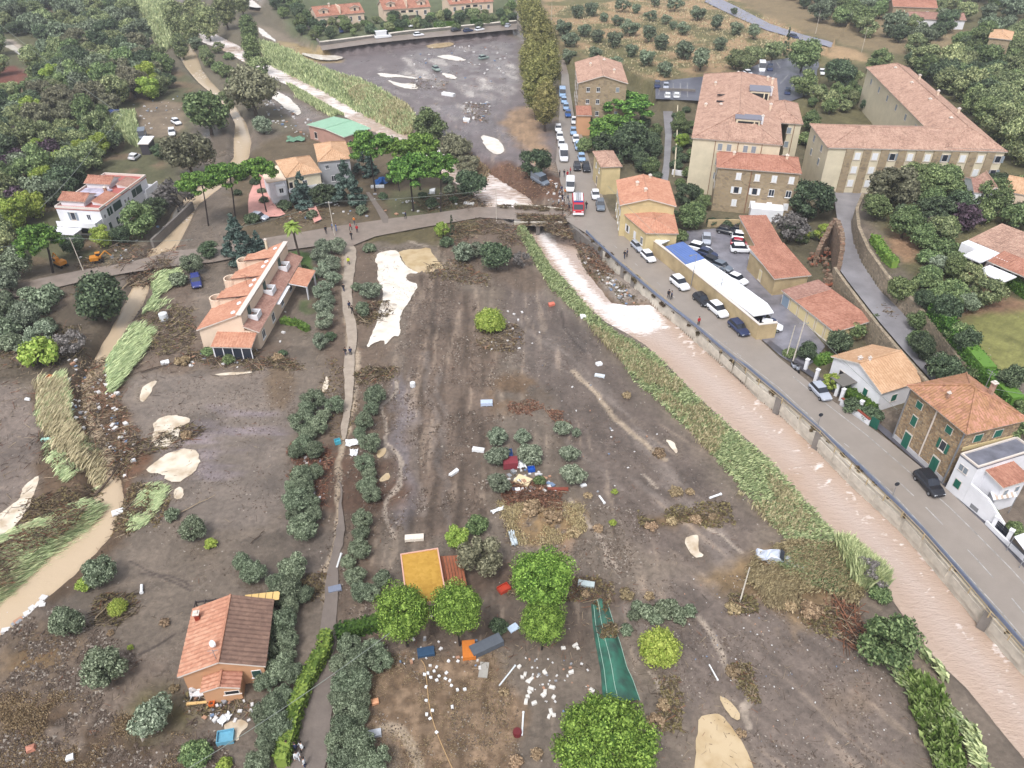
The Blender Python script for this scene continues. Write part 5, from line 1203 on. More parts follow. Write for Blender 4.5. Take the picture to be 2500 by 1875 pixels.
P_WH = mat('white_plaster', C(240,240,246,.78), .8, noise=.08, nscale=.6)
P_CR = mat('cream_plaster', C(226,214,188,.74), .85, noise=.10, nscale=.5)
P_YE = mat('yellow_plaster', C(220,200,154,.72), .85, noise=.14, nscale=.5)
P_PE = mat('peach_plaster', C(236,212,190,.78), .85, noise=.08, nscale=.5)
P_OR = mat('orange_plaster', C(214,164,126,.72), .85, noise=.08, nscale=.5)
P_PI = mat('pinkish_plaster', C(190,150,136,.78), .85, noise=.12, nscale=.5)
P_GY = mat('grey_plaster', C(176,178,184,.78), .85, noise=.12, nscale=.5)
S_BR = stone_mat('brown_stone_render', [C(160,142,118,.7), C(178,160,134,.7), C(142,126,106,.7)], 1.2, C(170,150,118))
S_HO = stone_mat('stone_house_masonry', [C(150,122,92), C(196,168,130), C(128,104,82), C(178,146,108)], 2.6)
S_WA = stone_mat('field_stone_wall', [C(150,134,114), C(190,172,148), C(132,118,100), C(172,154,130)], 2.0)
P_OC = mat('ochre_wall_render', C(200,178,140,.72), .9, noise=.25, nscale=.4)
CONC = mat('pale_concrete', C(206,198,186,.86), .85, noise=.3, nscale=.5, bump=.02, bscale=2)
CONC_D = mat('dark_concrete', C(130,124,120,.8), .85, noise=.25, nscale=.4)
WFR = mat('white_frame_paint', C(238,238,240,.8), .5)
GLS = mat('dark_window_glass', C(52,58,70,.7), .12, spec=.6)
GSH = mat('green_shutter_paint', C(38,104,88,.8), .5)
DGS = mat('dark_green_shutter_paint', C(52,78,72,.8), .5)
WSH = mat('white_shutter_paint', C(232,234,238,.8), .5)
BSH = mat('grey_blue_shutter_paint', C(140,150,160,.8), .5)
TRIM = mat('pale_eave_trim', C(222,212,204,.8), .6)
DARK = mat('dark_opening', C(44,42,46,.7), .8)
METAL = mat('grey_metal', C(150,152,158,.8), .4, metal=.3)
RUST = mat('rusty_metal', C(130,84,62,.8), .7)
WOOD = mat('timber', C(170,128,84,.8), .8, noise=.2, nscale=2)
def clip_poly(P, f):
 out = []
 for i in range(len(P)):
  a, b = P[i], P[(i+1) % len(P)]; fa, fb = f(a), f(b)
  if fa >= 0: out.append(a)
  if (fa >= 0) != (fb >= 0): out.append(a+(b-a)*(fa/(fa-fb)))
 return out
def roof_plane(b, P, e, pitch=.42, amp=.07, m=0, th=.16, mt=1):
 """one slope: polygon P, eave direction e; rolls of tiles run down the slope, with a board under them"""
 P = [Vector(p) for p in P]; n = (P[1]-P[0]).cross(P[2]-P[0]).normalized()
 if n.z < 0: n = -n; P = P[::-1]
 e = (Vector(e)-n*n.dot(Vector(e))).normalized()
 s = [p.dot(e) for p in P]; s0, s1 = min(s), max(s); k = max(2, int((s1-s0)/(pitch/2))); st = (s1-s0)/k
 for i in range(k):
  a, c = s0+i*st, s0+(i+1)*st
  Q = clip_poly(P, lambda p: p.dot(e)-a)
  if len(Q) < 3: continue
  Q = clip_poly(Q, lambda p: c-p.dot(e))
  if len(Q) < 3: continue
  V = []
  for p in Q:
   t = (p.dot(e)-s0)/st; w = abs(((t+1) % 2)-1)
   V.append(p+n*(.02+amp*w))
  b.add(V, [tuple(range(len(V)))], m)
 b.slab(P, th, mt)
class House:
 def __init__(s, name, label, A, B, ze, back=None, D=None, z0=None, cat='house', group=None, inset=.35):
  g = G((A[0]+B[0])/2, (A[1]+B[1])/2, ze) if z0 is None else None
  s.z0 = hz(g.x, g.y) if z0 is None else z0
  a = Vector(G0(*A, s.z0+ze)); b = Vector(G0(*B, s.z0+ze)); d = b-a; L = d.length; d.normalize(); nrm = Vector((-d.y, d.x))
  if D is None:
   c = Vector(G0(*back, s.z0+ze)); dv = math.atan2(c.y-a.y, c.x-a.x)-math.atan2(d.y, d.x)-PI/2
   if .2 < abs(dv) < .8:
    t = math.atan2(d.y, d.x)+dv*.35; md = (a+b)/2; d = Vector((math.cos(t), math.sin(t))); a = md-d*L/2; nrm = Vector((-d.y, d.x))
   D = abs((c-a).dot(nrm))
  s.rz = math.atan2(d.y, d.x); s.L = L; s.D = D; s.ze = ze; s.i = inset
  s.o = empty(name, (a.x, a.y, s.z0), s.rz, label, cat, group)
  s.a, s.d, s.n = a, d, nrm
  PLACED.append((a.x+d.x*L/2+nrm.x*D/2, a.y+d.y*L/2+nrm.y*D/2, min(L, D)*.4))
 def loc(s, px, py, z):
  g = Vector(G0(px, py, s.z0+z))-s.a; return (g.dot(s.d), g.dot(s.n))
 def walls(s, m, x0=None, x1=None, y0=None, y1=None, z1=None, z0=-.4, name='wall', parent=None):
  i = s.i; b = MB(); b.box(i if x0 is None else x0, s.L-i if x1 is None else x1, i if y0 is None else y0, s.D-i if y1 is None else y1, z0, s.ze if z1 is None else z1)
  return b.build(name, m, parent or s.o)
 def roof(s, kind, m, hr, x0=0, x1=None, y0=0, y1=None, z=None, gm=None, name='roof', pitch=.42, amp=.07, m2=None, ridge=True, gi=None):
  x1 = s.L if x1 is None else x1; y1 = s.D if y1 is None else y1; z = s.ze if z is None else z; b = MB(); gi = s.i if gi is None else gi
  X, Y = (1, 0, 0), (0, 1, 0); xm, ym = (x0+x1)/2, (y0+y1)/2; zz = z+hr
  mt = 1
  if kind == 'gx':
   roof_plane(b, [(x0,y0,z),(x1,y0,z),(x1,ym,zz),(x0,ym,zz)], X, pitch, amp, 0); roof_plane(b, [(x0,ym,zz),(x1,ym,zz),(x1,y1,z),(x0,y1,z)], X, pitch, amp, 3 if m2 else 0)
   for q in (x0+gi, x1-gi-.02): b.add([(q,y0+gi,z-.05),(q,y1-gi,z-.05),(q,ym,zz-.12-gi*hr/(y1-y0)),(q+.02,y0+gi,z-.05),(q+.02,y1-gi,z-.05),(q+.02,ym,zz-.12-gi*hr/(y1-y0))], [(0,1,2),(5,4,3)], 2)
   rg = [((x0,ym,zz+.08),(x1,ym,zz+.08))]
  elif kind == 'gy':
   roof_plane(b, [(x0,y0,z),(xm,y0,zz),(xm,y1,zz),(x0,y1,z)], Y, pitch, amp, 0); roof_plane(b, [(xm,y0,zz),(x1,y0,z),(x1,y1,z),(xm,y1,zz)], Y, pitch, amp, 3 if m2 else 0)
   for q in (y0+gi, y1-gi-.02): b.add([(x0+gi,q,z-.05),(x1-gi,q,z-.05),(xm,q,zz-.12),(x0+gi,q+.02,z-.05),(x1-gi,q+.02,z-.05),(xm,q+.02,zz-.12)], [(0,1,2),(5,4,3)], 2)
   rg = [((xm,y0,zz+.08),(xm,y1,zz+.08))]
  elif kind == 'hip':
   w, h = x1-x0, y1-y0
   if w >= h: r0, r1 = (x0+h/2, ym, zz), (x1-h/2, ym, zz)
   else: r0, r1 = (xm, y0+w/2, zz), (xm, y1-w/2, zz)
   if abs(w-h) < .5: r1 = r0 = (xm, ym, zz)
   c = [(x0,y0,z),(x1,y0,z),(x1,y1,z),(x0,y1,z)]
   if w >= h: pl = [([c[0],c[1],r1,r0],X),([c[1],c[2],r1],Y),([c[2],c[3],r0,r1],X),([c[3],c[0],r0],Y)]
   else: pl = [([c[0],c[1],r0],X),([c[1],c[2],r1,r0],Y),([c[2],c[3],r1],X),([c[3],c[0],r0,r1],Y)]
   for P, e in pl:
    P = [p for j, p in enumerate(P) if p != P[j-1]]
    roof_plane(b, P, e, pitch, amp, 0)
   rg = [(r0, r1)] if r0 != r1 else []
   rg += [(c[0], r0), (c[1], r1 if w >= h else r0), (c[2], r1), (c[3], r0 if w >= h else r1)]
   rg = [((p[0],p[1],p[2]+.08),(q[0],q[1],q[2]+.08)) for p, q in rg]
  elif kind == 'my':   # single slope rising away from the front
   roof_plane(b, [(x0,y0,z),(x1,y0,z),(x1,y1,zz),(x0,y1,zz)], X, pitch, amp, 0); rg = []
   for q in (x0+gi, x1-gi-.02): b.add([(q,y0+gi,z-.1),(q,y1-gi,z-.1),(q,y1-gi,zz-.2),(q+.02,y0+gi,z-.1),(q+.02,y1-gi,z-.1),(q+.02,y1-gi,zz-.2)], [(0,1,2),(5,4,3)], 2)
  elif kind == 'mx':   # single slope rising along x
   roof_plane(b, [(x0,y0,z),(x1,y0,zz),(x1,y1,zz),(x0,y1,z)], Y, pitch, amp, 0); rg = []
   for q in (y0+gi, y1-gi-.02): b.add([(x0+gi,q,z-.1),(x1-gi,q,z-.1),(x1-gi,q,zz-.2),(x0+gi,q+.02,z-.1),(x1-gi,q+.02,z-.1),(x1-gi,q+.02,zz-.2)], [(0,1,2),(5,4,3)], 2)
  elif kind == 'flat':
   b.box(x0, x1, y0, y1, z-.2, z, 0)
   for bx in ((x0, x1, y0, y0+.2), (x0, x1, y1-.2, y1), (x0, x0+.2, y0+.2, y1-.2), (x1-.2, x1, y0+.2, y1-.2)): b.box(*bx, z, z+hr, 1)
   rg = []
  if ridge:
   for p, q in rg: b.tube(p, q, .13, n=5, m=0)
  return b.build(name, [m, TRIM, gm or P_WH, m2 or m], s.o)
 def face(s, f):
  i = s.i
  return {'f': (Vector((0, i, 0)), 0.0), 'b': (Vector((s.L, s.D-i, 0)), PI), 'l': (Vector((i, s.D, 0)), -PI/2), 'r': (Vector((s.L-i, 0, 0)), PI/2)}[f]
 def win(s, f, u, z, w, h, style='plain', off=0.0):
  o, a = s.face(f); d = Vector((math.cos(a), math.sin(a), 0)); nn = Vector((math.sin(a), -math.cos(a), 0))
  p = o+d*u+nn*(.01+off)+Vector((0, 0, z))
  fr = link('door' if style.endswith('door') else 'window', WINM[style], s.o, p, a); fr.scale = (w, 1, h)
  for nm, me in WINK[style]: link(nm, me, fr)
  return fr
 def box(s, name, m, x0, x1, y0, y1, z0, z1, parent=None):
  b = MB(); b.box(x0, x1, y0, y1, z0, z1); return b.build(name, m, parent or s.o)
 def chimney(s, x, y, z, h=1.1, w=.5, m=None, parent=None, name='chimney'):
  b = MB(); b.box(-w/2, w/2, -w/2, w/2, -.6, h, 0, c=(x, y, z)); b.box(-w*.7, w*.7, -w*.7, w*.7, h, h+.12, 1, c=(x, y, z)); b.box(-w*.35, w*.35, -w*.35, w*.35, h+.12, h+.3, 1, c=(x, y, z))
  return b.build(name, [m or P_PE, TRIM], parent or s.o)
def frame_mesh(name, m, w=.06):
 b = MB()
 for bx in ((-.5, .5, -.5, -.5+w), (-.5, .5, .5-w, .5), (-.5, -.5+w, -.5+w, .5-w), (.5-w, .5, -.5+w, .5-w)): b.box(bx[0], bx[1], -.06, .0, bx[2], bx[3])
 b.box(-.62, .62, -.12, 0, -.56, -.5)
 return mesh(name, b.V, b.F, m)
def bx_mesh(name, m, *a):
 b = MB()
 for q in a: b.box(*q)
 return mesh(name, b.V, b.F, m)
WINM = {}; WINK = {}
def wstyle(k, fm, kids): WINM[k] = fm; WINK[k] = kids
_pane = bx_mesh('pane', GLS, (-.44, .44, -.03, .0, -.44, .44)); _mull = bx_mesh('mullion', WFR, (-.03, .03, -.05, -.03, -.44, .44))
wstyle('plain', frame_mesh('frame', WFR), [('pane', _pane), ('mullion', _mull)])
_cl = lambda m: [('shutter', bx_mesh('shutter', m, (-.45, -.01, -.09, -.061, -.46, .46))), ('shutter', bx_mesh('shutter', m, (.01, .45, -.09, -.061, -.46, .46)))]
_op = lambda m: [('pane', _pane), ('shutter', bx_mesh('shutter', m, (-1.0, -.52, -.07, -.02, -.48, .48))), ('shutter', bx_mesh('shutter', m, (.52, 1.0, -.07, -.02, -.48, .48)))]
wstyle('green', frame_mesh('frame', TRIM), _cl(GSH)); wstyle('white', frame_mesh('frame', TRIM), _cl(WSH)); wstyle('darkgreen', frame_mesh('frame', WFR), _cl(DGS))
wstyle('greenopen', frame_mesh('frame', TRIM), _op(GSH)); wstyle('whiteopen', frame_mesh('frame', TRIM), _op(WSH)); wstyle('greyopen', frame_mesh('frame', TRIM), _op(BSH)); wstyle('grey', frame_mesh('frame', TRIM), _cl(BSH))
wstyle('greendoor', frame_mesh('frame', TRIM), _cl(GSH)); wstyle('greydoor', frame_mesh('frame', TRIM), [('door_leaf', bx_mesh('door_leaf', mat('grey_blue_door', C(140,158,178,.8), .5), (-.46, .46, -.05, 0, -.5, .46)))])
wstyle('creamdoor', frame_mesh('frame', TRIM), [('door_leaf', bx_mesh('door_leaf', mat('cream_door', C(226,208,160,.8), .5), (-.46, .46, -.05, 0, -.5, .46)))])
wstyle('open', frame_mesh('frame', TRIM), [('opening', bx_mesh('opening', DARK, (-.46, .46, -.02, 0.0, -.5, .46)))])
wstyle('stone', bx_mesh('surround', TRIM, (-.56, .56, -.03, 0, -.56, .56)), [('shutter', bx_mesh('shutter', GSH, (-.46, -.01, -.08, -.031, -.47, .47))), ('shutter', bx_mesh('shutter', GSH, (.01, .46, -.08, -.031, -.47, .47)))])
# 1 orange-roofed house
h = House('bungalow', 'peach-walled house with one orange and one brown roof slope, standing in mud', (432,1654), (649,1627), 2.9, back=(453,1489))
h.walls(P_OR); h.roof('gy', T_OR, 1.5, gm=P_OR, m2=T_BN, pitch=.5, amp=.06)
h.chimney(.9, h.D-1.6, 3.2, .9, .45, mat('red_flue', C(150,62,46), .6)); h.win('r', 3, 1.5, 1.1, 1.2, 'darkgreen'); h.win('f', 7, 1.5, .9, 1.1, 'darkgreen')
bm_ = MB()
for k in range(9): bm_.box(k*h.L/8-.06 if k else 0, k*h.L/8+.06, h.D, h.D+1.2, 2.6, 2.75)
bm_.box(0, h.L, h.D+1.1, h.D+1.25, 2.45, 2.6)
for k in range(4): bm_.box(k*h.L/3-.1+.1*(k==0), k*h.L/3+.1-.1*(k==3), h.D+1.0, h.D+1.15, -.2, 2.45)
bm_.build('pergola', mat('dark_timber', C(74,66,66), .8), h.o)
for k in range(5): h.box('board', mat('yellow_board', C(232,196,130), .8), h.L*.62+k*.72, h.L*.62+k*.72+.66, h.D+.05, h.D+1.15, 2.76, 2.80)
ax0, _ = h.loc(489, 1689, 2.1); ax1, ay = h.loc(587, 1679, 2.1)
h.walls(P_OR, ax0+.15, ax1-.15, ay+.15, .35, 2.1, name='porch_wall'); h.roof('gy', T_OR, .55, ax0, ax1, ay-.05, .3, 2.15, gm=P_OR, name='porch_roof', pitch=.4, m2=T_RD)
pw = h.win('f', (ax0+ax1)/2+.9, 1.35, 1.4, .55, 'open'); pw.location.y = ay+.14
dish = MB(); dish.tube((0,0,0),(0,0,.6),.03); dish.tube((0,0,.6),(-.1,-.15,.66),.38,.30,10); dish.build('satellite_dish', P_WH, h.o, (h.L/2-.7, 1.9, 4.2))
an = MB(); an.tube((0,0,0),(0,0,1.4),.03); an.tube((-.5,0,1.3),(.5,0,1.3),.02); an.tube((-.3,-.2,1.1),(.3,.2,1.1),.02); an.build('aerial', METAL, h.o, (h.L/2-.3, .5, 4.3))
# 2 terraced houses
h = House('terraced_house', 'row of terraced houses with stepped orange roofs and round turret balconies', (479,807), (630,811), 3.4, back=(568,624), inset=.3)
L, D = h.L, h.D; xr = L*.72
h.walls(P_PE, z1=3.3)
b = MB(); b.add([(.3,.3,3.3),(xr+.5,.3,3.3),(xr+.5,.3,6.0),(xr,.3,6.1),(.3,D-.3,3.3),(xr+.5,D-.3,3.3),(xr+.5,D-.3,6.0),(xr,D-.3,6.1)],[(0,1,2,3),(7,6,5,4),(1,5,6,2),(3,2,6,7),(0,3,7,4)]); b.build('upper_wall', P_PE, h.o)
b = MB(); roof_plane(b, [(0,0,3.45),(xr,0,6.35),(xr,D,6.35),(0,D,3.45)], (0,1,0), .42); b.build('roof', [T_OR, TRIM], h.o)
b = MB(); roof_plane(b, [(xr+.55,0,4.35),(L+.2,0,3.35),(L+.2,D,3.35),(xr+.55,D,4.35)], (0,1,0), .42); b.build('lower_roof', [T_BR, TRIM], h.o)
b = MB(); b.box(xr-.15, xr+.65, -.05, D+.05, 6.35, 6.5); b.build('coping', TRIM, h.o)
for k, y in enumerate([D*.30, D*.56, D*.82]):
 w = 2.1; x0 = L*.12
 b = MB(); b.box(x0+.5, xr, y-w/2, y+w/2, 3.4, 5.55); b.build('dormer_wall', P_PE, h.o)
 b = MB(); roof_plane(b, [(x0+.2,y-w/2-.25,5.5),(xr,y-w/2-.25,6.3),(xr,y+w/2+.25,6.3),(x0+.2,y+w/2+.25,5.5)], (0,1,0), .42); b.build('dormer_roof', [T_OR, mat('dark_gutter', C(112,84,78), .6)], h.o)
 t = MB(); n = 16; r = 1.25
 for i in range(n):
  a0, a1 = 2*PI*i/n, 2*PI*(i+1)/n
  t.prism([((x0-.3)+math.cos(a0)*r, y+math.sin(a0)*r), ((x0-.3)+math.cos(a1)*r, y+math.sin(a1)*r), ((x0-.3)+math.cos(a1)*(r-.2), y+math.sin(a1)*(r-.2)), ((x0-.3)+math.cos(a0)*(r-.2), y+math.sin(a0)*(r-.2))], -.3, 5.0)
 t.prism([((x0-.3)+math.cos(2*PI*i/n)*(r-.2), y+math.sin(2*PI*i/n)*(r-.2)) for i in range(n)], 3.6, 4.05, 1)
 t.build('turret', [P_PE, mat('turret_floor', C(160,124,108), .8)], h.o)
 b = MB(); b.box(x0+.42, x0+.5, y-.5, y+.5, 4.1, 5.3); b.build('turret_door', DARK, h.o)
for y in [D*.06, D*.17, D*.40, D*.47, D*.66, D*.73, D*.93]:
 s_ = MB(); s_.tube((0,0,0),(-.06,0,.16),.42,.34,12); s_.build('skylight', P_WH, h.o, (L*.60, y, 3.45+2.9*L*.60/xr+.05))
for y in [D*.14, D*.45, D*.78]:
 b = MB()
 for bx in ((0,1.5,-1.0,-.85),(0,1.5,.85,1.0),(1.35,1.5,-.85,.85)): b.box(*bx, -.3, .7)
 b.box(0, 1.35, -.85, .85, -.3, .1, 1); b.box(-.1, .02, -.6, .6, -.1, 1.7, 2)
 b.build('balcony', [P_WH, CONC_D, DGS], h.o, (xr+.55, y, 4.2))
b = MB(); roof_plane(b, [(L*.32,-3.0,2.4),(L*.97,-3.0,2.4),(L*.97,.28,3.1),(L*.32,.28,3.1)], (1,0,0), .42); b.build('porch_roof', [T_OR, TRIM], h.o)
b = MB()
for k in range(5): b.box(L*.34+k*L*.15, L*.34+k*L*.15+.12, -2.8, -2.68, -.3, 2.3)
b.box(L*.34, L*.95, -2.74, -2.72, 0, 2.2, 1); b.box(L*.33, L*.335, -2.7, .25, -.3, 2.2, 2); b.build('porch', [P_WH, GLS, P_WH], h.o)
b = MB(); roof_plane(b, [(L+.3,D*.62,3.3),(L+3.4,D*.62,2.7),(L+3.4,D*.85,2.7),(L+.3,D*.85,3.3)], (0,1,0), .42); b.box(L+3.1,L+3.25,D*.63,D*.65,-.3,2.6,1); b.box(L+3.1,L+3.25,D*.82,D*.84,-.3,2.6,1); b.build('terrace_canopy', [T_OR, P_WH], h.o)
b = MB(); b.box(L-.1, L+.7, D*.36, D*.60, 3.0, 3.15); b.build('awning', P_WH, h.o)
h.chimney(xr*.55, D-.6, 5.6, 1.4, .35, P_CR)
for y in (D*.1, D*.3, D*.5, D*.7, D*.9): h.win('r', y, 1.5, 1.3, 1.5, 'plain'); h.win('l', y, 1.6, 1.0, 1.2, 'plain')
ant = MB(); ant.tube((0,0,0),(0,0,1.9),.04); ant.tube((-.7,0,1.7),(.7,0,1.5),.03); ant.tube((0,-.6,1.2),(.1,.6,1.4),.03); ant.build('aerial', RUST, h.o, (L*.5, D*.43, 5.6))
# 3 white house on the left
h = House('white_villa', 'long white two-storey house with red terraces and dark shuttered windows, left side', (243,514), (357,431), 5.6, D=9.5, inset=.1)
L, D = h.L, h.D
h.walls(P_WH, z1=5.5); h.roof('flat', mat('red_terrace_floor', C(190,110,104), .6, noise=.15, nscale=1), .45, z=5.6, gm=P_WH)
for x0, x1 in ((L*.06, L*.30), (L*.56, L*.80)):
 h.walls(P_WH, x0+.3, x1-.3, D*.42, D-.6, 6.7, 5.5, name='attic_wall'); h.roof('gy', T_RD, .9, x0, x1, D*.36, D-.2, 6.7, name='attic_roof')
b = MB(); b.box(L*.33, L*.54, D*.30, D-.8, 5.7, 5.95); b.build('terrace_slab', mat('stained_white_terrace', C(196,190,210,.8), .5, noise=.5, nscale=.5), h.o)
h.roof('my', T_RD, .7, L*.12, L*.42, -.3, D*.3, 5.75, name='front_roof'); h.roof('my', T_BR, .7, L*.62, L*.86, -.3, D*.3, 5.75, name='front_roof')
for x in (L*.14, L*.19, L*.26, L*.30, L*.34, L*.38, L*.66, L*.70, L*.75, L*.79, L*.83): h.win('f', x, 4.2, .8, 1.7, 'darkgreen')
for x in (L*.06, L*.48, L*.55): h.win('f', x, 3.9, .6, .8, 'plain')
for x in (L*.1, L*.25, L*.45, L*.62): h.win('f', x, 1.5, .9, 1.6, 'darkgreen')
h.win('l', D*.35, 4.0, 1.0, 1.7, 'greyopen'); h.win('l', D*.7, 4.0, .8, 1.2, 'plain'); h.win('l', D*.5, 1.1, 1.8, 1.6, 'open'); h.win('r', D*.5, 4.0, 1.0, 1.4, 'plain')
b = MB(); b.box(-2.2, 0, 0.2, D*.9, 2.7, 2.95); b.box(-2.2, -2.05, .2, D*.9, 2.95, 3.8); b.box(-2.2, .1, .2, .35, 2.95, 3.8)
for y in (.3, D*.45, D*.85): b.box(-2.15, -1.95, y, y+.2, -.3, 2.7)
b.build('balcony', P_WH, h.o)
b = MB(); b.box(-5.2, -2.3, D*.35, D*1.1, 2.5, 2.65)
for q in ((-5.1, D*.36), (-5.1, D*1.05), (-2.5, D*1.05)): b.box(q[0], q[0]+.15, q[1], q[1]+.15, -.5, 2.5)
b.build('awning', P_WH, h.o)
b = MB(); b.box(L*.86, L+2.6, -.6, D*.5, -.3, 2.8); b.box(L*.86, L+2.6, -.6, -.4, 2.8, 3.6); b.build('terrace', P_WH, h.o)
h.chimney(L*.43, D*.32, 6.3, .8, .5, T_RD)
# 4 villa among the pines
h = House('pine_villa_block', 'taller tiled villa block among the pines, grey-green walls', (776,396), (858,388), 6.0, back=(765,353))
h.walls(P_GY); h.roof('hip', T_OC, 1.5)
for x in (h.L*.25, h.L*.6): h.win('f', x, 4.6, .8, .9, 'plain')
h.win('f', h.L*.4, 1.8, 1.0, 1.4, 'plain'); h.win('r', h.D*.5, 4.6, .7, 1.2, 'plain')
h = House('pine_villa', 'tiled villa with cream roof terrace and projecting bay, beside the umbrella pines', (698,435), (786,421), 5.6, back=(689,391))
h.walls(P_CR); h.roof('hip', T_OC, 1.5)
h.walls(P_WH, -3.6, -.0, .4, h.D*.75, 5.2, name='bay_wall'); b = MB(); b.box(-4.2, -.02, -.2, h.D*.8, 5.2, 5.4); b.build('terrace_roof', P_PE, h.o)
h.walls(P_WH, -2.6, -.6, -1.4, .4, 4.6, 2.4, name='bay_wall'); w_ = h.win('f', -1.6, 3.6, .9, 1.1, 'plain'); w_.location.y = -1.41
h.win('f', .9, 3.6, .8, 1.8, 'open'); h.win('f', h.L*.5, 3.8, 1.0, 1.2, 'plain')
b = MB(); b.box(.1, h.L, -1.1, .34, 2.6, 2.8); b.box(.1, h.L, -1.1, -1.0, 2.8, 3.6); b.build('balcony', P_WH, h.o)
PINK = mat('pink_terrace_paving', C(222,164,154,.8), .5, noise=.18, nscale=.8)
def zoomc(X0, Y0, s, pts): return [(X0+a*s, Y0+b*s) for a, b in pts]
tri_sheet('terrace_paving', WP(zoomc(600,330,.1386,[(220,660),(420,640),(520,780),(500,1000),(480,1200),(600,1290),(700,1390),(590,1430),(380,1440),(50,1400),(40,1200),(60,1050)]), .3), .34, PINK, densify=2)
tri_sheet('red_path', WP(zoomc(600,330,.1386,[(1090,1290),(1230,1240),(1340,1480),(1210,1540)]), .3), .33, PINK, densify=2)
# 5 green-roofed shed
h = House('green_roof_shed', 'shed with a faded green sheet roof beside the upper river', (847,337), (899,312), 3.6, back=(803,288), cat='shed')
h.walls(P_PI); h.roof('gx', mat('faded_green_sheet', C(150,190,164,.8), .6, noise=.08, nscale=.6), .5, pitch=.5, amp=.05, gm=P_PI); h.win('f', 2, 1.6, .8, 1.4, 'open'); h.win('l', 3, 1.4, 1.2, 1.8, 'open')
# 6 hill-top villas
for k, (A, B, bk) in enumerate([((772,42),(891,31),12), ((935,25),(1052,17),12), ((1097,12),(1206,4),12)]):
 h = House('duplex_villa', 'duplex villa with dormers above the flooded field, %s of three from the left' % ordn(k), A, B, 4.2, D=bk, group='duplex villas in a row')
 h.walls(P_PE); h.roof('gx', T_RD, 2.6, gm=P_PE); L, D = h.L, h.D
 for x in (L*.18, L*.82):
  b = MB(); b.box(x-1.7, x+1.7, 1.6, 5.2, 4.3, 6.3); b.build('dormer_wall', P_PE, h.o)
  h.roof('gy', T_RD, .7, x-2.0, x+2.0, 1.2, 5.6, 6.3, name='dormer_roof', gm=P_PE)
  w_ = h.win('f', x, 5.4, .9, 1.2, 'open'); w_.location.y = 1.59
 for x in (L*.12, L*.30, L*.70, L*.88): h.win('f', x, 2.4, 1.1, 1.7, 'plain')
 for x in (L*.42, L*.58): h.win('f', x, 2.9, 2.2, 1.5, 'open')
 b = MB(); b.box(L*.33, L*.67, -1.4, .34, 1.9, 2.1); b.box(L*.33, L*.67, -1.4, -1.28, 2.1, 3.0); b.box(L*.33, L*.34, -1.3, .3, -.3, 1.9); b.box(L*.66, L*.67, -1.3, .3, -.3, 1.9); b.build('balcony', P_CR, h.o)
 b = MB(); b.box(L*.49, L*.51, .3, D*.55, 4.5, 7.1); b.build('party_wall', P_PE, h.o); h.chimney(L*.35, D*.45, 6.7, .8, .6)
# 7 apartment house by the plane trees
h = House('apartment_house', 'four-storey stone apartment house behind the umbrella pines, top of the street', (1410,203), (1534,204), 12, back=(1393,152), cat='apartment house')
h.walls(S_BR); h.roof('gy', T_PK, 1.9, gm=S_BR)
for z in (10.3, 7.2, 4.1):
 for x in (h.L*.22, h.L*.42, h.L*.8): h.win('f', x, z, .9, 1.2, 'plain' if x < h.L*.5 else 'grey')
 for y in (h.D*.15, h.D*.32, h.D*.5, h.D*.68, h.D*.85): h.win('l', y, z, 1.0, 1.4, 'white')
for q in ((.3, .6), (.75, .3), (.6, .8)): h.chimney(h.L*q[0], h.D*q[1], 12.9, .9)
h.walls(P_OR, -.0, 3.6, -5.2, .34, 5.2, name='annex_wall'); h.roof('my', T_RD, .8, -.2, 3.9, -5.5, .3, 5.3, name='annex_roof')
# 8 large apartment block
h = House('apartment_block', 'largest cream apartment block with wide hipped tile roof and roof terraces', (1688,337), (1911,355), 12.5, back=(1698,180), cat='apartment block')
L, D = h.L, h.D
h.walls(P_CR); h.roof('hip', T_PK, 3.4)
for x, y, w_, d_ in ((L*.60, D*.14, 5.0, 3.0), (L*.74, D*.58, 4.4, 4.6)):
 b = MB(); b.box(x-w_/2, x+w_/2, y-d_/2, y+d_/2, 12.4, 15.5, 0); b.box(x-w_/2-.3, x+w_/2+.3, y-d_/2-.1, y+d_/2+.3, 15.5, 15.7, 1)
 b.box(x-w_/2+.4, x+w_/2-1.3, y-d_/2-.04, y-d_/2-.005, 13.6, 15.1, 2); b.box(x+w_/2-1.0, x+w_/2-.3, y-d_/2-.04, y-d_/2-.005, 13.4, 15.1, 2)
 b.build('roof_dormer', [P_CR, mat('grey_lead_roof', C(134,134,148), .5), DARK], h.o)
 h.chimney(x+w_/2+.5, y+.5, 14.6, 1.3, .5, P_WH)
for x, y, z in ((.18,.72,13.6),(.32,.9,13.4),(.28,.36,13.8),(.46,.86,14.6),(.87,.40,13.6),(.92,.85,13.2),(.86,.88,13.2),(.1,.4,13.0),(.46,.2,14.2)): h.chimney(L*x, D*y, z, 1.2 if x > .8 else .8, .5)
for x0, y0 in ((L*.22, D*.50), (L*.22, D*.40)):
 b = MB(); b.box(x0, x0+2.6, y0, y0+.5, 0, .25); b.build('roof_slot', DARK, h.o, (0, 0, 12.5+3.4*(x0+1.3)/(L/2)))
for z in (11.0, 7.8, 4.6):
 for x in (L*.33, L*.43, L*.61, L*.70): h.win('f', x, z, 1.0, 1.5, 'grey')
 for y in (D*.2, D*.5, D*.8): h.win('l', y, z, 1.0, 1.4, 'grey'); h.win('r', y, z, 1.0, 1.4, 'grey')
for x in (L*.27, L*.78, L*.52): h.box('drainpipe', RUST, x, x+.12, .2, .345, 0, 12.4)
h2 = House('apartment_wing', 'cream wing of the largest apartment block, with its own hipped roof', (1880,300), (1961,303), 12.2, back=(1903,251), cat='apartment block')
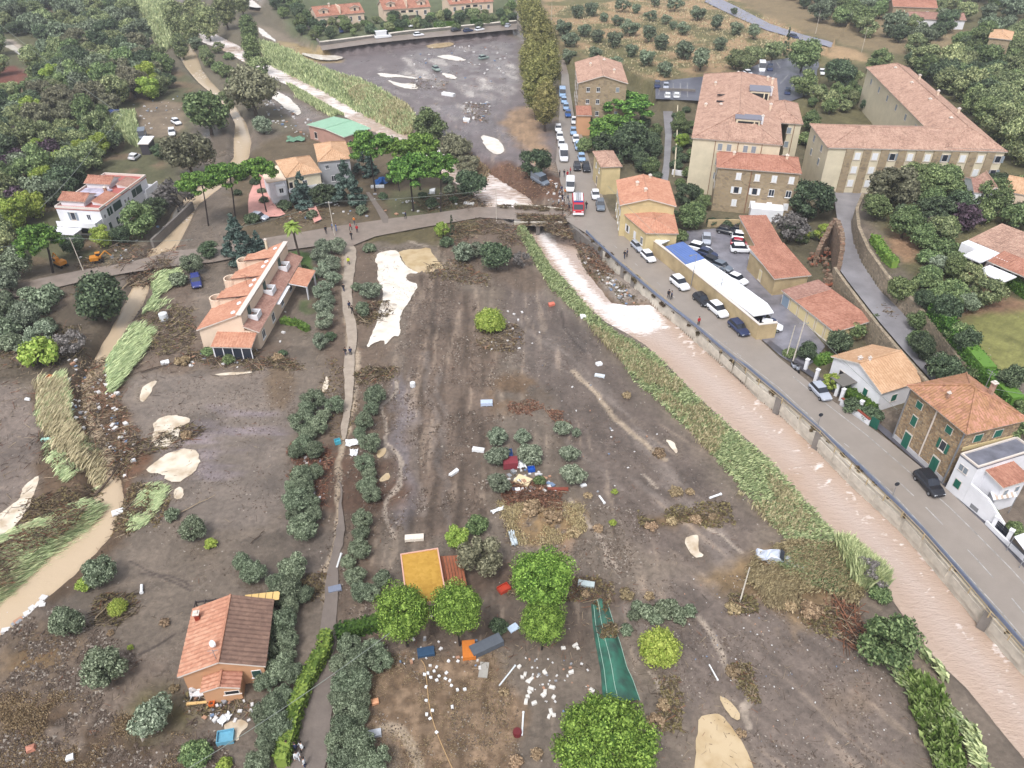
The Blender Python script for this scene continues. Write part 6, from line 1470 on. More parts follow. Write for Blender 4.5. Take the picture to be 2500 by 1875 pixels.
h2.walls(P_CR, x0=4.2, z1=12.2); h2.roof('hip', T_PK, 1.6); h2.box('drainpipe', RUST, h2.L*.75, h2.L*.75+.12, .2, .345, 0, 12.1)
for z in (10.6, 7.4, 4.2): h2.win('f', h2.L*.62, z, 1, 1.4, 'grey')
# 9 stone block in front
h = House('stone_apartment_block', 'brown stone apartment block with white shutters, in front of the large cream block', (1749,409), (1958,425), 9.6, D=9.5, cat='apartment block')
L, D = h.L, h.D
h.walls(S_BR, z1=9.5); h.roof('hip', T_RD, 1.7)
for z in (8.0, 5.0, 2.2):
 for i, x in enumerate((L*.28, L*.50, L*.70, L*.90)):
  h.win('f', x, z, 1.1, 1.5, 'whiteopen' if (z == 5.0 and i < 2) else ('plain' if z == 5.0 else 'white'))
for y in (D*.3, D*.7): h.win('l', y, 8.0, 1, 1.4, 'white'); h.win('l', y, 5.0, 1, 1.4, 'white')
b = MB(); b.box(L*.48, L*.86, -3.0, .34, -.3, 2.6); b.build('garage_front', P_WH, h.o); h.box('drainpipe', RUST, L*.42, L*.42+.12, .2, .345, 0, 9.4)
h.chimney(L*.2, D*.5, 10.7, .7, .5); h.chimney(L*.83, D*.55, 10.7, .7, .5)
# 10 long angled building
ls = {'cat': 'apartment building'}
h = House('long_building', 'long cream and stone building below the pine wood, front range', (2021,361), (2461,371), 9.3, back=(2003,303), z0=4.0, **ls)
L, D = h.L, h.D; LB = h
h.walls(P_CR, z1=9.3, z0=-4); h.roof('hip', T_PK, 2.0)
for k in range(9):
 x = L*.11+k*L*.098
 b = MB(); b.box(x, x+L*.045, .10, .349, -3, 9.1); b.build('stone_pier', S_BR, h.o)
 for z in (7.6, 4.7, 1.8): h.win('f', x+L*.071, z, 1.2, 1.5, 'greyopen' if (k+int(z)) % 3 == 0 else 'white')
for y in (D*.3, D*.7):
 for z in (7.6, 4.7): h.win('l', y, z, 1.1, 1.4, 'grey')
h2 = House('long_building_wing', 'long cream building, rear range running up the slope', (2452,366), (2222,168), 9.6, back=(2125,176), z0=4.0, inset=.4, **ls)
h2.walls(P_CR, z1=9.6, z0=-4); h2.roof('hip', T_PK, 2.6)
for k in range(7): h2.chimney(h2.L*(.2+k*.11), h2.D*(.25 if k % 2 else .6), 11.0, .9, .5)
for k in range(6): h2.win('b', h2.L*(.1+.12*k), 7.6, 1.1, 1.4, 'grey'); h2.win('r', h2.D*(.1+.14*k), 7.6, 1.1, 1.4, 'grey')
# 11 small square house
h = House('small_square_house', 'small square house with hipped tile roof between street and pines', (1467,409), (1520,407), 6.4, back=(1448,371))
h.walls(P_YE); h.roof('hip', T_PK, 1.0); h.win('l', h.D*.35, 4.6, .8, 1.1, 'plain'); h.win('l', h.D*.7, 4.6, .8, 1.1, 'plain'); h.win('l', h.D*.5, 1.6, 1.0, 2.0, 'open')
# 12 yellow house
h = House('yellow_house', 'yellow street house, its taller rear part with pale window surrounds', (1513,501), (1652,504), 6.9, back=(1484,440))
h.walls(P_YE); h.roof('gy', T_OR, 1.4, gm=P_YE); L, D = h.L, h.D
for y in (D*.15, D*.4, D*.65, D*.88): h.win('l', y, 5.0, .9, 1.4, 'whiteopen'); h.win('l', y, 1.9, .9, 1.5, 'plain')
h.chimney(L*.35, D*.6, 7.9, .7); h.chimney(L*.47, D*.3, 8.2, .6); h.chimney(L*.62, D*.93, 7.9, .6)
h = House('yellow_house_extension', 'lower street part of the yellow house, pyramid tile roof', (1570,572), (1660,572), 4.8, back=(1528,522))
L, D = h.L, h.D
def prism_px(name, corners, z0, z1, m, parent_label=None):
 P = [G0(a, b, z1) for a, b in corners]; c = P[0]; b = MB(); b.prism([(p[0]-c[0], p[1]-c[1]) for p in P], z0, z1)
 return b, c
cs = [(1518,520),(1577,570),(1657,571),(1644,514),(1582,503)]
P = [Vector((*G0(a, b, 4.8), 4.8)) for a, b in cs]; apex = Vector((*G0(1600,535,6.2), 6.2))
O = Vector(h.o.location); rot = Matrix.Rotation(-h.rz, 4, 'Z')
Pl = [rot @ (p-O) for p in P]; al = rot @ (apex-O)
b = MB()
for i in range(len(Pl)):
 a_, c_ = Pl[i], Pl[(i+1) % len(Pl)]; roof_plane(b, [a_, c_, al], (c_-a_))
b.build('roof', [T_OR, TRIM], h.o)
ctr = sum(Pl, Vector())/len(Pl); ins = [p+(ctr-p).normalized()*.45 for p in Pl]
b = MB(); b.prism([(p.x, p.y) for p in ins], -.5, 4.75); b.build('wall', P_YE, h.o)
d = ins[1]-ins[0]; az = math.atan2(d.y, d.x)
for t, st in ((.22, 'whiteopen'), (.55, 'white'), (.85, 'plain')):
 p = ins[0]+d*t; fr = link('window', WINM[st], h.o, (p.x+math.sin(az)*.02, p.y-math.cos(az)*.02, 2.4), az); fr.scale = (.9, 1, 1.5)
 for nm, me in WINK[st]: link(nm, me, fr)
# 13 roadside wall and carport roofs
def wall_run(name, label, pts, z0, z1, th, m, cat='wall', coping=None, off=1, mode='foot', group=None, stone=False):
 """free-standing or retaining wall along a surveyed line; thickness goes to the left of the line when off=1"""
 P = [Vector(G0(a, b, z0 if mode == 'foot' else z1)) for a, b in pts]; c = P[0]; bW = MB(); bC = MB()
 def offs(P, w):
  out = []
  for i, p in enumerate(P):
   d0 = (P[i]-P[i-1]).normalized() if i else (P[1]-P[0]).normalized(); d1 = (P[i+1]-P[i]).normalized() if i < len(P)-1 else d0
   d = (d0+d1).normalized(); out.append(p+Vector((-d.y, d.x))*w)
  return out
 Q = offs(P, th*off); P2 = offs(P, -.06*off); Q2 = offs(P, (th+.06)*off)
 for i in range(len(P)-1):
  a, b_, c_, d_ = [v-c for v in (P[i], P[i+1], Q[i+1], Q[i])]
  bW.add([(v.x, v.y, z) for z in (z0-.6, z1) for v in (a, b_, c_, d_)], [(3,2,1,0),(4,5,6,7),(0,1,5,4),(2,3,7,6)]+([(3,0,4,7)] if i == 0 else [])+([(1,2,6,5)] if i == len(P)-2 else []))
  if coping:
   a, b_, c_, d_ = [v-c for v in (P2[i], P2[i+1], Q2[i+1], Q2[i])]
   bC.add([(v.x, v.y, z) for z in (z1+.002, z1+.13) for v in (a, b_, c_, d_)], [(3,2,1,0),(4,5,6,7),(0,1,5,4),(2,3,7,6)]+([(3,0,4,7)] if i == 0 else [])+([(1,2,6,5)] if i == len(P)-2 else []))
 o = empty(name, (c.x, c.y, 0), 0, label, cat, group); o['kind'] = 'thing'; bW.build('wall_face', m, o)
 if coping: bC.build('coping', coping, o)
 return o, P, Q
wall_run('roadside_wall', 'long ochre wall between the river road and the car yard', [(1581,578),(1640,622),(1720,686),(1800,750),(1853,794),(1872,792),(1899,789)], .2, 3.0, .4, P_OC, mode='top', coping=TRIM)
def carport(name, label, quad, z, m, th=.18, posts=True, slope=0.0, rib=.6):
 P = [Vector((*G0(a, b, z), z)) for a, b in quad]; c = P[0].copy(); o = empty(name, (c.x, c.y, .2), 0, label, 'carport')
 b = MB(); Q = [p-c+Vector((0, 0, z-.2)) for p in P]; roof_plane(b, Q, (Q[1]-Q[0]), rib, .03, 0, th, 0); b.build('roof', m, o)
 if posts:
  for i in (0, 1, 2, 3):
   if i < len(Q):
    q = Q[i]+(sum(Q, Vector())/len(Q)-Q[i]).normalized()*.25; b = MB(); b.box(q.x-.07, q.x+.07, q.y-.07, q.y+.07, -.2, z-.42); b.build('post', METAL, o)
 return o
carport('blue_carport', 'blue sheet roof behind the roadside wall', [(1624,602),(1668,590),(1720,631),(1674,645)], 3.2, mat('blue_sheet', C(92,118,178,.85), .5, noise=.1, nscale=.8))
WS = mat('white_sheet', C(246,248,255,.85), .45, noise=.04, nscale=.5)
carport('white_carport', 'white sheet roof next to the blue one, with leaf litter', [(1674,646),(1720,632),(1790,680),(1744,697)], 3.1, WS)
carport('white_carport', 'longer white sheet roof over the parked cars, at the wall end', [(1745,699),(1791,681),(1874,741),(1889,763),(1840,771)], 3.05, WS)
carport('terrace_awning', 'small white flat roof between yellow house and blue roof', [(1588,576),(1640,570),(1650,580),(1612,596)], 3.3, WS)
# 14 garages
h = House('red_roof_garage', 'red-tiled garage farthest up the yard, beside parked white cars', (1847,606), (1913,600), 3.0, back=(1846,537), cat='garage'); h.walls(P_OC); h.roof('my', T_RD, 1.0); h.win('f', h.L*.3, 1.3, 1.0, 2.0, 'creamdoor')
h = House('red_roof_garage', 'larger red-tiled garage in front of the ruined wall', (1898,687), (1974,667), 3.6, back=(1893,608), cat='garage'); h.walls(P_OC); h.roof('my', T_RD, 1.1); h.win('l', h.D*.5, 1.5, 1.0, 2.0, 'creamdoor')
h = House('long_garage', 'long low garage block with red roof and row of cream doors', (1917,707), (2028,813), 2.7, back=(1984,684), cat='garage')
h.walls(P_YE); L, D = h.L, h.D
h.roof('my', T_BR, .8, 0, L*.25, name='roof'); h.roof('my', T_RD, .8, L*.25+.05, L, name='roof')
for k in range(6): h.win('f', L*(.09+.163*k), 1.15, 2.0, 2.2, 'greydoor' if k == 0 else 'creamdoor')
# 15 white gabled house
h = House('gabled_house', 'white house with orange and peach gable roof beside the upper lane', (2028,870), (2153,962), 3.6, back=(2135,846))
h.walls(P_WH); h.roof('gy', T_OC, 2.0, gm=P_WH, m2=T_OC); h.win('f', h.L*.72, 1.9, .8, 1.2, 'green'); h.win('f', h.L*.25, 1.8, 1.0, 1.4, 'open'); h.win('r', h.D*.4, 1.8, 1.0, 1.2, 'green')
h.chimney(h.L*.4, 1.2, 5.0, .6, .4, P_WH); h.chimney(h.L*.5, 1.9, 5.5, .5, .3, P_WH)
b = MB(); b.box(h.L*.3, h.L*.55, -2.4, .3, 2.4, 2.5); b.box(h.L*.3, h.L*.3+.1, -2.3, -2.2, -.3, 2.4); b.box(h.L*.54, h.L*.55, -2.3, -2.2, -.3, 2.4); b.build('porch', mat('grey_timber', C(120,116,112), .8), h.o)
# 16 stone house
h = House('stone_house', 'three-storey stone house with green shutters and mossy hipped roof', (2207,943), (2366,1060), 8.8, back=(2379,926), inset=.5)
L, D = h.L, h.D; h.D = D = max(D, 9.5)
h.walls(S_HO, z1=8.7); h.roof('hip', tile_mat('mossy_old_tiles', C(150,104,84), C(196,142,122), C(172,128,90)), 2.4, pitch=.36)
for x, st in ((L*.24, 'stone'), (L*.74, 'stone')): h.win('f', x, 7.3, 1.0, 1.0, st)
h.win('f', L*.25, 4.8, .9, 1.5, 'stone'); h.win('f', L*.75, 4.8, .9, 1.5, 'greenopen'); h.win('f', L*.25, 1.5, 1.2, 2.4, 'stone'); h.win('f', L*.74, 1.5, 1.2, 2.4, 'stone')
for y in (D*.3, D*.62): h.win('r', y, 7.2, 1.2, 1.1, 'stone')
for y in (D*.3, D*.6): h.win('l', y, 7.2, .9, 1.1, 'stone'); h.win('l', y, 4.6, .9, 1.3, 'stone')
h.box('plinth', mat('grey_render_plinth', C(196,194,198,.78), .8, noise=.15, nscale=.6), .5, L-.5, .44, .5, -.3, 1.0); b = MB(); b.box(L*.5, L*.5+.1, .3, .49, 1, 8.6); b.build('drainpipe', TRIM, h.o)
b = MB(); b.box(.45, .55, .3, .49, 0, 8.6); b.build('drainpipe', METAL, h.o); b = MB(); b.box(L-.62, L-.5, .3, .49, 0, 8.6); b.build('drainpipe', METAL, h.o)
h.chimney(L*.55, D*.78, 10.0, 1.6, .5, T_PK); h.chimney(L*.45, D*.2, 10.0, .5, .3, T_PK)
an = MB(); an.tube((0,0,0),(0,0,2.4),.04); an.tube((-.6,0,2.2),(.6,0,2.2),.03); an.tube((-.4,-.2,1.9),(.4,.2,1.9),.02); an.build('aerial', METAL, h.o, (L*.5, D*.72, 10.8))
h.box('yellow_band', P_YE, L-.49, L-.40, 1.0, D-.6, 5.6, 6.2)
SH = h
# 17 white house with flat roof
h = House('white_flat_roof_house', 'white house with flat grey roof attached to the stone house', (2343,1113), (2386,1147), 5.6, D=9.0, inset=.02)
L, D = h.L, h.D; h.walls(P_WH, z1=5.6)
h.roof('flat', mat('streaked_grey_roof', C(130,132,146), .4, noise=.35, nscale=.5), .22, z=5.85, gm=P_WH)
for x in (L*.3, L*.55): h.win('f', x, 4.4, .55, .9, 'grey')
h.win('f', L*.45, 2.0, .9, 1.2, 'stone'); h.win('r', D*.3, 4.4, .7, 1.1, 'plain'); h.win('r', D*.62, 3.6, 1.0, 2.1, 'open')
b = MB(); b.add([(L,.02,-.4),(L+5.5,.02,-.4),(L+5.5,.02,1.8),(L+2.6,.02,3.2),(L,.02,3.3),(L,.3,-.4),(L+5.5,.3,-.4),(L+5.5,.3,1.8),(L+2.6,.3,3.2),(L,.3,3.3)],[(0,1,2,3,4),(9,8,7,6,5),(1,6,7,2),(2,7,8,3),(3,8,9,4)]); b.build('garden_wall', P_WH, h.o)
b = MB(); b.box(L+1.1, L+2.2, -.02, .01, .5, 1.1); b.build('vent_panel', METAL, h.o)
b = MB()
for k in range(9): b.box(L+.3, L+1.5, 2.0+k*.5, 2.5+k*.5, 0, 3.0-.0+ -(8-k)*.3)
b.build('staircase', mat('red_stair_tiles', C(160,82,66), .6), h.o)
h2 = House('white_annex', 'small white block with red roof behind the striped awning', (2450,1192), (2520,1170), 4.6, D=5.5); h2.walls(P_WH); h2.roof('my', T_RD, .8); h2.win('f', h2.L*.3, 3.2, .6, .8, 'grey'); h2.win('f', h2.L*.7, 3.2, .6, .8, 'grey')
def awning(name, label, quad, z, mats, stripes=0):
 P = [Vector((*G0(a, b, z), z)) for a, b in quad]; c = P[0].copy(); o = empty(name, (c.x, c.y, hz(c.x, c.y)), 0, label, 'awning'); Q = [p-c+Vector((0, 0, z-hz(c.x, c.y))) for p in P]
 n = max(1, stripes)
 for k in range(n):
  a0, a1 = Q[0]+(Q[1]-Q[0])*k/n, Q[0]+(Q[1]-Q[0])*(k+1)/n; b0, b1 = Q[3]+(Q[2]-Q[3])*k/n, Q[3]+(Q[2]-Q[3])*(k+1)/n
  b = MB(); b.slab([a0, a1, b1, b0], .06); b.build('panel', mats[k % len(mats)], o)
 for q in Q: b = MB(); b.tube((q.x, q.y, -.2), (q.x, q.y, q.z-.07), .05); b.build('post', METAL, o)
 return o
awning('striped_awning', 'striped pale awning in the garden of the white house', [(2418,1200),(2477,1195),(2483,1212),(2426,1221)], 2.8, [P_WH, mat('beige_cloth', C(206,186,170), .8)], 9)
awning('white_awning', 'white awning at the right edge above the road', [(2476,1310),(2530,1290),(2560,1350),(2508,1352)], 2.6, [P_WH])
# 18 white villa on the right
h = House('white_hill_villa', 'white villa with terraces and red roofs among gardens on the right', (2345,592), (2460,640), 3.6, D=11, inset=.1)
L, D = h.L, h.D; h.walls(P_WH); h.roof('my', T_PK, .9, 0, L*1.6, 2.0, D, name='roof'); h.win('l', D*.4, 2.2, 2.0, 1.3, 'grey'); h.win('l', D*.75, 2.2, 1.0, 1.3, 'plain')
h.roof('my', T_RD, .8, L*.72, L*1.6, -1.6, 2.4, 3.2, name='porch_roof'); b = MB(); b.box(L*.30, L*.68, -2.8, .1, 2.9, 3.1); b.box(L*.32, L*.34, -2.7, -2.5, -.3, 2.9); b.build('canopy', P_WH, h.o)
b = MB(); b.box(L*.8, L*1.35, -5.2, -1.7, 2.6, 2.8); b.box(L*.82, L*.84, -5.1, -4.9, -.3, 2.6); b.box(L*1.3, L*1.32, -5.1, -4.9, -.3, 2.6); b.build('canopy', P_WH, h.o)
b = MB(); b.box(L*.3, L*.8, -5.0, .05, -.3, .15); b.build('terrace_floor', mat('brick_red_paving', C(176,96,72), .7), h.o)
b = MB(); b.box(L*.62, L*.85, -5.3, -5.1, -.3, 1.3); b.box(L*.15, L*.3, -3.3, -3.1, -.3, 1.2); b.build('parapet', P_WH, h.o); h.win('f', L*.5, 1.5, 2.2, 2.2, 'open'); h.win('f', L*.85, 1.4, 1.2, 2.2, 'open')
# 19 far right white house, 20-21 far houses
h = House('white_arched_house', 'white house with arches and tiled roof at the right edge below the long building', (2378,470), (2450,476), 4.6, D=8, inset=.2)
h.walls(P_WH); h.roof('gx', T_BR, 1.2, 0, h.L*.35, gm=P_WH); h.roof('gy', T_PK, 1.4, h.L*.35, h.L, gm=P_WH, name='gable_roof'); h.win('f', h.L*.5, 1.5, 1.0, 2.4, 'open'); h.win('f', h.L*.72, 1.5, 1.0, 2.4, 'open'); h.win('f', h.L*.2, 3.0, .8, 1.0, 'plain')
h = House('tiled_house', 'pale house with weathered tile roof at the right edge', (2448,466), (2540,484), 4.4, D=9, inset=.2); h.walls(P_PE); h.roof('gx', T_OC, 1.5, gm=P_PE); h.win('f', h.L*.3, 2.4, .9, 1.2, 'plain')
h = House('far_white_farmhouse', 'low white farmhouse with pinkish roof at the top right', (2222,46), (2360,50), 3.6, D=9, z0=3.0); h.walls(P_WH); h.roof('gx', T_BR, 1.6, gm=P_WH); h.win('f', h.L*.3, 2, 1, 1.2, 'plain'); h.win('f', h.L*.6, 2, 1, 1.2, 'plain')
h = House('far_stone_house', 'stone house at the top edge behind the white farmhouse', (2180,16), (2290,20), 6, D=10, z0=3.0); h.walls(S_BR, z1=6); h.roof('gx', T_RD, 1.8, gm=S_BR); h.win('f', h.L*.8, 4, 1, 1.3, 'plain')
h = House('stone_tower', 'small stone tower house with ochre roof in the trees, right edge', (2413,92), (2470,98), 7.5, back=(2430,74), z0=5.0); h.walls(S_BR, z1=7.4); h.roof('hip', T_OC, 1.0)
h = House('greenhouse_shed', 'small white hut in the far left olive wood', (118,70), (148,66), 2.6, D=4, cat='hut'); h.walls(P_WH); h.roof('gx', P_WH, .6, ridge=False)
h = House('blue_tarp_hut', 'hut with blue tarpaulin among the trees on the left', (232,274), (264,280), 2.4, D=4.5, cat='hut'); h.walls(P_GY); h.roof('gx', mat('blue_tarp', C(72,88,140), .5), .5, ridge=False)
h = House('small_hut', 'grey hut with pale sheets beside the olive wood', (198,126), (234,130), 2.4, D=4, cat='hut'); h.walls(P_PI); h.roof('my', mat('pinkish_sheet', C(176,150,150), .6), .5, ridge=False)
h = House('stream_cabin', 'dark cabin by the stream bank above the muddy yard', (335,352), (362,352), 2.8, D=4.5, cat='cabin'); h.walls(mat('dark_cabin_wall', C(74,70,76), .8)); h.roof('my', P_WH, .5, ridge=False)
# 22 mustard-roofed shed
h = House('mustard_shed', 'wooden shed with flat mustard-yellow roof and pink edging', (993,1482), (1092,1465), 2.9, back=(993,1351), cat='shed', inset=.45)
L, D = h.L, h.D
b = MB(); b.box(.45, L-.45, .45, D-.45, -.4, 2.7); b.build('wall', mat('red_brown_boards', C(164,100,72), .8, noise=.2, nscale=2), h.o)
b = MB(); b.box(.14, L-.14, .14, D-.14, 2.7, 2.93); b.build('roof', T_MU, h.o)
b = MB()
for bx in ((0, L, 0, .14), (0, L, D-.14, D), (0, .14, .14, D-.14), (L-.14, L, .14, D-.14)): b.box(*bx, 2.68, 3.02)
b.build('roof_edge', mat('pink_edging', C(226,178,160), .6), h.o); h.win('f', L*.7, 1.2, 1.4, 1.8, 'open')
for k in range(7): h.box('plank', mat('red_brown_boards', C(164,100,72), .8), L+.1+k*.34, L+.38+k*.34, D*.35, D*.95, 1.9-.06*k, 1.98-.06*k)
# ---------------------------------------------------------------- walls, bridge, railings
o, P, Q = wall_run('river_wall', 'pale concrete retaining wall between the brown river and the road', wall_foot, Z_RIV, -.10, .75, CONC, coping=CONC)
# piers and gates on the river wall
for i, (x, y) in enumerate([(1520,684),(1545,706),(1895,1008),(1990,1094),(2395,1533)]):
 g = Vector(G0(x, y, Z_RIV)); b = MB(); b.box(-.45, .45, -.35, .55, -3.0, .45, rz=math.radians(-47)); b.build('pier', CONC_D, o, (g.x-o.location.x, g.y-o.location.y, 0))
# recessed bays of the river wall, built one by one
wf = smooth_poly(np.array([(p.x, p.y) for p in P]), 0)
acc = 0
rng_px = [(1670,810),(1852,975),(1908,1017),(1990,1096),(2069,1178),(2196,1296),(2243,1349),(2306,1425),(2401,1540),(2500,1651),(2620,1790)]
for a, c in zip(rng_px[:-1], rng_px[1:]):
 A_, B_ = Vector(G0(*a, Z_RIV)), Vector(G0(*c, Z_RIV)); dd = B_-A_; L_ = dd.length; dd.normalize(); az = math.atan2(dd.y, dd.x); n_ = max(1, int(L_/3.4))
 for k in range(n_):
  p = A_+dd*(k+.06)*L_/n_; w_ = L_/n_*.88
  b = MB(); b.box(0, w_, -.10, .02, -1.75+.0, -.45); lk = b.build('panel', CONC, o, (p.x-o.location.x, p.y-o.location.y, 0), az)
# steel railing on the wall
def railing(name, label, pts, z, h_=.95, gap=2.6, m=None, rails=(1.0, .55), r=.035, cat='railing', post=.05, guard=None):
 P = [Vector((*G0(a, b, z), z)) for a, b in pts]; c = P[0].copy(); o = empty(name, tuple(c), 0, label, cat); m = m or METAL
 bR = [MB() for _ in rails]; pm = MB(); pm.box(-post, post, -post, post, -.1, h_); pme = mesh('post', pm.V, pm.F, m)
 for a, b_ in zip(P[:-1], P[1:]):
  for q, f in zip(bR, rails): q.tube(a-c+Vector((0,0,h_*f)), b_-c+Vector((0,0,h_*f)), r, n=5)
  d = b_-a; n = max(1, int(d.length/gap))
  for k in range(n): link('post', pme, o, a-c+d*k/n, math.atan2(d.y, d.x))
  if guard: guard.box(0, d.length, -.10, .02, .34, .76, rz=math.atan2(d.y, d.x), c=tuple(a-c))
 for q in bR: q.build('rail', m, o)
 if guard: guard.build('guard_beam', mat('blue_grey_guard_beam', C(130,142,170,.8), .4, metal=.3), o)
 return o
wt = [(a, b) for a, b in [(1520,651),(1600,718),(1668,779),(1760,858),(1852,938),(1908,984),(2000,1064),(2075,1144),(2200,1262),(2252,1316),(2318,1392),(2412,1506),(2512,1620),(2600,1725)]]
railing('river_railing', 'thin double railing on top of the river wall', wt, .02, .9, 2.8, mat('sand_railing_paint', C(196,176,140,.8), .6))
railing('guard_rail', 'blue-grey guard rail along the river side of the road', rail_px[2:-1], zr, .8, 2.5, METAL, rails=(1.0,), guard=MB())
# lane walls
wall_run('lane_wall', 'stone retaining wall holding up the lane above the garages', [(2042,652),(2069,690),(2116,751),(2148,792),(2202,855),(2268,928),(2360,1020)], 0.2, CR_Z+.9, .55, S_WA, mode='top', off=-1)
wall_run('lane_upper_wall', 'tall stone wall right of the curved lane', [(2094,507),(2078,545),(2082,592),(2104,646),(2148,713),(2196,760),(2256,830),(2322,922),(2420,1010)], CR_Z, CR_Z+3.3, .6, S_WA, off=1)
wall_run('villas_street_wall', 'grey retaining wall between the villas street and the flooded field', [(786,126),(1000,98),(1120,86),(1262,72)], 0, 3.1, 1.5, CONC_D, off=1, coping=CONC)
wall_run('villas_side_wall', 'side wall of the villas terrace running uphill', [(783,126),(762,98),(742,62),(725,30)], 0, 3.0, .5, CONC_D, off=-1)
wall_run('car_park_wall', 'dark retaining wall below the hill car park', [(1606,248),(1650,249),(1694,251)], 0, 3.8, .5, CONC_D, off=1)
wall_run('villa_wall', 'concrete flood wall along the stream by the debris dam', [(372,606),(420,560),(470,512)], -1, .9, .5, CONC_D, off=-1)
wall_run('yard_end_wall', 'low ochre wall at the head of the car yard', [(1727,553),(1790,552),(1846,556)], .2, 1.6, .3, P_OC, off=1)
wall_run('garden_lane_wall', 'pale garden wall right of the narrow garden lane', [(1644,430),(1650,340),(1652,268)], .2, 1.8, .25, P_CR, off=-1)
wall_run('pale_garden_wall', 'short bright white garden wall beside the large block', [(1640,424),(1678,430)], .2, 1.2, .3, P_WH, off=1)
wall_run('front_garden_wall', 'low garden wall with red top along the road by the stone house', [(2050,985),(2090,1015),(2118,1038)], .2, 1.1, .25, P_WH, off=1, coping=mat('red_fence_rail', C(150,78,62), .7))
wall_run('roadside_low_wall', 'low white wall along the road in front of the black gate', [(2403,1280),(2440,1316),(2500,1375),(2560,1436)], .2, .8, .25, P_WH, off=1)
for k, (x, y) in enumerate([(1965,905),(1990,930),(2040,966),(2052,978),(2096,1008),(2420,1292),(2455,1325)]):
 g = G(x, y); b = MB(); b.box(-.22, .22, -.22, .22, -.2, 2.0); b.box(-.28, .28, -.28, .28, 2.002, 2.14); o = b.build('gate_pillar', P_WH, None, (g.x, g.y, g.z), math.radians(-47))
 tag(o, 'white gate pillar on the road edge, %s from the car yard' % ordn(k), 'pillar', 'white gate pillars')
g0 = G(2403,1278); g1 = G(2418,1292)
for nm, a, c_, lab in (('black_gate', (2424,1296), (2453,1323), 'black metal gate between white pillars beside the road'), ('green_gate', (2122,1040), (2140,1052), 'green gate panel left of the stone house')):
 A_, B_ = G(*a), G(*c_); d = B_-A_; o = empty(nm, tuple(A_), math.atan2(d.y, d.x), lab, 'gate'); L_ = d.length; mm = mat('black_gate_paint', C(36,40,54), .4) if nm[0] == 'b' else GSH
 b = MB(); b.box(0, L_, -.03, .03, 1.62, 1.7); b.box(0, L_, -.03, .03, .1, .18); b.build('gate_frame', mm, o)
 for k in range(12): b = MB(); b.box(L_*k/12, L_*k/12+L_/16, -.02, .02, .181, 1.619); b.build('bar', mm, o)
# ruined wall
def ruin():
 g = G(2010, 668); rnd = random.Random(5); o = empty('ruined_wall', tuple(g), 0, 'crumbling brick and rubble wall between the garages and the lane', 'ruin')
 pts = [(1988,648),(2005,622),(2022,596),(2036,612),(2040,660),(2034,700),(2014,712)]
 P = [G(*p) for p in pts]; hs = [3.2, 4.6, 5.6, 4.8, 5.0, 3.6, 2.2]
 mats_ = [stone_mat('ruin_stone', [C(128,106,90), C(164,138,116), C(112,92,78), C(152,110,88)], 2.4, C(136,118,100)), mat('ruin_brick', C(160,102,80), .9)]
 for i in range(len(P)-1):
  a, b_ = P[i]-g, P[i+1]-g; n = max(2, int((b_-a).length/.7)); b = MB()
  for k in range(n):
   h0 = hs[i]+(hs[i+1]-hs[i])*k/n+rnd.uniform(-.7, .5); p = a+(b_-a)*k/n; b.box(0, (b_-a).length/n, -.4, .4, -.8, h0, 0, math.atan2(b_.y-a.y, b_.x-a.x), tuple(p))
  b.build('wall_face', mats_, o)
 for k in range(150):
  t = rnd.random()*(len(P)-1.01); i = int(t); p = P[i].lerp(P[i+1], t-i)-g+Vector((rnd.uniform(-1.8, .6), rnd.uniform(-1.6, .8), 0)); s = rnd.uniform(.15, .42)
  b = MB(); b.box(-s, s, -s*.7, s*.7, 0, s, rnd.random() < .3, rnd.random()*3, (p.x, p.y, rnd.random()*1.6)); b.build('stone', mats_, o)
ruin()
# pile of broken wall along the lane wall
# bridge
def bridge():
 A_, B_ = G0(1255,500,.3), G0(1372,512,.3); C_, D_ = G0(1372,545,.3), G0(1255,545,.3)
 P = [Vector((*p, .3)) for p in (A_, B_, C_, D_)]; c = P[0].copy(); o = empty('road_bridge', tuple(c), 0, 'low concrete road bridge clogged with driftwood over the rapids', 'bridge')
 b = MB(); b.slab([p-c-Vector((0,0,.045)) for p in P], .55); b.build('deck', CONC_D, o)
 for i, j in ((0, 1), (3, 2)):
  a, d = P[i]-c, P[j]-P[i]; b = MB(); b.box(0, d.length, -.15, .15, -.5, .35, rz=math.atan2(d.y, d.x), c=tuple(a)); b.build('parapet', CONC, o)
 for t in (.02, .5, .98):
  a = (P[0]+(P[1]-P[0])*t)-c; d = P[3]+(P[2]-P[3])*t-c; b = MB(); b.box(-.4, .4, 0, (d-a).length, -3.6, -.6, rz=math.atan2((d-a).y, (d-a).x)-PI/2, c=tuple(a)); b.build('pier', CONC_D, o)
bridge()
# wing wall below the bridge (dark culvert mouth)
wall_run('wing_wall', 'dark concrete wing wall below the bridge on the road side', [(1372,548),(1398,582),(1430,610),(1470,640)], -2.4, .1, .6, CONC_D, off=1)
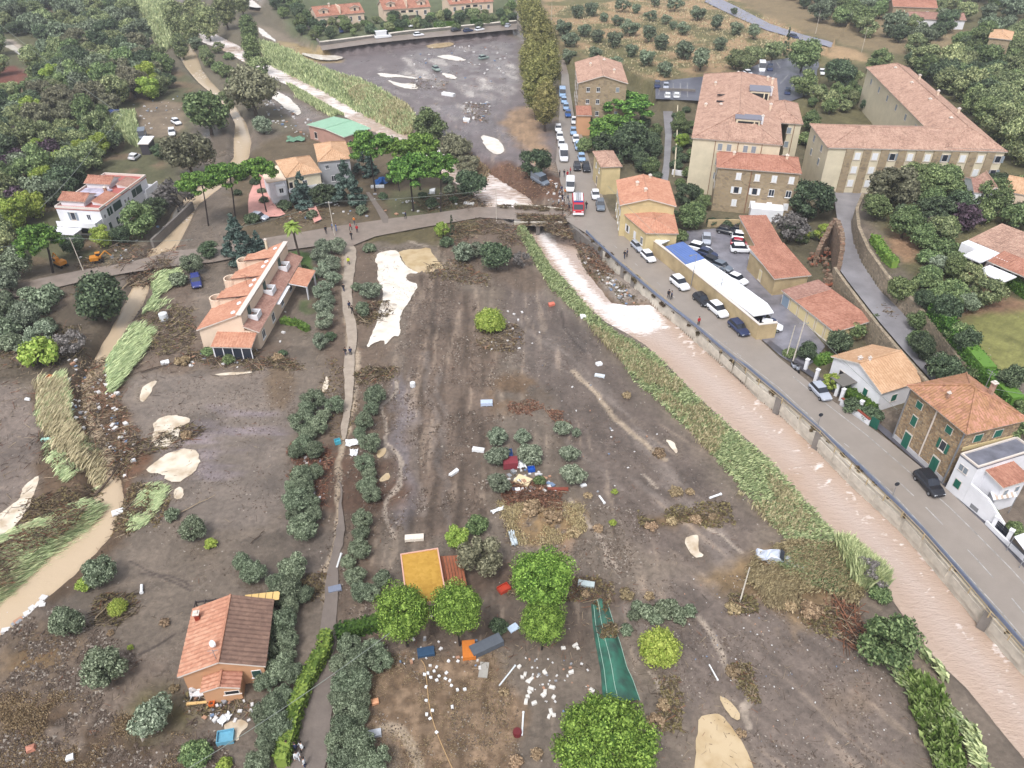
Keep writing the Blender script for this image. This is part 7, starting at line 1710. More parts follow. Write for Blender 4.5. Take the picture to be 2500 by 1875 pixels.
# green netting tunnel
def netting():
 nm = bpy.data.materials.new('green_netting'); nm.use_nodes = True; nt = nm.node_tree; b = nt.nodes['Principled BSDF']; b.inputs['Base Color'].default_value = C(34,112,92); b.inputs['Roughness'].default_value = .6
 tc = nt.nodes.new('ShaderNodeTexCoord'); n = nt.nodes.new('ShaderNodeTexNoise'); n.inputs['Scale'].default_value = .9; n.inputs['Detail'].default_value = 6; nt.links.new(tc.outputs['Object'], n.inputs[0])
 r = nt.nodes.new('ShaderNodeValToRGB'); r.color_ramp.elements[0].color = C(52,78,70); r.color_ramp.elements[1].color = C(58,124,104); r.color_ramp.elements[0].position = .35; r.color_ramp.elements[1].position = .65; nt.links.new(n.outputs['Fac'], r.inputs[0]); nt.links.new(r.outputs[0], b.inputs['Base Color'])
 Lf = [(1443,1478),(1447,1530),(1455,1580),(1466,1640),(1470,1690),(1475,1740)]; Rt = [(1482,1472),(1500,1530),(1514,1572),(1530,1630),(1545,1662),(1562,1712)]
 c = G(1470, 1600); o = empty('netting_tunnel', tuple(c), 0, 'collapsed green netting tunnel lying across the mud', 'netting tunnel')
 rows_ = []; nn = 9
 for i in range(len(Lf)*4-3):
  t = i/4; k = min(int(t), len(Lf)-2); f = t-k
  a = G(Lf[k][0]+(Lf[k+1][0]-Lf[k][0])*f, Lf[k][1]+(Lf[k+1][1]-Lf[k][1])*f); b_ = G(Rt[k][0]+(Rt[k+1][0]-Rt[k][0])*f, Rt[k][1]+(Rt[k+1][1]-Rt[k][1])*f)
  r_ = []
  for j in range(nn):
   u = j/(nn-1); p = a.lerp(b_, u); p.z += .1+.75*math.sin(PI*u)*(.8+.5*vn(np.array(i*.6), np.array(j*.7), 3)); r_.append(p-c)
  rows_.append(r_)
 V = [p for r_ in rows_ for p in r_]; F = [(i*nn+j, i*nn+j+1, (i+1)*nn+j+1, (i+1)*nn+j) for i in range(len(rows_)-1) for j in range(nn-1)]
 link('netting', mesh('netting', V, F, nm, smooth=True), o)
 for j in (1, 3, nn-1):
  b = MB()
  for i in range(len(rows_)-1): b.tube(rows_[i][j]+Vector((0,0,.04)), rows_[i+1][j]+Vector((0,0,.04)), .035, n=4, caps=False)
  b.build('cord', mat('pale_green_cord', C(170,200,186), .6), o)
 # muddy tangle on its upper end
 c2 = G(1462, 1510); o2 = MB()
netting()
# ---------------------------------------------------------------- vehicles
def paint(n, c, r=.25, k=.8): return mat(n, C(*c, k), r, spec=.6)
CARC = {'white': paint('white_car_paint', (240,242,248)), 'silver': paint('silver_car_paint', (176,182,196)), 'black': paint('black_car_paint', (36,38,46)), 'navy': paint('navy_car_paint', (44,56,92)),
  'blue': paint('blue_car_paint', (40,92,166)), 'light blue': paint('light_blue_car_paint', (156,186,222)), 'red': paint('red_car_paint', (170,30,60)), 'grey': paint('grey_car_paint', (112,122,136)), 'royal blue': paint('royal_blue_car_paint', (52,62,130)), 'muddy green': paint('muddy_green_car_paint', (140,156,150), .7)}
CGL = mat('car_glass', C(40,46,58,.7), .08, spec=.7); TYRE = mat('tyre', C(40,38,38,.7), .9); RIM = mat('wheel_rim', C(170,172,178), .4, metal=.5); LAMP = mat('headlamp_glass', C(226,230,236), .15); TAIL = mat('tail_lamp', C(150,24,24), .3)
def loft(st, m=0):
 """st: list of rings (same count) -> closed loft"""
 b = MB(); n = len(st[0]); V = [p for r in st for p in r]; F = [tuple(range(n-1, -1, -1)), tuple(range((len(st)-1)*n, len(st)*n))]
 for i in range(len(st)-1):
  for j in range(n): F.append((i*n+j, i*n+(j+1) % n, (i+1)*n+(j+1) % n, (i+1)*n+j))
 b.add(V, F, m); return b
def ring(x, hw, z0, z1, r=.14):
 return [(x,-hw+r*.6,z0),(x,-hw,z0+r),(x,-hw,z1-r*1.3),(x,-hw+r*1.1,z1),(x,hw-r*1.1,z1),(x,hw,z1-r*1.3),(x,hw,z0+r),(x,hw-r*.6,z0)]
CARM = {}
def car_parts(kind):
 L, Wd, hb, hr = {'hatch': (4.0,1.75,.95,1.48), 'wagon': (4.6,1.8,.95,1.5), 'suv': (4.5,1.88,1.08,1.72), 'van': (5.2,2.0,1.25,2.3), 'minibus': (6.2,2.1,1.35,2.7)}[kind]
 w = Wd/2; a, r_ = -L/2, L/2; van = kind in ('van', 'minibus')
 bz = .30
 st = [ring(a,w*.82,.42,hb*.86),ring(a+.12,w*.95,bz,hb*.97),ring(a+.8,w,bz,hb),ring(-L*.05,w,bz,hb),ring(L*.16,w,bz,hb),ring(r_-.75,w*.98,bz,hb*(.96 if not van else .9)),ring(r_-.2,w*.9,bz,hb*(.80 if not van else .8)),ring(r_,w*.76,.40,hb*.66)]
 body = loft(st)
 fx = L*.20 if not van else L*.34; tx = L*.05 if not van else L*.25; bx = a+.12 if kind != 'wagon' else a+.15; bt = a+(.55 if not van else .18)
 wt = w*.80 if not van else w*.92; e = .05
 def quad(p):
  b = MB(); b.slab(p, .03, 0); return b
 rf = loft([ring(bt,wt*.96,hr-.07,hr-.01,.03),ring(bt+.3,wt,hr-.08,hr,.03),ring(tx-.2,wt,hr-.08,hr,.03),ring(tx,wt*.96,hr-.09,hr-.02,.03)])
 P = dict(body=body, roof=rf)
 ws = MB(); ws.add([(fx,-w*.86,hb-.02),(fx,w*.86,hb-.02),(tx,wt*.95,hr-.06),(tx,-wt*.95,hr-.06)],[(0,1,2,3)])
 rw = MB(); rw.add([(bx,-w*.86,hb-.04),(bx,w*.86,hb-.04),(bt,wt*.95,hr-.05),(bt,-wt*.95,hr-.05)],[(3,2,1,0)])
 sw = []
 for s in (-1, 1):
  q = MB(); q.add([(fx,s*w*.86,hb-.02),(bx,s*w*.86,hb-.04),(bt,s*wt*.95,hr-.05),(tx,s*wt*.95,hr-.06)],[(0,1,2,3)]); sw.append(q)
 if van:   # blank panels behind the cab
  for s in (-1, 1): P.setdefault('panel', []).append(MB().add([(tx-.35,s*(w*.875),hb-.03),(bx+.02,s*(w*.875),hb-.03),(bt,s*(wt*.97),hr-.04),(tx-.35,s*(wt*.97),hr-.04)],[(0,1,2,3)]))
 wh = MB(); wh.tube((0,-.11,0),(0,.11,0),.32,n=12); rm = MB(); rm.tube((0,-.12,0),(0,.12,0),.19,n=8)
 hl = MB(); hl.box(-.05,.04,-.17,.17,-.07,.08)
 me = lambda n, b, m, sm=False: mesh(n, b.V, b.F, m, smooth=sm)
 return dict(L=L, w=w, hb=hb, body=me('body', body, CARC['white']), roof=me('roof', rf, CARC['white']), windscreen=me('windscreen', ws, CGL), rear=me('rear_window', rw, CGL), sides=[me('side_window', q, CGL) for q in sw],
    panels=[me('side_panel', q, CARC['white']) for q in P.get('panel', [])], wheel=me('tyre', wh, TYRE), rim=me('rim', rm, RIM), head=me('headlight', hl, LAMP), tail=me('tail_light', hl, TAIL))
def car(px, py, dx, dy, colour, kind, label, group=None, name='parked_car', far=False, tilt=0, cat=None):
 if kind not in CARM: CARM[kind] = car_parts(kind)
 K = CARM[kind]; g = G(px, py, .8); g2 = G(px+dx, py+dy, .8); a = math.atan2(g2.y-g.y, g2.x-g.x); z = hz(g.x, g.y)
 base = {0: .02}.get(0)
 zz = max(z, ROADZ(g.x, g.y, z))
 o = empty(name, (g.x, g.y, zz), a, label, cat or ('van' if kind in ('van', 'minibus') else 'car'), group); o.rotation_euler = (tilt, tilt*.5, a)
 m = CARC[colour]
 def lk(n, me, par=o, loc=None, rec=False):
  q = link(n, me, par, loc)
  if rec and me.materials[0] != m: q.material_slots[0].link = 'OBJECT'; q.material_slots[0].material = m
  return q
 lk('body', K['body'], rec=True); lk('roof', K['roof'], rec=True); lk('windscreen', K['windscreen']); lk('rear_window', K['rear'])
 for q in K['sides']: lk('side_window', q)
 for q in K['panels']: lk('side_panel', q, rec=True)
 if not far:
  for x in (-K['L']*.31, K['L']*.31):
   for y in (-K['w']+.08, K['w']-.08): w_ = lk('wheel', K['wheel'], loc=(x, y, .32)); lk('rim', K['rim'], w_)
  for y in (-K['w']*.6, K['w']*.6): lk('headlight', K['head'], loc=(K['L']/2-.06, y, K['hb']*.62)); lk('tail_light', K['tail'], loc=(-K['L']/2+.05, y, K['hb']*.72))
 return o
mr_poly = WP(main_road, zr); wr_poly = WP(west_road, .26); ln_poly = lane; yd_poly = WP(yard, .25)
def ROADZ(x, y, z):
 X_, Y_ = np.array([x]), np.array([y])
 if sdf(X_, Y_, ln_poly)[0] > 0: return CR_Z+.31
 if sdf(X_, Y_, mr_poly)[0] > 0 or sdf(X_, Y_, wr_poly)[0] > 0: return zr+.005
 if sdf(X_, Y_, yd_poly)[0] > 0: return .255
 return z
RR = 'cars parked along the river road'; YD = 'cars in the car yard'; ST = 'vehicles queued on the street'; HP = 'cars on the hill car park'; VS = 'cars by the terraced villas'; FL = 'cars stranded on the left bank'
for c in [
 (1558,602,40,38,'silver','hatch','silver hatchback at the yellow house end of the roadside wall',RR),(1583,626,40,38,'white','hatch','small white car right behind the silver hatchback at the wall',RR),
 (1660,692,40,34,'white','suv','white car standing alone in the middle of the roadside wall',RR),(1714,732,40,34,'black','hatch','black car between the two white ones by the wall',RR),
 (1753,757,40,34,'white','suv','white car between the black and the dark blue one',RR),(1804,800,40,38,'navy','wagon','dark blue estate car at the end of the roadside wall',RR),
 (2003,957,34,36,'silver','hatch','silver hatchback beside the white gate pillars',RR),(2268,1182,30,34,'black','suv','black off-road car in front of the stone house',RR),
 (1454,476,6,30,'white','hatch','white car against the yellow house, beside the fire engine',ST),(1466,502,5,30,'grey','suv','dark blue-grey car nose to tail with the white car at the yellow house',ST),
 (1409,407,4,30,'black','hatch','black car, left one of the dark pair above the people',ST),(1431,409,8,30,'black','wagon','black car, right one of the dark pair near the square house',ST),
 (1420,386,8,30,'light blue','hatch','light blue car directly behind the dark pair',ST),(1392,455,-1,30,'white','van','white van parked just behind the red fire engine',ST),
 (1376,382,4,30,'white','minibus','white minibus standing in the left lane above the bridge',ST),(1371,352,3,30,'white','hatch','white car right behind the minibus in the left file',ST),(1367,334,3,30,'white','hatch','white car third in the left file behind the minibus',ST),(1363,314,3,30,'white','hatch','white car last in the left file',ST),
 (1412,358,6,30,'light blue','wagon','light blue car next behind the one touching the dark pair',ST),(1406,341,5,30,'white','hatch','white car in the right file level with the shrubs',ST),(1400,322,3,30,'light blue','hatch','light blue car in the right file, above the white one',ST),(1402,296,3,30,'white','hatch','white car at the wall corner of the right file',ST),
 (1387,279,4,30,'blue','hatch','bright blue car below the plane trees',ST),(1382,262,4,30,'light blue','hatch','light blue car behind the bright blue one',ST),(1377,246,4,30,'light blue','hatch','light blue car in the shade of the plane trees',ST),(1373,230,3,30,'light blue','van','pale blue van at the head of the street by the plane trees',ST),
 (1725,584,1,20,'silver','hatch','silver car at the top left corner of the car yard',YD),(1709,606,24,7,'white','suv','white car beside the blue sheet roof',YD),(1728,619,24,8,'navy','hatch','navy car beside the blue sheet roof',YD),(1741,638,24,9,'black','hatch','dark car third in the row by the sheet roofs',YD),(1764,651,24,10,'grey','hatch','grey car fourth in the row by the sheet roofs',YD),(1801,682,24,10,'white','hatch','white car half under the white sheet roof',YD),
 (1774,563,24,5,'black','hatch','small black car at the head wall of the yard',YD),(1812,564,30,6,'black','wagon','black car nearest the first red-roofed garage',YD),(1815,579,30,4,'white','suv','white car above the red car',YD),(1809,593,30,4,'red','hatch','dark red car between two white cars',YD),(1812,608,30,1,'white','suv','white car below the red car',YD),(1858,632,30,6,'silver','suv','silver car crosswise in front of the garages',YD),(1882,676,3,20,'blue','hatch','bright blue car beside the larger garage',YD),
 (1866,780,20,5,'navy','hatch','navy car under the end of the white sheet roof',YD),(1881,795,26,5,'white','hatch','white car beside the yellow bin at the wall end',YD),
 (1605,207,1,18,'navy','suv','navy car on the hill car park, at its left end',HP),(1626,209,1,18,'silver','hatch','silver car beside the navy one on the hill car park',HP),(1630,231,1,-18,'white','hatch','white car at the edge wall of the hill car park, left one',HP),(1652,231,1,-18,'white','hatch','white car at the edge wall of the hill car park, right one',HP),
 (1827,177,20,12,'white','hatch','small white car next to the white van on the hill',HP),(1860,166,2,18,'white','minibus','large white van on the hill car park',HP),(1880,166,2,18,'navy','suv','blue car right of the large white van',HP),(1923,223,-2,18,'navy','wagon','navy car behind the large apartment block',HP),(2007,175,2,16,'white','hatch','white car in the gap between the hill trees',HP),
 (1939,88,20,9,'navy','wagon','dark blue car driving on the far road',None),
 (935,88,20,-2,'white','minibus','white camper van on the villas street',VS),(1022,83,20,-2,'white','hatch','white car parked right of the camper van',VS),(1113,72,20,-3,'black','hatch','dark car, first of two dark ones on the villas street',VS),(1143,73,20,-3,'navy','hatch','blue-grey car between dark and white on the villas street',VS),(1171,70,20,-3,'white','hatch','white car beside the blue-grey one on the villas street',VS),(1240,61,20,-3,'silver','hatch','pale car at the far right end of the villas street',VS),(1002,60,3,14,'white','hatch','white car on the drive of the middle villa',VS),(1022,55,3,14,'black','hatch','dark car on the drive of the middle villa',VS),(833,74,3,14,'navy','hatch','dark blue car on the drive of the first villa',VS),(857,72,3,14,'black','hatch','black car on the drive of the first villa',VS),
 (1065,167,20,10,'muddy green','hatch','muddy greenish car stranded in the flooded field',None),(1181,139,20,-4,'muddy green','hatch','mud-smeared car stranded near the plane trees',None),
 (430,296,20,12,'white','hatch','white car on the left yard, upper of two',FL),(419,321,2,18,'white','wagon','white car on the left yard, lower of two',FL),(347,330,-3,18,'grey','van','grey van by the dark cabin on the left bank',FL),(327,380,18,-14,'white','hatch','white car jammed behind the white villa',FL),
 (478,684,6,34,'royal blue','wagon','dark blue car standing in mud left of the terraced houses',FL),(633,527,20,4,'silver','hatch','pale car among debris on the pink terrace',FL),(1319,438,16,8,'grey','van','grey van hanging at the broken river bank',None)]:
 car(*c[:4], c[4], c[5], c[6], c[7], far=c[1] < 240, tilt=.12 if 'jammed' in c[6] or 'hanging' in c[6] else 0, name='van' if c[5] in ('van','minibus') else 'parked_car')
def fire_engine():
 g = G(1411, 503, 1.2); g2 = G(1413, 540, 1.2); a = math.atan2(g2.y-g.y, g2.x-g.x); o = empty('fire_engine', (g.x, g.y, zr), a, 'red and white fire engine facing down the street by the bridge', 'fire engine')
 R_ = paint('fire_red', (196,34,52)); Wt = CARC['white']
 b = loft([ring(-3.4,1.2,.5,2.5,.1),ring(-3.3,1.22,.5,2.6,.1),ring(.9,1.22,.5,2.6,.1),ring(1.0,1.2,.5,2.5,.1)]); b.build('body', R_, o)
 b = loft([ring(1.1,1.15,.5,2.55,.12),ring(1.3,1.2,.45,2.65,.15),ring(2.6,1.2,.45,2.6,.2),ring(3.1,1.15,.45,1.5,.15),ring(3.2,1.12,.5,1.3,.1)]); b.build('cab', R_, o)
 b = MB(); b.add([(3.13,-1.0,1.52),(3.13,1.0,1.52),(2.68,.98,2.5),(2.68,-.98,2.5)],[(0,1,2,3)]); b.build('windscreen', CGL, o)
 b = MB(); b.box(3.2, 3.4, -1.15, 1.15, .45, .85); b.build('bumper', Wt, o)
 b = MB(); b.box(-3.2, .9, -1.0, 1.0, 2.61, 2.7); b.build('roof_deck', Wt, o)
 for s in (-.5, .05):
  b = MB(); b.tube((-3.3, s, 2.95), (1.6, s, 3.0), .05); b.tube((-3.3, s+.4, 2.95), (1.6, s+.4, 3.0), .05)
  for k in range(12): b.tube((-3.2+k*.42, s, 2.96), (-3.2+k*.42, s+.4, 2.96), .03, n=4)
  b.build('ladder', METAL, o)
 b = MB(); b.box(1.5, 1.9, -1.0, 1.0, 2.66, 2.82); b.build('light_bar', CARC['blue'], o)
 for x in (-2.2, -1.1, 2.2):
  for y in (-1.08, 1.08): b = MB(); b.tube((0,-.15,0),(0,.15,0),.48,n=12); b.build('wheel', TYRE, o, (x, y, .48))
 for y in (-1.21, 1.21):
  b = MB(); b.box(-3.1, .8, -.02, .02, 1.0, 1.25); b.build('stripe', Wt, o, (0, y, 0))
  b = MB(); b.box(1.5, 2.4, -.02, .02, 1.6, 2.3); b.build('side_window', CGL, o, (0, y, 0))
  b = MB(); b.box(-.1, .1, -.2, .2, -.1, .1); b.build('headlight', LAMP, o, (3.18, y*.7, 1.1))
fire_engine()
def scooter(px, py, dx, dy, label, rider=None, name='scooter'):
 g = G(px, py, .5); g2 = G(px+dx, py+dy, .5); o = empty(name, (g.x, g.y, ROADZ(g.x, g.y, hz(g.x, g.y))), math.atan2(g2.y-g.y, g2.x-g.x), label, 'motorcycle' if name == 'motorcycle' else 'scooter')
 m = CARC['silver'] if name == 'scooter' else CARC['black']
 b = loft([[(-.8,-.12,.5),(-.8,.12,.5),(-.8,.1,.75),(-.8,-.1,.75)],[(-.2,-.16,.35),(-.2,.16,.35),(-.2,.14,.82),(-.2,-.14,.82)],[(.1,-.15,.3),(.1,.15,.3),(.1,.1,.5),(.1,-.1,.5)],[(.45,-.12,.4),(.45,.12,.4),(.45,.12,.9),(.45,-.12,.9)]]); b.build('body', m, o)
 for x in (-.62, .62): b = MB(); b.tube((0,-.06,0),(0,.06,0),.28,n=12); b.build('wheel', TYRE, o, (x, 0, .28))
 b = MB(); b.tube((.62,0,.3),(.42,0,1.02),.04); b.tube((.42,-.33,1.02),(.42,.33,1.02),.025); b.build('handlebar', METAL, o)
 b = MB(); b.box(-.75,.0,-.15,.15,.8,.88); b.build('seat', TYRE, o); return o
scooter(1938, 894, 10, 14, 'light scooter parked by the grey poles at the yard entrance'); scooter(1947, 899, 10, 14, 'second scooter beside it, nearer the white pillar')
scooter(2264, 905, -8, -12, 'motorcycle on the upper lane beside its two riders', name='motorcycle')
# ---------------------------------------------------------------- people
SKIN = mat('skin', C(206,160,134), .6)
def cloth(c): return mat('clothing_%d_%d_%d' % c, C(*c), .85)
def body_mesh(pose):
 """one continuous skinned figure, 1.74 m"""
 st = pose
 V = [(0,0,.95),(0,0,1.18),(0,0,1.42),(0,0,1.52),(0.02,0,1.64),
   (st*.06,.10,.90),(st*.22,.11,.50),(st*.20-.05*st,.12,.06),(st*.20+.12,.12,.03),
   (-st*.06,-.10,.90),(-st*.16,-.11,.50),(-st*.30,-.12,.08),(-st*.30+.15,-.12,.03),
   (0,.20,1.40),(-st*.12+.02,.25,1.15),(st*.02+.12,.25,.92),(0.16,.25,.84),
   (0,-.20,1.40),(st*.12+.02,-.25,1.15),(st*.12+.14,-.25,.92),(st*.12+.18,-.25,.84),(0.02,0,1.74)]
 E = [(0,1),(1,2),(2,3),(3,4),(4,21),(0,5),(5,6),(6,7),(7,8),(0,9),(9,10),(10,11),(11,12),(2,13),(13,14),(14,15),(15,16),(2,17),(17,18),(18,19),(19,20)]
 R_ = [.15,.14,.13,.06,.10,.10,.07,.045,.04,.10,.07,.045,.04,.065,.05,.038,.035,.065,.05,.038,.035,.07]
 me = bpy.data.meshes.new('figure'); me.from_pydata(V, E, []); ob = bpy.data.objects.new('figure', me); COL.objects.link(ob)
 sk = ob.modifiers.new('s', 'SKIN');
 for i, r in enumerate(R_): me.skin_vertices[0].data[i].radius = (r, r*(1.25 if i in (0, 1, 2) else 1))
 me.skin_vertices[0].data[0].use_root = True
 sb = ob.modifiers.new('d', 'SUBSURF'); sb.levels = sb.render_levels = 1
 dg = bpy.context.evaluated_depsgraph_get(); out = bpy.data.meshes.new_from_object(ob.evaluated_get(dg)); out.name = 'body'
 bpy.data.objects.remove(ob); bpy.data.meshes.remove(me)
 out.materials.clear()
 for m in (SKIN, cloth((60,60,70)), cloth((50,54,70)), TYRE): out.materials.append(m)
 for p in out.polygons:
  z = p.center.z; y = abs(p.center.y); p.material_index = 3 if z < .09 else (2 if z < .93 and y < .2 else (1 if z < 1.49 and not (y > .2 and z < 1.0) else 0)); p.use_smooth = True
 return out
BODY = [body_mesh(s) for s in (0.15, 1.0, .6)]
hb = MB()
_u = [[(math.cos(a)*math.cos(e)*.125+.005, math.sin(a)*math.cos(e)*.12, 1.69+math.sin(e)*.125) for a in np.linspace(0, 2*PI, 9)[:-1]] for e in (-.1, .45, .95, 1.4)]
HAIR = mesh('hair', loft(_u).V, loft(_u).F, mat('dark_hair', C(56,44,38), .8), smooth=True)
def person(px, py, top, trou, label, group=None, pose=0, face=None):
 g = G(px, py, 0); o = empty('person', (g.x, g.y, ROADZ(g.x, g.y, hz(g.x, g.y))), RNG.random()*6.28 if face is None else face, label, 'person', group)
 b = link('body', BODY[pose], o)
 for i, c in ((1, top), (2, trou)): b.material_slots[i].link = 'OBJECT'; b.material_slots[i].material = cloth(c)
 link('hair', HAIR, o); return o
K_, N_, Rd, Or, Bl, Yl, Wh, Gy = (40,40,48), (48,58,92), (190,36,50), (220,130,50), (60,110,180), (212,226,60), (226,230,236), (120,124,132)
BG = 'onlookers at the bridge end'
for i, p in enumerate([
 (1366,436,K_,K_,'person in black, leftmost of the four standing above the white van'),(1377,434,K_,N_,'second person in black beside the two in red'),(1385,437,Rd,Rd,'person in red nearest the people in black'),(1392,428,Rd,K_,'person in red standing a step further up the street'),
 (1431,512,K_,N_,'dark-clad person right of the fire engine'),(1358,468,Wh,K_,'person in white at the edge of the broken bank'),(1365,478,Gy,N_,'person in grey in the group left of the white van'),(1371,470,N_,K_,'navy-clad person in the group left of the white van'),(1379,480,Or,K_,'person in orange beside the white van'),(1373,490,K_,N_,'black-clad person at the rear of the fire engine'),(1386,494,Gy,K_,'person in grey touching the fire engine'),(1364,502,Wh,N_,'person in white on the bridge end'),(1377,503,K_,Gy,'person in black on the bridge end'),(1389,512,Gy,K_,'person in grey at the front left of the fire engine'),
 (1524,634,K_,N_,'person in dark clothes walking on the road, left of a pair'),(1530,630,N_,K_,'person in navy walking on the road, right of a pair'),(1631,731,K_,K_,'person in black at the guard rail, left one'),(1638,734,N_,K_,'person in navy at the guard rail, right one'),(1704,798,Rd,K_,'person in red at the guard rail below the foam'),
 (857,566,Rd,K_,'person in red at the track junction, left one'),(866,552,Or,N_,'person in orange at the track junction'),(873,572,Rd,K_,'person in dark red at the track junction, right one'),(859,588,K_,K_,'person in black at the top of the track'),(813,566,Bl,N_,'person in blue jacket, left one of two on the road'),(822,568,Bl,Bl,'person in blue jacket, right one of two on the road'),(797,574,K_,K_,'person in black left of the blue jackets'),(991,538,N_,K_,'person in navy alone on the road below the pines'),(888,436,K_,K_,'person in black beside the villa'),
 (852,648,Yl,K_,'person in yellow high-visibility jacket on the track'),(840,714,K_,N_,'person in dark clothes on the track below the yellow jacket'),(854,757,N_,K_,'person in navy on the track, upper of two'),(861,768,K_,K_,'person in black on the track, lower of two'),(845,870,K_,N_,'person in black at the track bend, left of two'),(857,870,N_,K_,'person in navy at the track bend, right of two'),
 (791,1592,Rd,K_,'person in red shirt walking on the lower track'),(705,1834,Yl,N_,'person in yellow vest by the hedge at the bottom'),(724,1838,N_,K_,'person in navy beside the yellow vest'),(740,1836,Wh,K_,'person in white right of the navy one'),(729,1860,Wh,Wh,'person all in white at the bottom of the track'),(747,1874,Wh,N_,'person in white and blue at the bottom edge'),
 (1621,464,Rd,K_,'person in red on the narrow garden lane'),(2259,909,N_,K_,'person in navy beside the motorcycle on the lane'),(2269,906,K_,K_,'person in black beside the motorcycle on the lane')]):
 person(*p, None, pose=i % 3)
# ---------------------------------------------------------------- poles, lamps, cables
def pole(px, py, top, label, name='utility_pole', kind='arm', r=.10, cat='pole', m=None, h=None):
 g = G(px, py, 0); m = m or CONC
 h = h or 8; o = empty(name, tuple(g), 0, label, cat); tx, ty = top
 b = MB(); b.tube((0,0,-.3),(tx,ty,h),r,r*.6,8); b.build('shaft', m, o)
 if kind == 'arm':
  b = MB(); b.tube((tx-.7,ty,h-.3),(tx+.7,ty,h-.3),.05)
  for k in (-.6,0,.6): b.tube((tx+k,ty,h-.3),(tx+k,ty,h-.05),.05,.03)
  b.build('cross_arm', METAL, o)
 elif kind == 'lamp':
  b = MB(); b.tube((tx,ty,h),(tx-1.0,ty-.6,h+.15),.05); b.build('bracket', METAL, o); b = MB(); b.box(-.35,.2,-.12,.12,-.1,.06,rz=.5,c=(tx-1.1,ty-.65,h+.15)); b.build('lamp_head', METAL, o)
 elif kind == 'sign':
  b = MB(); b.tube((tx,ty-.03,h),(tx,ty+.03,h),.3,n=14); b.build('sign_plate', CGL, o)
 return Vector((g.x+tx, g.y+ty, g.z+h))
p1 = pole(818,578,(-.3,.1),'concrete utility pole at the track junction',h=7.5); p2 = pole(205,664,(-.3,0),'leaning grey utility pole beside the road on the left',h=7)
pole(1686,702,(.2,.1),'thin street lamp against the roadside wall, upper one','street_lamp','lamp',.07,'street lamp',METAL,6.5); pole(1752,738,(.2,.1),'thin street lamp against the roadside wall, lower one','street_lamp','lamp',.07,'street lamp',METAL,7)
p5 = pole(1934,888,(.3,.2),'tall grey pole beside the scooters, right one',r=.12,h=7.5); pole(1918,876,(.2,.1),'tall grey pole beside the scooters, left one',h=6,kind='')
pole(1993,1050,(0,0),'round traffic sign on the guard rail, upper one','traffic_sign','sign',.035,'traffic sign',METAL,2.6); pole(2175,1220,(0,0),'round traffic sign on the guard rail, lower one','traffic_sign','sign',.035,'traffic sign',METAL,2.6)
pole(1806,1470,(.6,1.2),'leaning broken pole beside the dry reeds',r=.1,h=4.2,kind=''); p9 = pole(1212,540,(0,0),'thin post in the driftwood at the bridge',h=7,r=.07,kind='')
pole(1991,82,(0,0),'thin tall pole beyond the far road, left one',h=8,r=.08,kind=''); pole(2103,128,(0,0),'thin tall pole beyond the far road, right one',h=8,r=.08,kind=''); pole(1346,62,(0,0),'thin pole beside the plane trees',h=8,r=.09,kind='')
def cable(a, b_, sag, label, r=.022, m=None):
 a, b_ = Vector(a), Vector(b_); b = MB(); n = 10; P = [a.lerp(b_, i/n)-Vector((0,0,sag*4*(i/n)*(1-i/n))) for i in range(n+1)]
 for i in range(n): b.tube(P[i]-a, P[i+1]-a, r, n=4, caps=False)
 tag(b.build('cable', m or mat('pale_cable', C(150,158,150), .6), None, a), label, 'cable')
def hp(px, py, z): return Vector((*G0(px, py, z), z))
cable(hp(440,1888,7), hp(952,1545,9), .5, 'pale overhead cable crossing the lower track and the olives', .025)
cable(p2, hp(-120,612,8), .4, 'overhead cable running off the left edge from the leaning pole', .03); cable(p2, hp(470,585,8), .5, 'overhead cable from the leaning pole towards the cedar', .03)
cable(p1, p9, .5, 'overhead cable along the road below the pines', .03); cable(p1, hp(560,560,7.5), .4, 'overhead cable left of the junction pole', .03)
cable(hp(0,60,8), hp(297,281,8), .6, 'pale cable over the upper left wood', .04); cable(hp(297,281,8), hp(228,360,8), .3, 'short cable descending through the upper left wood', .04); cable(hp(228,360,8), hp(98,508,8), .5, 'cable ending left of the white villa', .04)
cable(hp(1484,454,8.5), hp(1700,660,7), .4, 'cable crossing the tiled roofs of the yellow house', .025); cable(p5, hp(2190,1000,8), .3, 'cable from the tall pole to the stone house', .025); cable(hp(2404,944,9), hp(2560,968,8), .2, 'cable behind the stone house', .025)
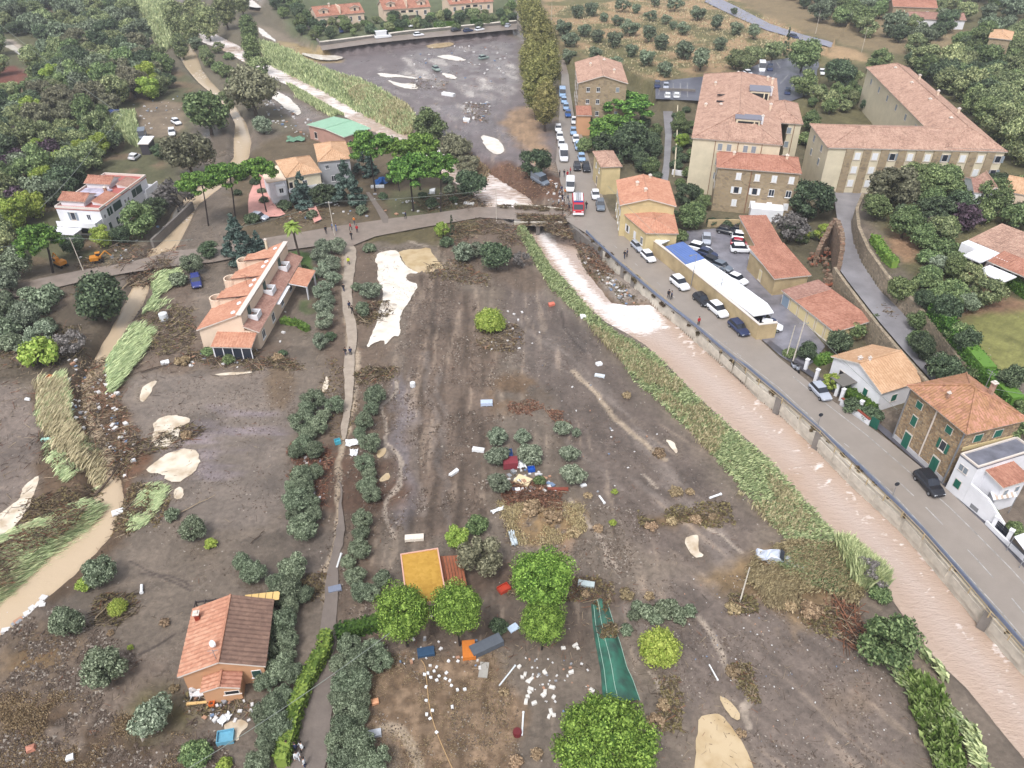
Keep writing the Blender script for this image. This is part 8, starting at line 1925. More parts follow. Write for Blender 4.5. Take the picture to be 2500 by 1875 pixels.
# ---------------------------------------------------------------- driftwood, mud heaps, litter (nobody could count these)
DW = [mat('driftwood_dark', C(92,78,68), .9, noise=.3, nscale=3), mat('driftwood_pale', C(170,152,128), .9, noise=.2, nscale=3), mat('driftwood_red', C(142,98,76), .9, noise=.3, nscale=3)]
TW = leaf_mat('debris_leaf_mud', C(80,68,52,.9), C(132,120,84,.9)); TWR = leaf_mat('debris_red_mud', C(96,70,56,.9), C(156,122,98,.9))
def sticks(poly, n, ln, r=.035, mi=(.6,.3,.1), heap=.5, dirn=None, z=0.0, leafy=0, lm=None, seed=0, name='driftwood', fl=-9):
 rng = np.random.default_rng(900+seed); w = WP(poly, z); x0, y0 = w.min(0); x1, y1 = w.max(0)
 X = rng.uniform(x0, x1, n*8); Y = rng.uniform(y0, y1, n*8); d = sdf(X, Y, w)+(fbm(X, Y, 2.2, 3, seed+40)-.5)*4.4; k = d > -.9*rng.random(len(X))**3; X = X[k][:n]; Y = Y[k][:n]; d = d[k][:n]; n = len(X)
 if n == 0: return
 hh = heap*np.clip(d/1.5, .15, 1); Z = np.maximum(H(X, Y), fl)+rng.random(n)*hh+.04
 a = rng.random(n)*2*PI if dirn is None else dirn+rng.normal(size=n)*.45
 L = ln*(0.3+rng.random(n)**2*1.1); el = rng.normal(size=n)*.22
 D = np.stack([np.cos(a)*np.cos(el), np.sin(a)*np.cos(el), np.sin(el)], -1); P = np.stack([X, Y, Z], -1); A_ = P-D*L[:, None]/2; B_ = P+D*L[:, None]/2
 S = np.stack([-np.sin(a), np.cos(a), 0*a], -1); U = np.cross(D, S); R0 = (r*(.5+rng.random(n)))[:, None]
 V = []
 for q, f in ((A_, 1.0), (B_, .5)):
  for t in (0, 2*PI/3, 4*PI/3): V.append(q+(S*math.cos(t)+U*math.sin(t))*R0*f)
 V = np.stack(V, 1).reshape(-1, 3); F = (np.arange(n)*6)[:, None, None]+np.array([[0,1,4,3],[1,2,5,4],[2,0,3,5]])[None]
 F = F.reshape(-1, 4); mid = np.repeat(rng.choice(3, size=n, p=mi), 3)
 tag(link(name, mesh_np(name, V, F, DW, mid)), kind='stuff')
 if leafy:
  m_ = leafy; X = rng.uniform(x0, x1, m_*6); Y = rng.uniform(y0, y1, m_*6); d = sdf(X, Y, w)+(fbm(X, Y, 2.2, 3, seed+40)-.5)*4.4; k = d > -.6*rng.random(len(X))**3; X = X[k][:m_]; Y = Y[k][:m_]; d = d[k][:m_]; n = len(X)
  lump = sstep(.35, .65, fbm(X, Y, 1.6, 2, seed)); P = np.stack([X, Y, np.maximum(H(X, Y), fl)+.03+heap*1.1*np.clip(d/1.5, 0, 1)*rng.random(n)*lump], -1)
  V, F = quads(P, rng.normal(size=(n, 3))*.6+np.array([0, 0, 1]), .16*(.5+rng.random(n)), rng=rng); tag(link('flood_debris', mesh_np('flood_debris', V, F, lm or TW)), kind='stuff')
SD = [
 ([(1100,470),(1180,455),(1260,500),(1250,520),(1120,512),(1010,515),(1020,490)],500,2.2,.05,.9,None,1500),
 ([(1255,520),(1290,505),(1400,500),(1395,530),(1420,560),(1460,600),(1500,640),(1480,655),(1440,625),(1395,575),(1330,548),(1270,548)],900,2.0,.05,1.2,None,4200),
 ([(1100,545),(1180,535),(1280,560),(1300,600),(1240,600),(1200,570),(1110,590)],420,2.2,.045,.7,None,1600),
 ([(190,640),(300,600),(430,600),(440,640),(320,660),(200,670)],420,2.2,.05,.9,None,900),
 ([(310,640),(360,640),(430,625),(440,655),(380,690),(330,690),(310,665)],520,2.4,.06,1.2,None,1200),
 ([(460,860),(560,850),(640,870),(740,880),(740,900),(600,905),(520,890),(440,880)],700,2.2,.04,.5,None,1500),
 ([(330,770),(440,740),(480,800),(470,860),(400,870),(330,850)],420,2.4,.04,.6,None,1600),
 ([(175,880),(260,860),(265,950),(330,1080),(320,1160),(240,1150),(190,1000)],900,1.8,.045,.5,None,1700),
 ([(60,1230),(200,1180),(240,1220),(150,1290),(60,1300)],300,1.8,.04,.4,.4,1500),
 ([(270,1110),(330,1080),(480,1030),(500,1050),(420,1090),(300,1150)],260,2.0,.05,.5,.5,700),
 ([(300,1210),(350,1180),(410,1200),(400,1260),(330,1310),(250,1350)],300,1.5,.04,.4,None,1700),
 ([(-40,820),(90,790),(180,800),(230,860),(120,900),(-40,880)],420,1.8,.05,.6,None,1500),
 ([(1040,650),(1120,630),(1190,670),(1200,700),(1120,690),(1060,680)],260,1.8,.045,.5,None,900),
 ([(1160,800),(1240,790),(1280,820),(1250,860),(1170,850)],160,1.6,.04,.4,None,800),
 ([(1240,985),(1300,975),(1370,1010),(1400,1040),(1370,1045),(1310,1000),(1250,1000)],170,1.2,.03,.3,None,900),
 ([(1225,1195),(1290,1175),(1370,1190),(1365,1235),(1290,1245),(1230,1225)],420,1.5,.035,.5,None,1700),
 ([(240,1460),(330,1450),(340,1500),(270,1530),(230,1520)],160,2.2,.04,.4,.6,500),
 ([(455,1690),(560,1700),(640,1690),(640,1730),(560,1750),(470,1740)],170,1.4,.035,.3,None,300),
 ([(1245,1405),(1420,1420),(1500,1440),(1480,1470),(1300,1450),(1240,1430)],420,1.5,.035,.5,None,1500),
 ([(2030,1450),(2090,1480),(2110,1580),(2070,1590),(2040,1540)],220,2.4,.055,.9,None,500),
 ([(870,745),(950,735),(960,770),(900,800),(860,790)],240,1.8,.05,.7,None,900),
 ([(870,905),(960,895),(975,930),(900,945),(860,930)],200,1.6,.05,.6,None,800),
 ([(725,1070),(800,1100),(800,1240),(750,1240),(700,1100)],500,1.5,.03,.25,None,1900),
 ([(800,870),(850,900),(860,1060),(820,1070),(790,1000)],120,1.2,.03,.2,None,700),
 ([(1590,760),(1640,790),(1660,800),(1600,742),(1540,700)],150,1.4,.04,.7,None,900),
 ([(1410,600),(1480,660),(1560,735),(1540,745),(1460,700),(1400,640)],160,1.2,.04,.4,None,1300),
 ([(1160,400),(1240,400),(1330,440),(1380,455),(1340,480),(1240,450)],140,1.8,.05,.5,None,1300),
 ([(1000,190),(1100,200),(1080,225),(1010,215)],60,1.8,.06,.5,None,300),([(1130,250),(1200,255),(1190,300),(1140,290)],80,1.8,.06,.5,None,400),
 ([(700,1420),(790,1400),(800,1440),(740,1470)],100,1.4,.03,.3,None,500),([(1700,1230),(1780,1225),(1790,1275),(1660,1280),(1560,1290),(1570,1270)],150,1.0,.03,.3,.2,1300),
 ([(1620,1690),(1660,1650),(1650,1790),(1610,1780)],180,1.2,.03,.5,None,700),([(1790,1620),(1830,1620),(1860,1720),(1810,1720)],130,1.2,.03,.4,None,500),([(1790,1450),(1840,1450),(1850,1500),(1790,1500)],130,1.2,.03,.4,None,500),
 ([(1950,1500),(2060,1480),(2090,1540),(1990,1560)],150,1.6,.04,.4,None,600),([(660,500),(760,480),(820,520),(760,550),(680,545)],160,1.8,.05,.5,None,600),([(180,690),(260,700),(240,740),(170,730)],90,1.4,.04,.4,None,700),
 ([(2130,775),(2160,790),(2165,840),(2120,810)],90,1.2,.04,.5,None,500)]
for i, s in enumerate(SD):
 red = i in (15, 19, 22); sticks(s[0], s[1], s[2], s[3], (.3,.1,.6) if red else (.55,.32,.13), s[4], s[5], -2 if i == 25 else 0, s[6], TWR if red or i in (1, 14, 26) else TW, i, fl=-.93 if i in (4, 7, 8, 9, 10) else -9)
for i, (p_, n_, l_, s_) in enumerate([([(250,900),(720,880),(720,1300),(330,1300),(560,1420),(300,1600),(250,1400)],380,.9,.02),([(960,650),(1200,640),(1440,900),(1640,1200),(1900,1400),(1300,1440),(960,1320)],800,.7,.02),([(1500,1420),(1900,1420),(2240,1700),(2380,1890),(1560,1890),(1400,1560)],520,.9,.02),([(60,1520),(440,1640),(560,1880),(0,1880)],600,.7,.02),([(760,620),(960,600),(960,1540),(830,1560),(760,1240)],600,.9,.025),([(740,130),(1250,90),(1250,300),(1100,330),(900,210)],160,1.8,.05),([(1220,1230),(1500,1250),(1560,1440),(1240,1420)],260,.8,.02),([(900,1480),(1440,1480),(1420,1640),(920,1620)],420,.8,.025),([(-40,900),(180,880),(330,1200),(100,1420),(-40,1300)],600,1.5,.035),([(330,700),(480,680),(470,880),(700,850),(720,920),(300,930)],400,1.3,.03)]):
 sticks(p_, n_, l_, s_, (.5,.35,.15), .08, None, 0, 0, None, 60+i)
def clods(poly, n, s, seed):
 rng = np.random.default_rng(1300+seed); w = WP(poly); x0, y0 = w.min(0); x1, y1 = w.max(0); X = rng.uniform(x0, x1, n*5); Y = rng.uniform(y0, y1, n*5)
 k = (sdf(X, Y, w) > 0) & (fbm(X, Y, 4, 4, seed) > .42+.2*rng.random(n*5)); X = X[k][:n]; Y = Y[k][:n]; n = len(X); q = s*(.35+rng.random(n)**3*1.3)
 P = np.stack([X, Y, H(X, Y)-.02], -1); V = [P+np.stack([np.cos(a+rng.random(n))*q, np.sin(a+rng.random(n))*q, 0*q], -1) for a in (0, 2.1, 4.2)]+[P+np.stack([rng.normal(size=n)*q*.2, rng.normal(size=n)*q*.2, q*(.5+.5*rng.random(n))], -1)]
 V = np.stack(V, 1).reshape(-1, 3); F = ((np.arange(n)*4)[:, None, None]+np.array([[0,1,3],[1,2,3],[2,0,3]])[None]).reshape(-1, 3)
 tag(link('mud_clods', mesh_np('mud_clods', V, F, [mat('mud_lump', C(112,98,88), .6, noise=.4, nscale=2), mat('pale_stone', C(172,162,152), .8)], (np.repeat(rng.random(n), 3) > .86).astype(int))), kind='stuff')
for i, c in enumerate([([(960,650),(1200,640),(1300,900),(1250,1300),(960,1320)],14000,.13),([(1200,640),(1440,820),(1700,1130),(1860,1340),(1500,1400),(1300,1100)],5000,.10),([(1500,1420),(1900,1400),(2160,1640),(2400,1890),(1560,1890)],9000,.10),([(-20,1540),(130,1480),(440,1640),(580,1880),(-20,1890)],16000,.17),([(300,900),(720,880),(720,1400),(560,1420),(340,1300)],5000,.12),([(700,1000),(960,900),(960,1560),(820,1560)],7000,.12),([(900,1580),(1250,1580),(1280,1890),(920,1890)],6000,.08),([(1220,1220),(1560,1240),(1700,1440),(1240,1460)],6000,.12)]): clods(*c, i)
sticks([(1262,528),(1372,530),(1385,560),(1400,585),(1370,575),(1330,552),(1268,552)],800,1.9,.05,(.6,.3,.1),.9,None,0,3600,TW,80,fl=.25)
sticks([(1180,505),(1262,506),(1372,512),(1380,520),(1262,516)],220,1.7,.045,(.6,.3,.1),.4,None,0,1200,TW,81,fl=.5)
sticks([(-40,1350),(60,1295),(225,1235),(190,1290),(110,1345),(-40,1460)],420,1.9,.04,(.5,.3,.2),.3,.4,0,700,TW,82,fl=.5)
sticks([(95,940),(155,930),(165,1060),(235,1100),(170,1190),(110,1090)],420,1.7,.04,(.5,.3,.2),.3,None,0,900,TW,83,fl=.4)
sticks([(1443,1480),(1485,1478),(1508,1560),(1462,1570)],120,1.0,.03,(.5,.3,.2),.2,None,0,500,TW,84,fl=.8)
def log(a, b_, r, label, m=1, z=.25):
 A_, B_ = G(*a), G(*b_); A_.z += z; B_.z += z; b = MB(); n = 4; rnd = random.Random(int(a[0])); P = [A_.lerp(B_, i/n)-A_+Vector((rnd.uniform(-.15,.15),rnd.uniform(-.15,.15),rnd.uniform(-.05,.1))) for i in range(n+1)]
 for i in range(n): b.tube(P[i], P[i+1], r*(1-.15*i), r*(.85-.15*i), 7)
 for k in (1, 2, 3): q = P[k]; b.tube(q, q+Vector((rnd.uniform(-.8,.8),rnd.uniform(-.8,.8),rnd.uniform(.3,.9))), r*.4, r*.12, 5)
 tag(b.build('fallen_trunk', DW[m], None, A_), label, 'fallen tree')
for a, b_, r, lab, m in [((300,706),(345,672),.16,'pale trunk leaning out of the debris dam towards the road',1),((345,912),(460,880),.12,'long grey trunk in the driftwood left of the terraced houses',0),((420,790),(450,750),.13,'bare pale trunk between the stream and the terraced houses',1),((232,1215),(310,1120),.17,'dark trunk bridging the narrow stream',0),((310,1120),(385,1095),.12,'dark branch leading from the stream to the pale puddle',0),((440,1255),(530,1210),.08,'thin pale branch above the yellow weeds in the mud field',1),((612,1330),(650,1300),.08,'forked dark branch near the silted field edge',0),((235,1515),(262,1490),.09,'pale branch beside the round bush',1),((1210,770),(1212,750),.1,'pale stump right of the round lime bush',1),((700,520),(720,495),.1,'pale broken trunk near the blue cedar',1),((590,555),(612,535),.1,'broken trunks behind the blue cedar',1)]: log(a, b_, r, lab, m)
# ---- litter pieces
def piece(kind, px, py, size, rot, col, name, label, cat, group=None, tilt=0.0, z=.0):
 g = G(px, py, 0); l, w, h = size; m = mat('scrap_%d_%d_%d' % tuple(col), C(*col, .8), .6, noise=.12, nscale=3); b = MB(); rnd = random.Random(int(px*7+py))
 if kind == 'sheet':
  n = 6; V = [((i/n-.5)*l+rnd.uniform(-.06,.06)*l, (j/n-.5)*w+rnd.uniform(-.06,.06)*w, h*rnd.random()) for i in range(n+1) for j in range(n+1)]; b.add(V+[(x,y,zz-.05) for x,y,zz in V], [(i*(n+1)+j,(i+1)*(n+1)+j,(i+1)*(n+1)+j+1,i*(n+1)+j+1) for i in range(n) for j in range(n)]+[(49+i*(n+1)+j,49+i*(n+1)+j+1,49+(i+1)*(n+1)+j+1,49+(i+1)*(n+1)+j) for i in range(n) for j in range(n)])
 elif kind == 'board':
  b.box(-l/2,l/2,-w/2,w/2,.05,.05+h); b.box(-l/2,-l/2+.1,-w/2-.02,w/2+.02,0,.05); b.box(l/2-.1,l/2,-w/2-.02,w/2+.02,0,.05); b.box(-.05,.05,-w/2-.02,w/2+.02,0,.05)
 elif kind == 'tub':
  t = .06; b.box(-l/2,l/2,-w/2,-w/2+t,0,h); b.box(-l/2,l/2,w/2-t,w/2,0,h); b.box(-l/2,-l/2+t,-w/2+t,w/2-t,0,h); b.box(l/2-t,l/2,-w/2+t,w/2-t,0,h); b.box(-l/2+t,l/2-t,-w/2+t,w/2-t,.02,h*.5)
 elif kind == 'drum':
  b.tube((0,0,0),(0,0,h),l/2,n=14); b.tube((0,0,h*.3),(0,0,h*.34),l/2*1.05,n=14); b.tube((0,0,h*.68),(0,0,h*.72),l/2*1.05,n=14); b.tube((0,0,h+.002),(0,0,h+.04),l/2*.8,n=14)
 elif kind == 'pipe':
  b.tube((-l/2,0,w),(l/2,0,w*1.4),w,n=8); b.tube((l/2,0,w*1.4),(l/2+.12,0,w*1.4),w*1.3,n=8)
 else:
  V = [(sx*l/2*rnd.uniform(.7,1.1), sy*w/2*rnd.uniform(.7,1.1), sz*h*rnd.uniform(.75,1.1)) for sz in (0,1) for sx, sy in ((-1,-1),(1,-1),(1,1),(-1,1))]+[(0,0,h*1.15)]
  b.add(V, [(3,2,1,0),(4,5,8),(5,6,8),(6,7,8),(7,4,8),(0,1,5,4),(1,2,6,5),(2,3,7,6),(3,0,4,7)])
 o = b.build(name, m, None, (g.x, g.y, g.z+.02+z)); o.rotation_euler = (tilt, tilt*.4, rot); return tag(o, label, cat, group)
Wt_ = (240,242,246)
for a in [('tub',553,1805,(1.5,1.2,.6),.2,(110,170,196),'plastic_tub','light blue tub in the mud below the orange-roofed house','tub'),
 ('sheet',863,1083,(2.0,1.4,.4),.1,Wt_,'crumpled_sheet','large white sheet beside the track at the hedge gap','sheet'),('sheet',864,1107,(1.0,1.3,.3),.1,Wt_,'crumpled_sheet','smaller white sheet just below the large white one','sheet'),
 ('tub',825,1083,(.8,.7,.6),.4,(80,170,190),'plastic_tub','turquoise tub left of the white sheets','tub'),('board',1188,988,(1.7,.9,.5),.05,(190,204,228),'storage_box','pale blue box lying in the middle of the mud field','box'),
 ('board',1168,1102,(1.6,.6,.4),-.2,Wt_,'storage_box','white oblong box left of the olive group','box'),('block',1109,1157,(1.4,.5,.4),.8,Wt_,'scrap_piece','bent white scrap in the ploughed strip','scrap'),('drum',1008,944,(.8,.8,.7),0,(226,228,232),'drum','white drum in the ploughed strip','drum'),
 ('tub',1236,1122,(1.6,1.2,1.3),.1,(46,82,140),'crate','dark blue crate between the olives','crate'),('board',1246,1138,(1.9,1.4,1.0),.1,(140,60,70),'crate','dark red crate below the blue one','crate'),('sheet',1271,1137,(1.3,1.6,.5),.3,Wt_,'crumpled_sheet','crumpled white sheet in the olive group','sheet'),('tub',1297,1150,(.9,.7,.5),.2,(30,90,190),'plastic_tub','bright blue tub in the olive group','tub'),
 ('board',1277,1176,(2.0,1.5,.25),-.5,(236,214,176),'mattress','cream mattress in the rubble below the olives','mattress'),('board',1362,1196,(2.6,.45,.2),.0,(140,74,60),'fence_panel','fallen red fence panel below the right olive','fence panel'),('block',1264,1200,(.8,.6,.4),.3,Wt_,'scrap_piece','white scrap left of the mattress','scrap'),('block',1424,1187,(.8,.4,.3),.3,Wt_,'scrap_piece','white scrap right of the red fence panel','scrap'),
 ('board',1145,1592,(1.3,2.0,.5),.1,(212,126,52),'cupboard','orange cupboard fallen in front of the bright pine','cupboard'),('board',1188,1583,(3.4,1.2,.7),.5,(96,102,112),'cupboard','grey-topped cupboard tipped over beside the orange one','cupboard'),('board',1040,1595,(1.7,1.0,.3),.2,(52,80,110),'door_panel','dark blue panel between the two left pines','panel'),
 ('pipe',1238,1652,(2.6,.08,.1),.95,(226,232,238),'pipe','white pipe lying across the mud edge','pipe'),('board',1253,1535,(1.1,.8,.1),.6,(196,214,236),'door_panel','pale blue panel right of the dark shrub','panel'),('tub',1181,1637,(.9,1.7,.1),-.1,(170,166,160),'bed_frame','empty pale frame in the dark mud','frame'),
 ('pipe',1276,1770,(2.2,.09,.1),1.5,(236,240,244),'pipe','white pipe beside the large pine','pipe'),('drum',1263,1793,(.8,.8,.5),0,(110,40,46),'drum','dark red drum near the large pine','drum'),('pipe',1741,1642,(1.7,.08,.1),-1.3,(236,238,240),'pipe','white pipe in the gravelly silt','pipe'), ('tub',1230,1441,(1.3,.9,.5),.6,(190,70,48),'wheelbarrow_tray','orange-red tray between the two right bright pines','tray'),('pipe',828,1372,(1.9,.12,.1),1.5,(232,234,236),'pipe','white pipe on the lower track','pipe'),('board',818,1440,(1.4,.8,.2),.3,(128,136,156),'door_panel','grey-blue panel on the lower track','panel'),
 ('block',916,1665+52,(.7,.6,.4),.3,(232,170,130),'terracotta_pot','orange pot in the brown meadow','pot'),('board',910,1795,(1.6,.7,.3),.2,(196,200,210),'sun_chair','white-grey garden chair beside the olive row','chair'),('pipe',347,1440,(1.1,.16,.1),-1.2,Wt_,'post','white post with dark foot in the mud field','post'),
 ('sheet',75,1477,(2.6,1.5,.4),.4,Wt_,'crumpled_sheet','white sheet at the stream mouth, upper one','sheet'),('sheet',12,1504,(2.2,1.2,.5),.4,(200,214,232),'crumpled_sheet','pale blue sheet at the stream mouth, lower one','sheet'),('board',300,1249,(2.4,.9,.2),.5,Wt_,'foam_board','white board floating in the narrow stream','board'),
 ('block',404,890,(1.3,.9,.6),.3,Wt_,'water_tank','white tank below the driftwood trunk','tank'),('drum',402,782,(1.4,1.4,1.3),0,(222,226,230),'water_tank','round white tank left of the terraced houses','tank'),('board',115,1076,(1.3,.5,.3),.1,(170,214,200),'storage_box','pale turquoise box in the flattened reeds','box'),('board',171,993,(.6,1.2,.3),0,Wt_,'storage_box','white oblong box in the stream jam','box'),
 ('tub',125,925,(1.3,.9,.4),-.3,(200,130,80),'plastic_tub','orange-brown tub among rubble at the left','tub'),('block',69,976+1,(.9,.4,.3),-.2,Wt_,'scrap_piece','white scrap in the left mud','scrap'),('sheet',930,447,(2.6,2.8,1.2),.3,(60,120,200),'tarpaulin','bright blue tarpaulin under the pines','tarpaulin'),('board',922,458,(3.0,1.0,.4),.1,Wt_,'foam_board','white board under the blue tarpaulin','board'),('sheet',723,343,(4.4,3.4,.8),.2,(108,146,122),'tarpaulin','green tarpaulin on the muddy lane','tarpaulin'),
 ('board',1145,499,(2.2,.8,.3),-.3,Wt_,'foam_board','white board at the end of the driftwood bank','board'),('block',1056,472,(1.2,1.4,.9),0,Wt_,'storage_box','white box below the umbrella pines','box'),('board',1095,234,(4.2,1.4,.8),-.5,Wt_,'storage_box','large white box in the flooded field','box'),('block',1139,298,(2,1.4,.9),0,Wt_,'scrap_piece','white lump left of the debris in the flooded field','scrap'),
 ('drum',1884,816,(1.1,1.1,1.3),0,(206,220,40),'waste_bin','yellow-green bin at the end of the roadside wall','bin'),('block',77,1830,(.8,.7,.4),.4,(190,130,110),'scrap_piece','reddish lump in the rough field','scrap'),('block',173,1853,(.7,.6,.4),.4,Wt_,'scrap_piece','white lump in the rough field','scrap'),('block',1463,968-77,(1,.8,.4),.3,Wt_,'scrap_piece','white lump in the smooth silt below the foam','scrap'),
 ('board',1464,920,(1.5,.6,.25),-.3,(214,222,230),'storage_box','pale oblong scrap in the smooth silt','box'),('block',1423,840-64,(1.0,.8,.5),.2,Wt_,'scrap_piece','white lump near the debris right of the lime bush','scrap'),('block',1346,746,(1.1,.7,.5),.4,(214,120,100),'scrap_piece','pinkish red object at the tip of the debris line','scrap'),('pipe',1745,1214,(1.6,.14,.1),.4,Wt_,'pipe','white bent tube in the silt near the reeds','pipe'),('pipe',1469,1222,(1.3,.14,.1),-1.2,Wt_,'pipe','short white tube in the silt below the olives','pipe'),
 ('sheet',1215,1247,(1.7,.5,.3),.5,Wt_,'crumpled_sheet','white strip above the straw patch','sheet'),('board',1012,1317,(2.2,.8,.4),.1,(236,226,212),'foam_board','cream board above the mustard roof','board'),('sheet',1252,1317,(.7,2.4,.5),.2,(206,216,222),'crumpled_sheet','pale strip right of the dull green tree','sheet'),('board',1431,1429,(1.8,.7,.3),-.2,(190,204,206),'foam_board','pale board above the netting tunnel','board'),
 ('sheet',492,1690,(2.0,1.6,.8),.3,Wt_,'crumpled_sheet','white sheet heap beside the orange-roofed house porch','sheet'),('sheet',551,1757,(1.2,.8,.5),.9,Wt_,'crumpled_sheet','white scrap cloth above the blue tub','sheet'),('board',488,1718,(2.4,.25,.15),.1,(230,190,130),'plank','yellow plank below the porch','plank'),('tub',519,1722,(.5,.5,.4),0,(216,110,50),'bucket','orange bucket below the porch','bucket')]:
 piece(*a)
FB = []
for i, (x, y) in enumerate([(1275,1656),(1282,1648),(1290,1666),(1297,1660),(1292,1692),(1288,1702),(1330,1692),(1348,1680),(1352,1704),(1326,1700),(1304,1718),(1345,1740),(1352,1748),(1340,1752),(1445,1688),(1404,1578),(1410,1584),(1375,1585),(1284,1714),(1296,1684),(1268,1630),(1330,1644),(1394,1643)]):
 FB.append(piece('block', x, y, (.38+.09*(i % 4), .34, .24), i*1.3, (226,222,216), 'foam_block', 'white foam block scattered on the mud', 'foam block', 'white foam blocks'))
for i, (x, y) in enumerate([(1037,1648),(1045,1645),(1052,1655),(1060,1640),(1066,1662),(1072,1652),(1090,1644),(1088,1658),(1098,1664),(1102,1676),(1040,1678),(1041,1712),(1042,1746),(1056,1736),(1104,1727),(1135,1685),(1117,1686),(1050,1756),(1066,1790),(1095,1616),(1118,1616),(1066,1630)]):
 FB.append(piece('block', x, y, (.3, .26, .18), i*1.7, Wt_, 'foam_chunk', 'small white chunk in the brown meadow below the pines', 'foam chunk', 'small chunks in the meadow'))
LMK += [(n, G0(*c)) for n, c in [('the orange cupboard',(1145,1592)),('the white pipe at the mud edge',(1238,1652)),('the dark red drum',(1263,1793)),('the bed frame',(1181,1637)),('the olive row',(930,1700))]]
relabel(FB)
# hose in the meadow
hpts = smooth_poly([(1028,1612),(1038,1625),(1042,1660),(1045,1700),(1052,1745),(1070,1800),(1092,1850),(1106,1880)], 2, closed=False); P = [G(x, y)+Vector((0,0,.06)) for x, y in hpts]; b = MB()
for a, c in zip(P[:-1], P[1:]): b.tube(a-P[0], c-P[0], .05, n=5, caps=False)
tag(b.build('hose', mat('tan_hose', C(190,158,116), .7), None, P[0]), 'tan hose winding down the brown meadow', 'hose')
# white scraps too many to count
def litter(poly, n, s, cols, seed, z=0.0):
 rng = np.random.default_rng(700+seed); w = WP(poly, z); x0, y0 = w.min(0); x1, y1 = w.max(0); X = rng.uniform(x0, x1, n*8); Y = rng.uniform(y0, y1, n*8); k = sdf(X, Y, w) > 0; X = X[k][:n]; Y = Y[k][:n]; b = MB()
 for x, y in zip(X, Y):
  q = s*rng.uniform(.4, 1.3); b.box(-q/2, q/2, -q*.35, q*.35, 0, q*rng.uniform(.15, .6), int(rng.choice(len(cols), p=[.6]+[.4/(len(cols)-1)]*(len(cols)-1))), rng.random()*3, (float(x), float(y), float(H(x, y))+.03))
 if b.V: tag(b.build('litter', cols), kind='stuff')
LC = [mat('litter_white', C(214,212,212,.8), .6), mat('litter_blue', C(120,140,170,.8), .6), mat('litter_orange', C(180,140,116,.8), .6), mat('litter_grey', C(150,152,158,.8), .6)]
for i, (p, n, s) in enumerate([([(160,880),(260,870),(330,1090),(330,1180),(240,1170),(170,1010)],170,.55),([(0,1440),(100,1440),(110,1480),(0,1540)],40,.7),([(1180,760),(1290,760),(1280,860),(1180,860)],26,.4),([(1240,1120),(1330,1130),(1360,1200),(1240,1200)],60,.5),([(640,240),(760,290),(800,340),(720,330),(650,290)],60,.6),([(600,660),(700,680),(700,860),(600,860)],50,.5),([(460,860),(620,850),(600,900),(450,900)],30,.5),([(470,1690),(650,1690),(650,1760),(500,1760)],30,.4),([(1130,250),(1200,250),(1190,300),(1130,300)],50,.6),([(1000,120),(1240,100),(1230,200),(1010,220)],70,.6),([(1340,430),(1400,470),(1390,520),(1330,500)],40,.5),([(1560,1420),(1960,1400),(2260,1800),(1860,1860)],110,.12),([(1250,760),(1700,1100),(1740,1250),(1400,1200)],24,.3),([(880,1560),(1200,1560),(1250,1640),(900,1620)],36,.3),([(1280,1600),(1430,1620),(1460,1720),(1330,1760)],46,.22),([(730,1080),(800,1100),(790,1260),(740,1260)],34,.35),([(650,470),(1130,470),(1130,520),(700,550)],46,.6),([(170,560),(430,540),(430,650),(200,650)],40,.6),([(1420,570),(1560,720),(1540,740),(1430,620)],70,.5),([(300,240),(450,230),(440,330),(330,320)],30,.5)]):
 litter(p, n, s, LC, i)
# crumpled silver vehicle shell in the dry reeds
g = G(1890, 1368); o = empty('wrecked_car', (g.x, g.y, g.z), -.35, 'crumpled silver-white car wreck in the dry reeds by the river', 'wrecked car')
rnd = random.Random(9); st = [[(x+rnd.uniform(-.2,.2), y*rnd.uniform(.6,1.15), z*rnd.uniform(.5,1.2)) for x, y, z in ring(x0, .85, .15, zt)] for x0, zt in ((-2.0,.6),(-1.5,.95),(-.9,1.0),(-.5,1.35),(.4,1.4),(.9,1.0),(1.5,.9),(2.0,.55))]
loft(st).build('body', paint('dented_silver', (206,214,232), .4), o); b = MB(); b.box(1.9, 3.6, -.9, -.2, .3, .5); b.build('torn_door', CARC['white'], o)
b = MB(); b.add([(.42,-.7,1.38),(.42,.7,1.38),(.92,.75,1.0),(.92,-.75,1.0)],[(0,1,2,3)]); b.build('windscreen', CGL, o)
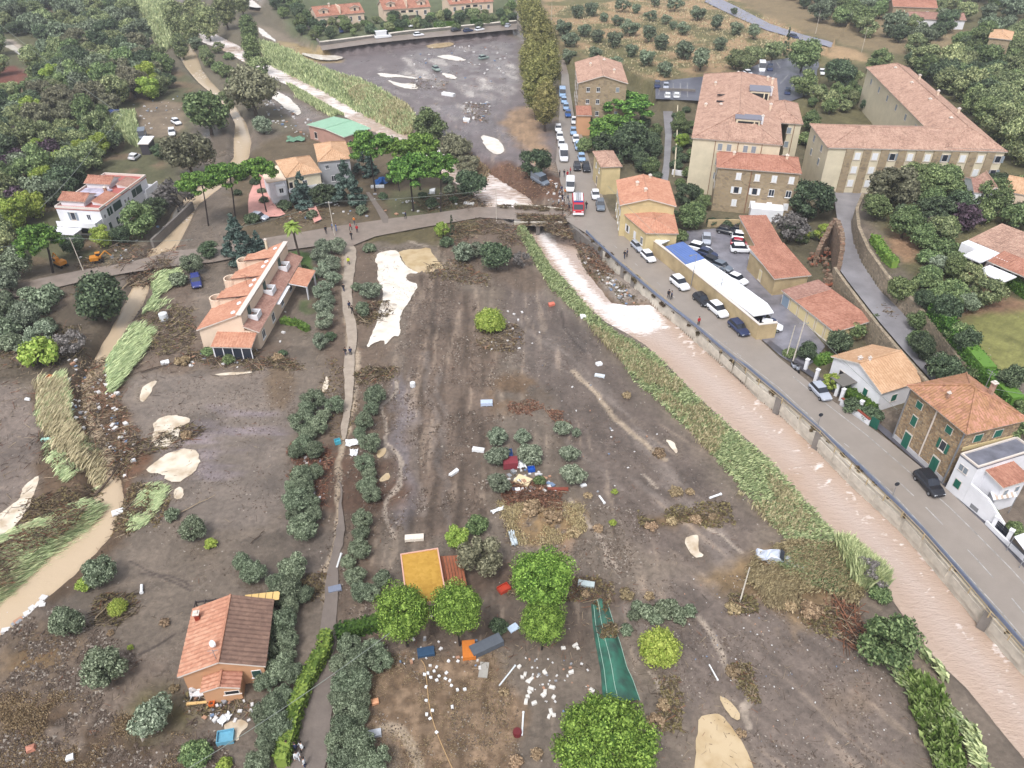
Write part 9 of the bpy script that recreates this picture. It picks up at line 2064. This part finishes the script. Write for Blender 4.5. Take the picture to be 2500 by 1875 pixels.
# flood trash caught on the guard rail posts
for i, (x, y) in enumerate([(1453,592),(1472,610),(1492,628),(1512,646),(1532,664),(1556,684),(1580,704),(1602,724),(1625,744),(1650,764),(1687,794),(1712,816),(1738,838),(1766,862),(1795,886),(1825,905),(1858,934),(1892,962),(1921,988),(1955,1018),(1990,1052),(2025,1082),(2062,1116),(2100,1148),(2137,1184),(2175,1222),(2215,1264),(2253,1304),(2296,1350),(2338,1400),(2384,1452),(2430,1508),(2466,1548)]):
 tree('snag', x-3, y+2, 17+5*((i*7) % 3), 'clump of flood debris snagged on the guard rail, %s from the bridge' % ordn(i), 'debris clump', 'debris clumps on the guard rail', name='debris_clump', dz=.35)
# excavators clearing the road at the left
def digger(px, py, rot, label):
 g = G(px, py); o = empty('excavator', tuple(g), rot, label, 'excavator'); o.scale = (.72,)*3; Y_ = mat('digger_orange', C(214,142,50), .5)
 for y in (-.8, .8): b = MB(); b.box(-1.4, 1.4, -.25, .25, 0, .7); b.tube((-1.4,-.25,.35),(-1.4,.25,.35),.35,n=10); b.tube((1.4,-.25,.35),(1.4,.25,.35),.35,n=10); b.build('track', TYRE, o, (0, y, 0))
 b = MB(); b.box(-1.5, .5, -1.0, 1.0, .8, 1.7); b.build('body', Y_, o); b = MB(); b.box(.0, 1.2, -.1, .95, .85, 2.5); b.build('cab', Y_, o); b = MB(); b.box(.1, 1.22, -.12, .97, 1.6, 2.35); b.build('window', CGL, o)
 b = MB(); b.tube((.6,-.5,1.3),(2.6,-.5,3.0),.18,n=6); b.tube((2.6,-.5,3.0),(3.8,-.5,1.4),.14,n=6); b.build('boom', Y_, o); b = MB(); b.box(3.5, 4.2, -.9, -.1, .7, 1.4); b.build('bucket', METAL, o)
digger(238, 640, .4, 'orange excavator working in the driftwood beside the road'); digger(150, 650, 2.6, 'small yellow and white excavator at the road left of the orange one')
# ---------------------------------------------------------------- the damp air
def haze():
 m = bpy.data.materials.new('haze'); m.use_nodes = True; nt = m.node_tree; nt.nodes.remove(nt.nodes['Principled BSDF']); v = nt.nodes.new('ShaderNodeVolumePrincipled'); v.inputs['Density'].default_value = HAZE_D; v.inputs['Color'].default_value = (.86, .9, 1, 1); v.inputs['Anisotropy'].default_value = .2
 nt.links.new(v.outputs[0], nt.nodes['Material Output'].inputs['Volume']); b = MB(); b.box(-20000, 20000, -3000, 20000, -5.2, 70.0); tag(b.build('haze', m), kind='stuff')
HAZE_D = 0.00028
haze()
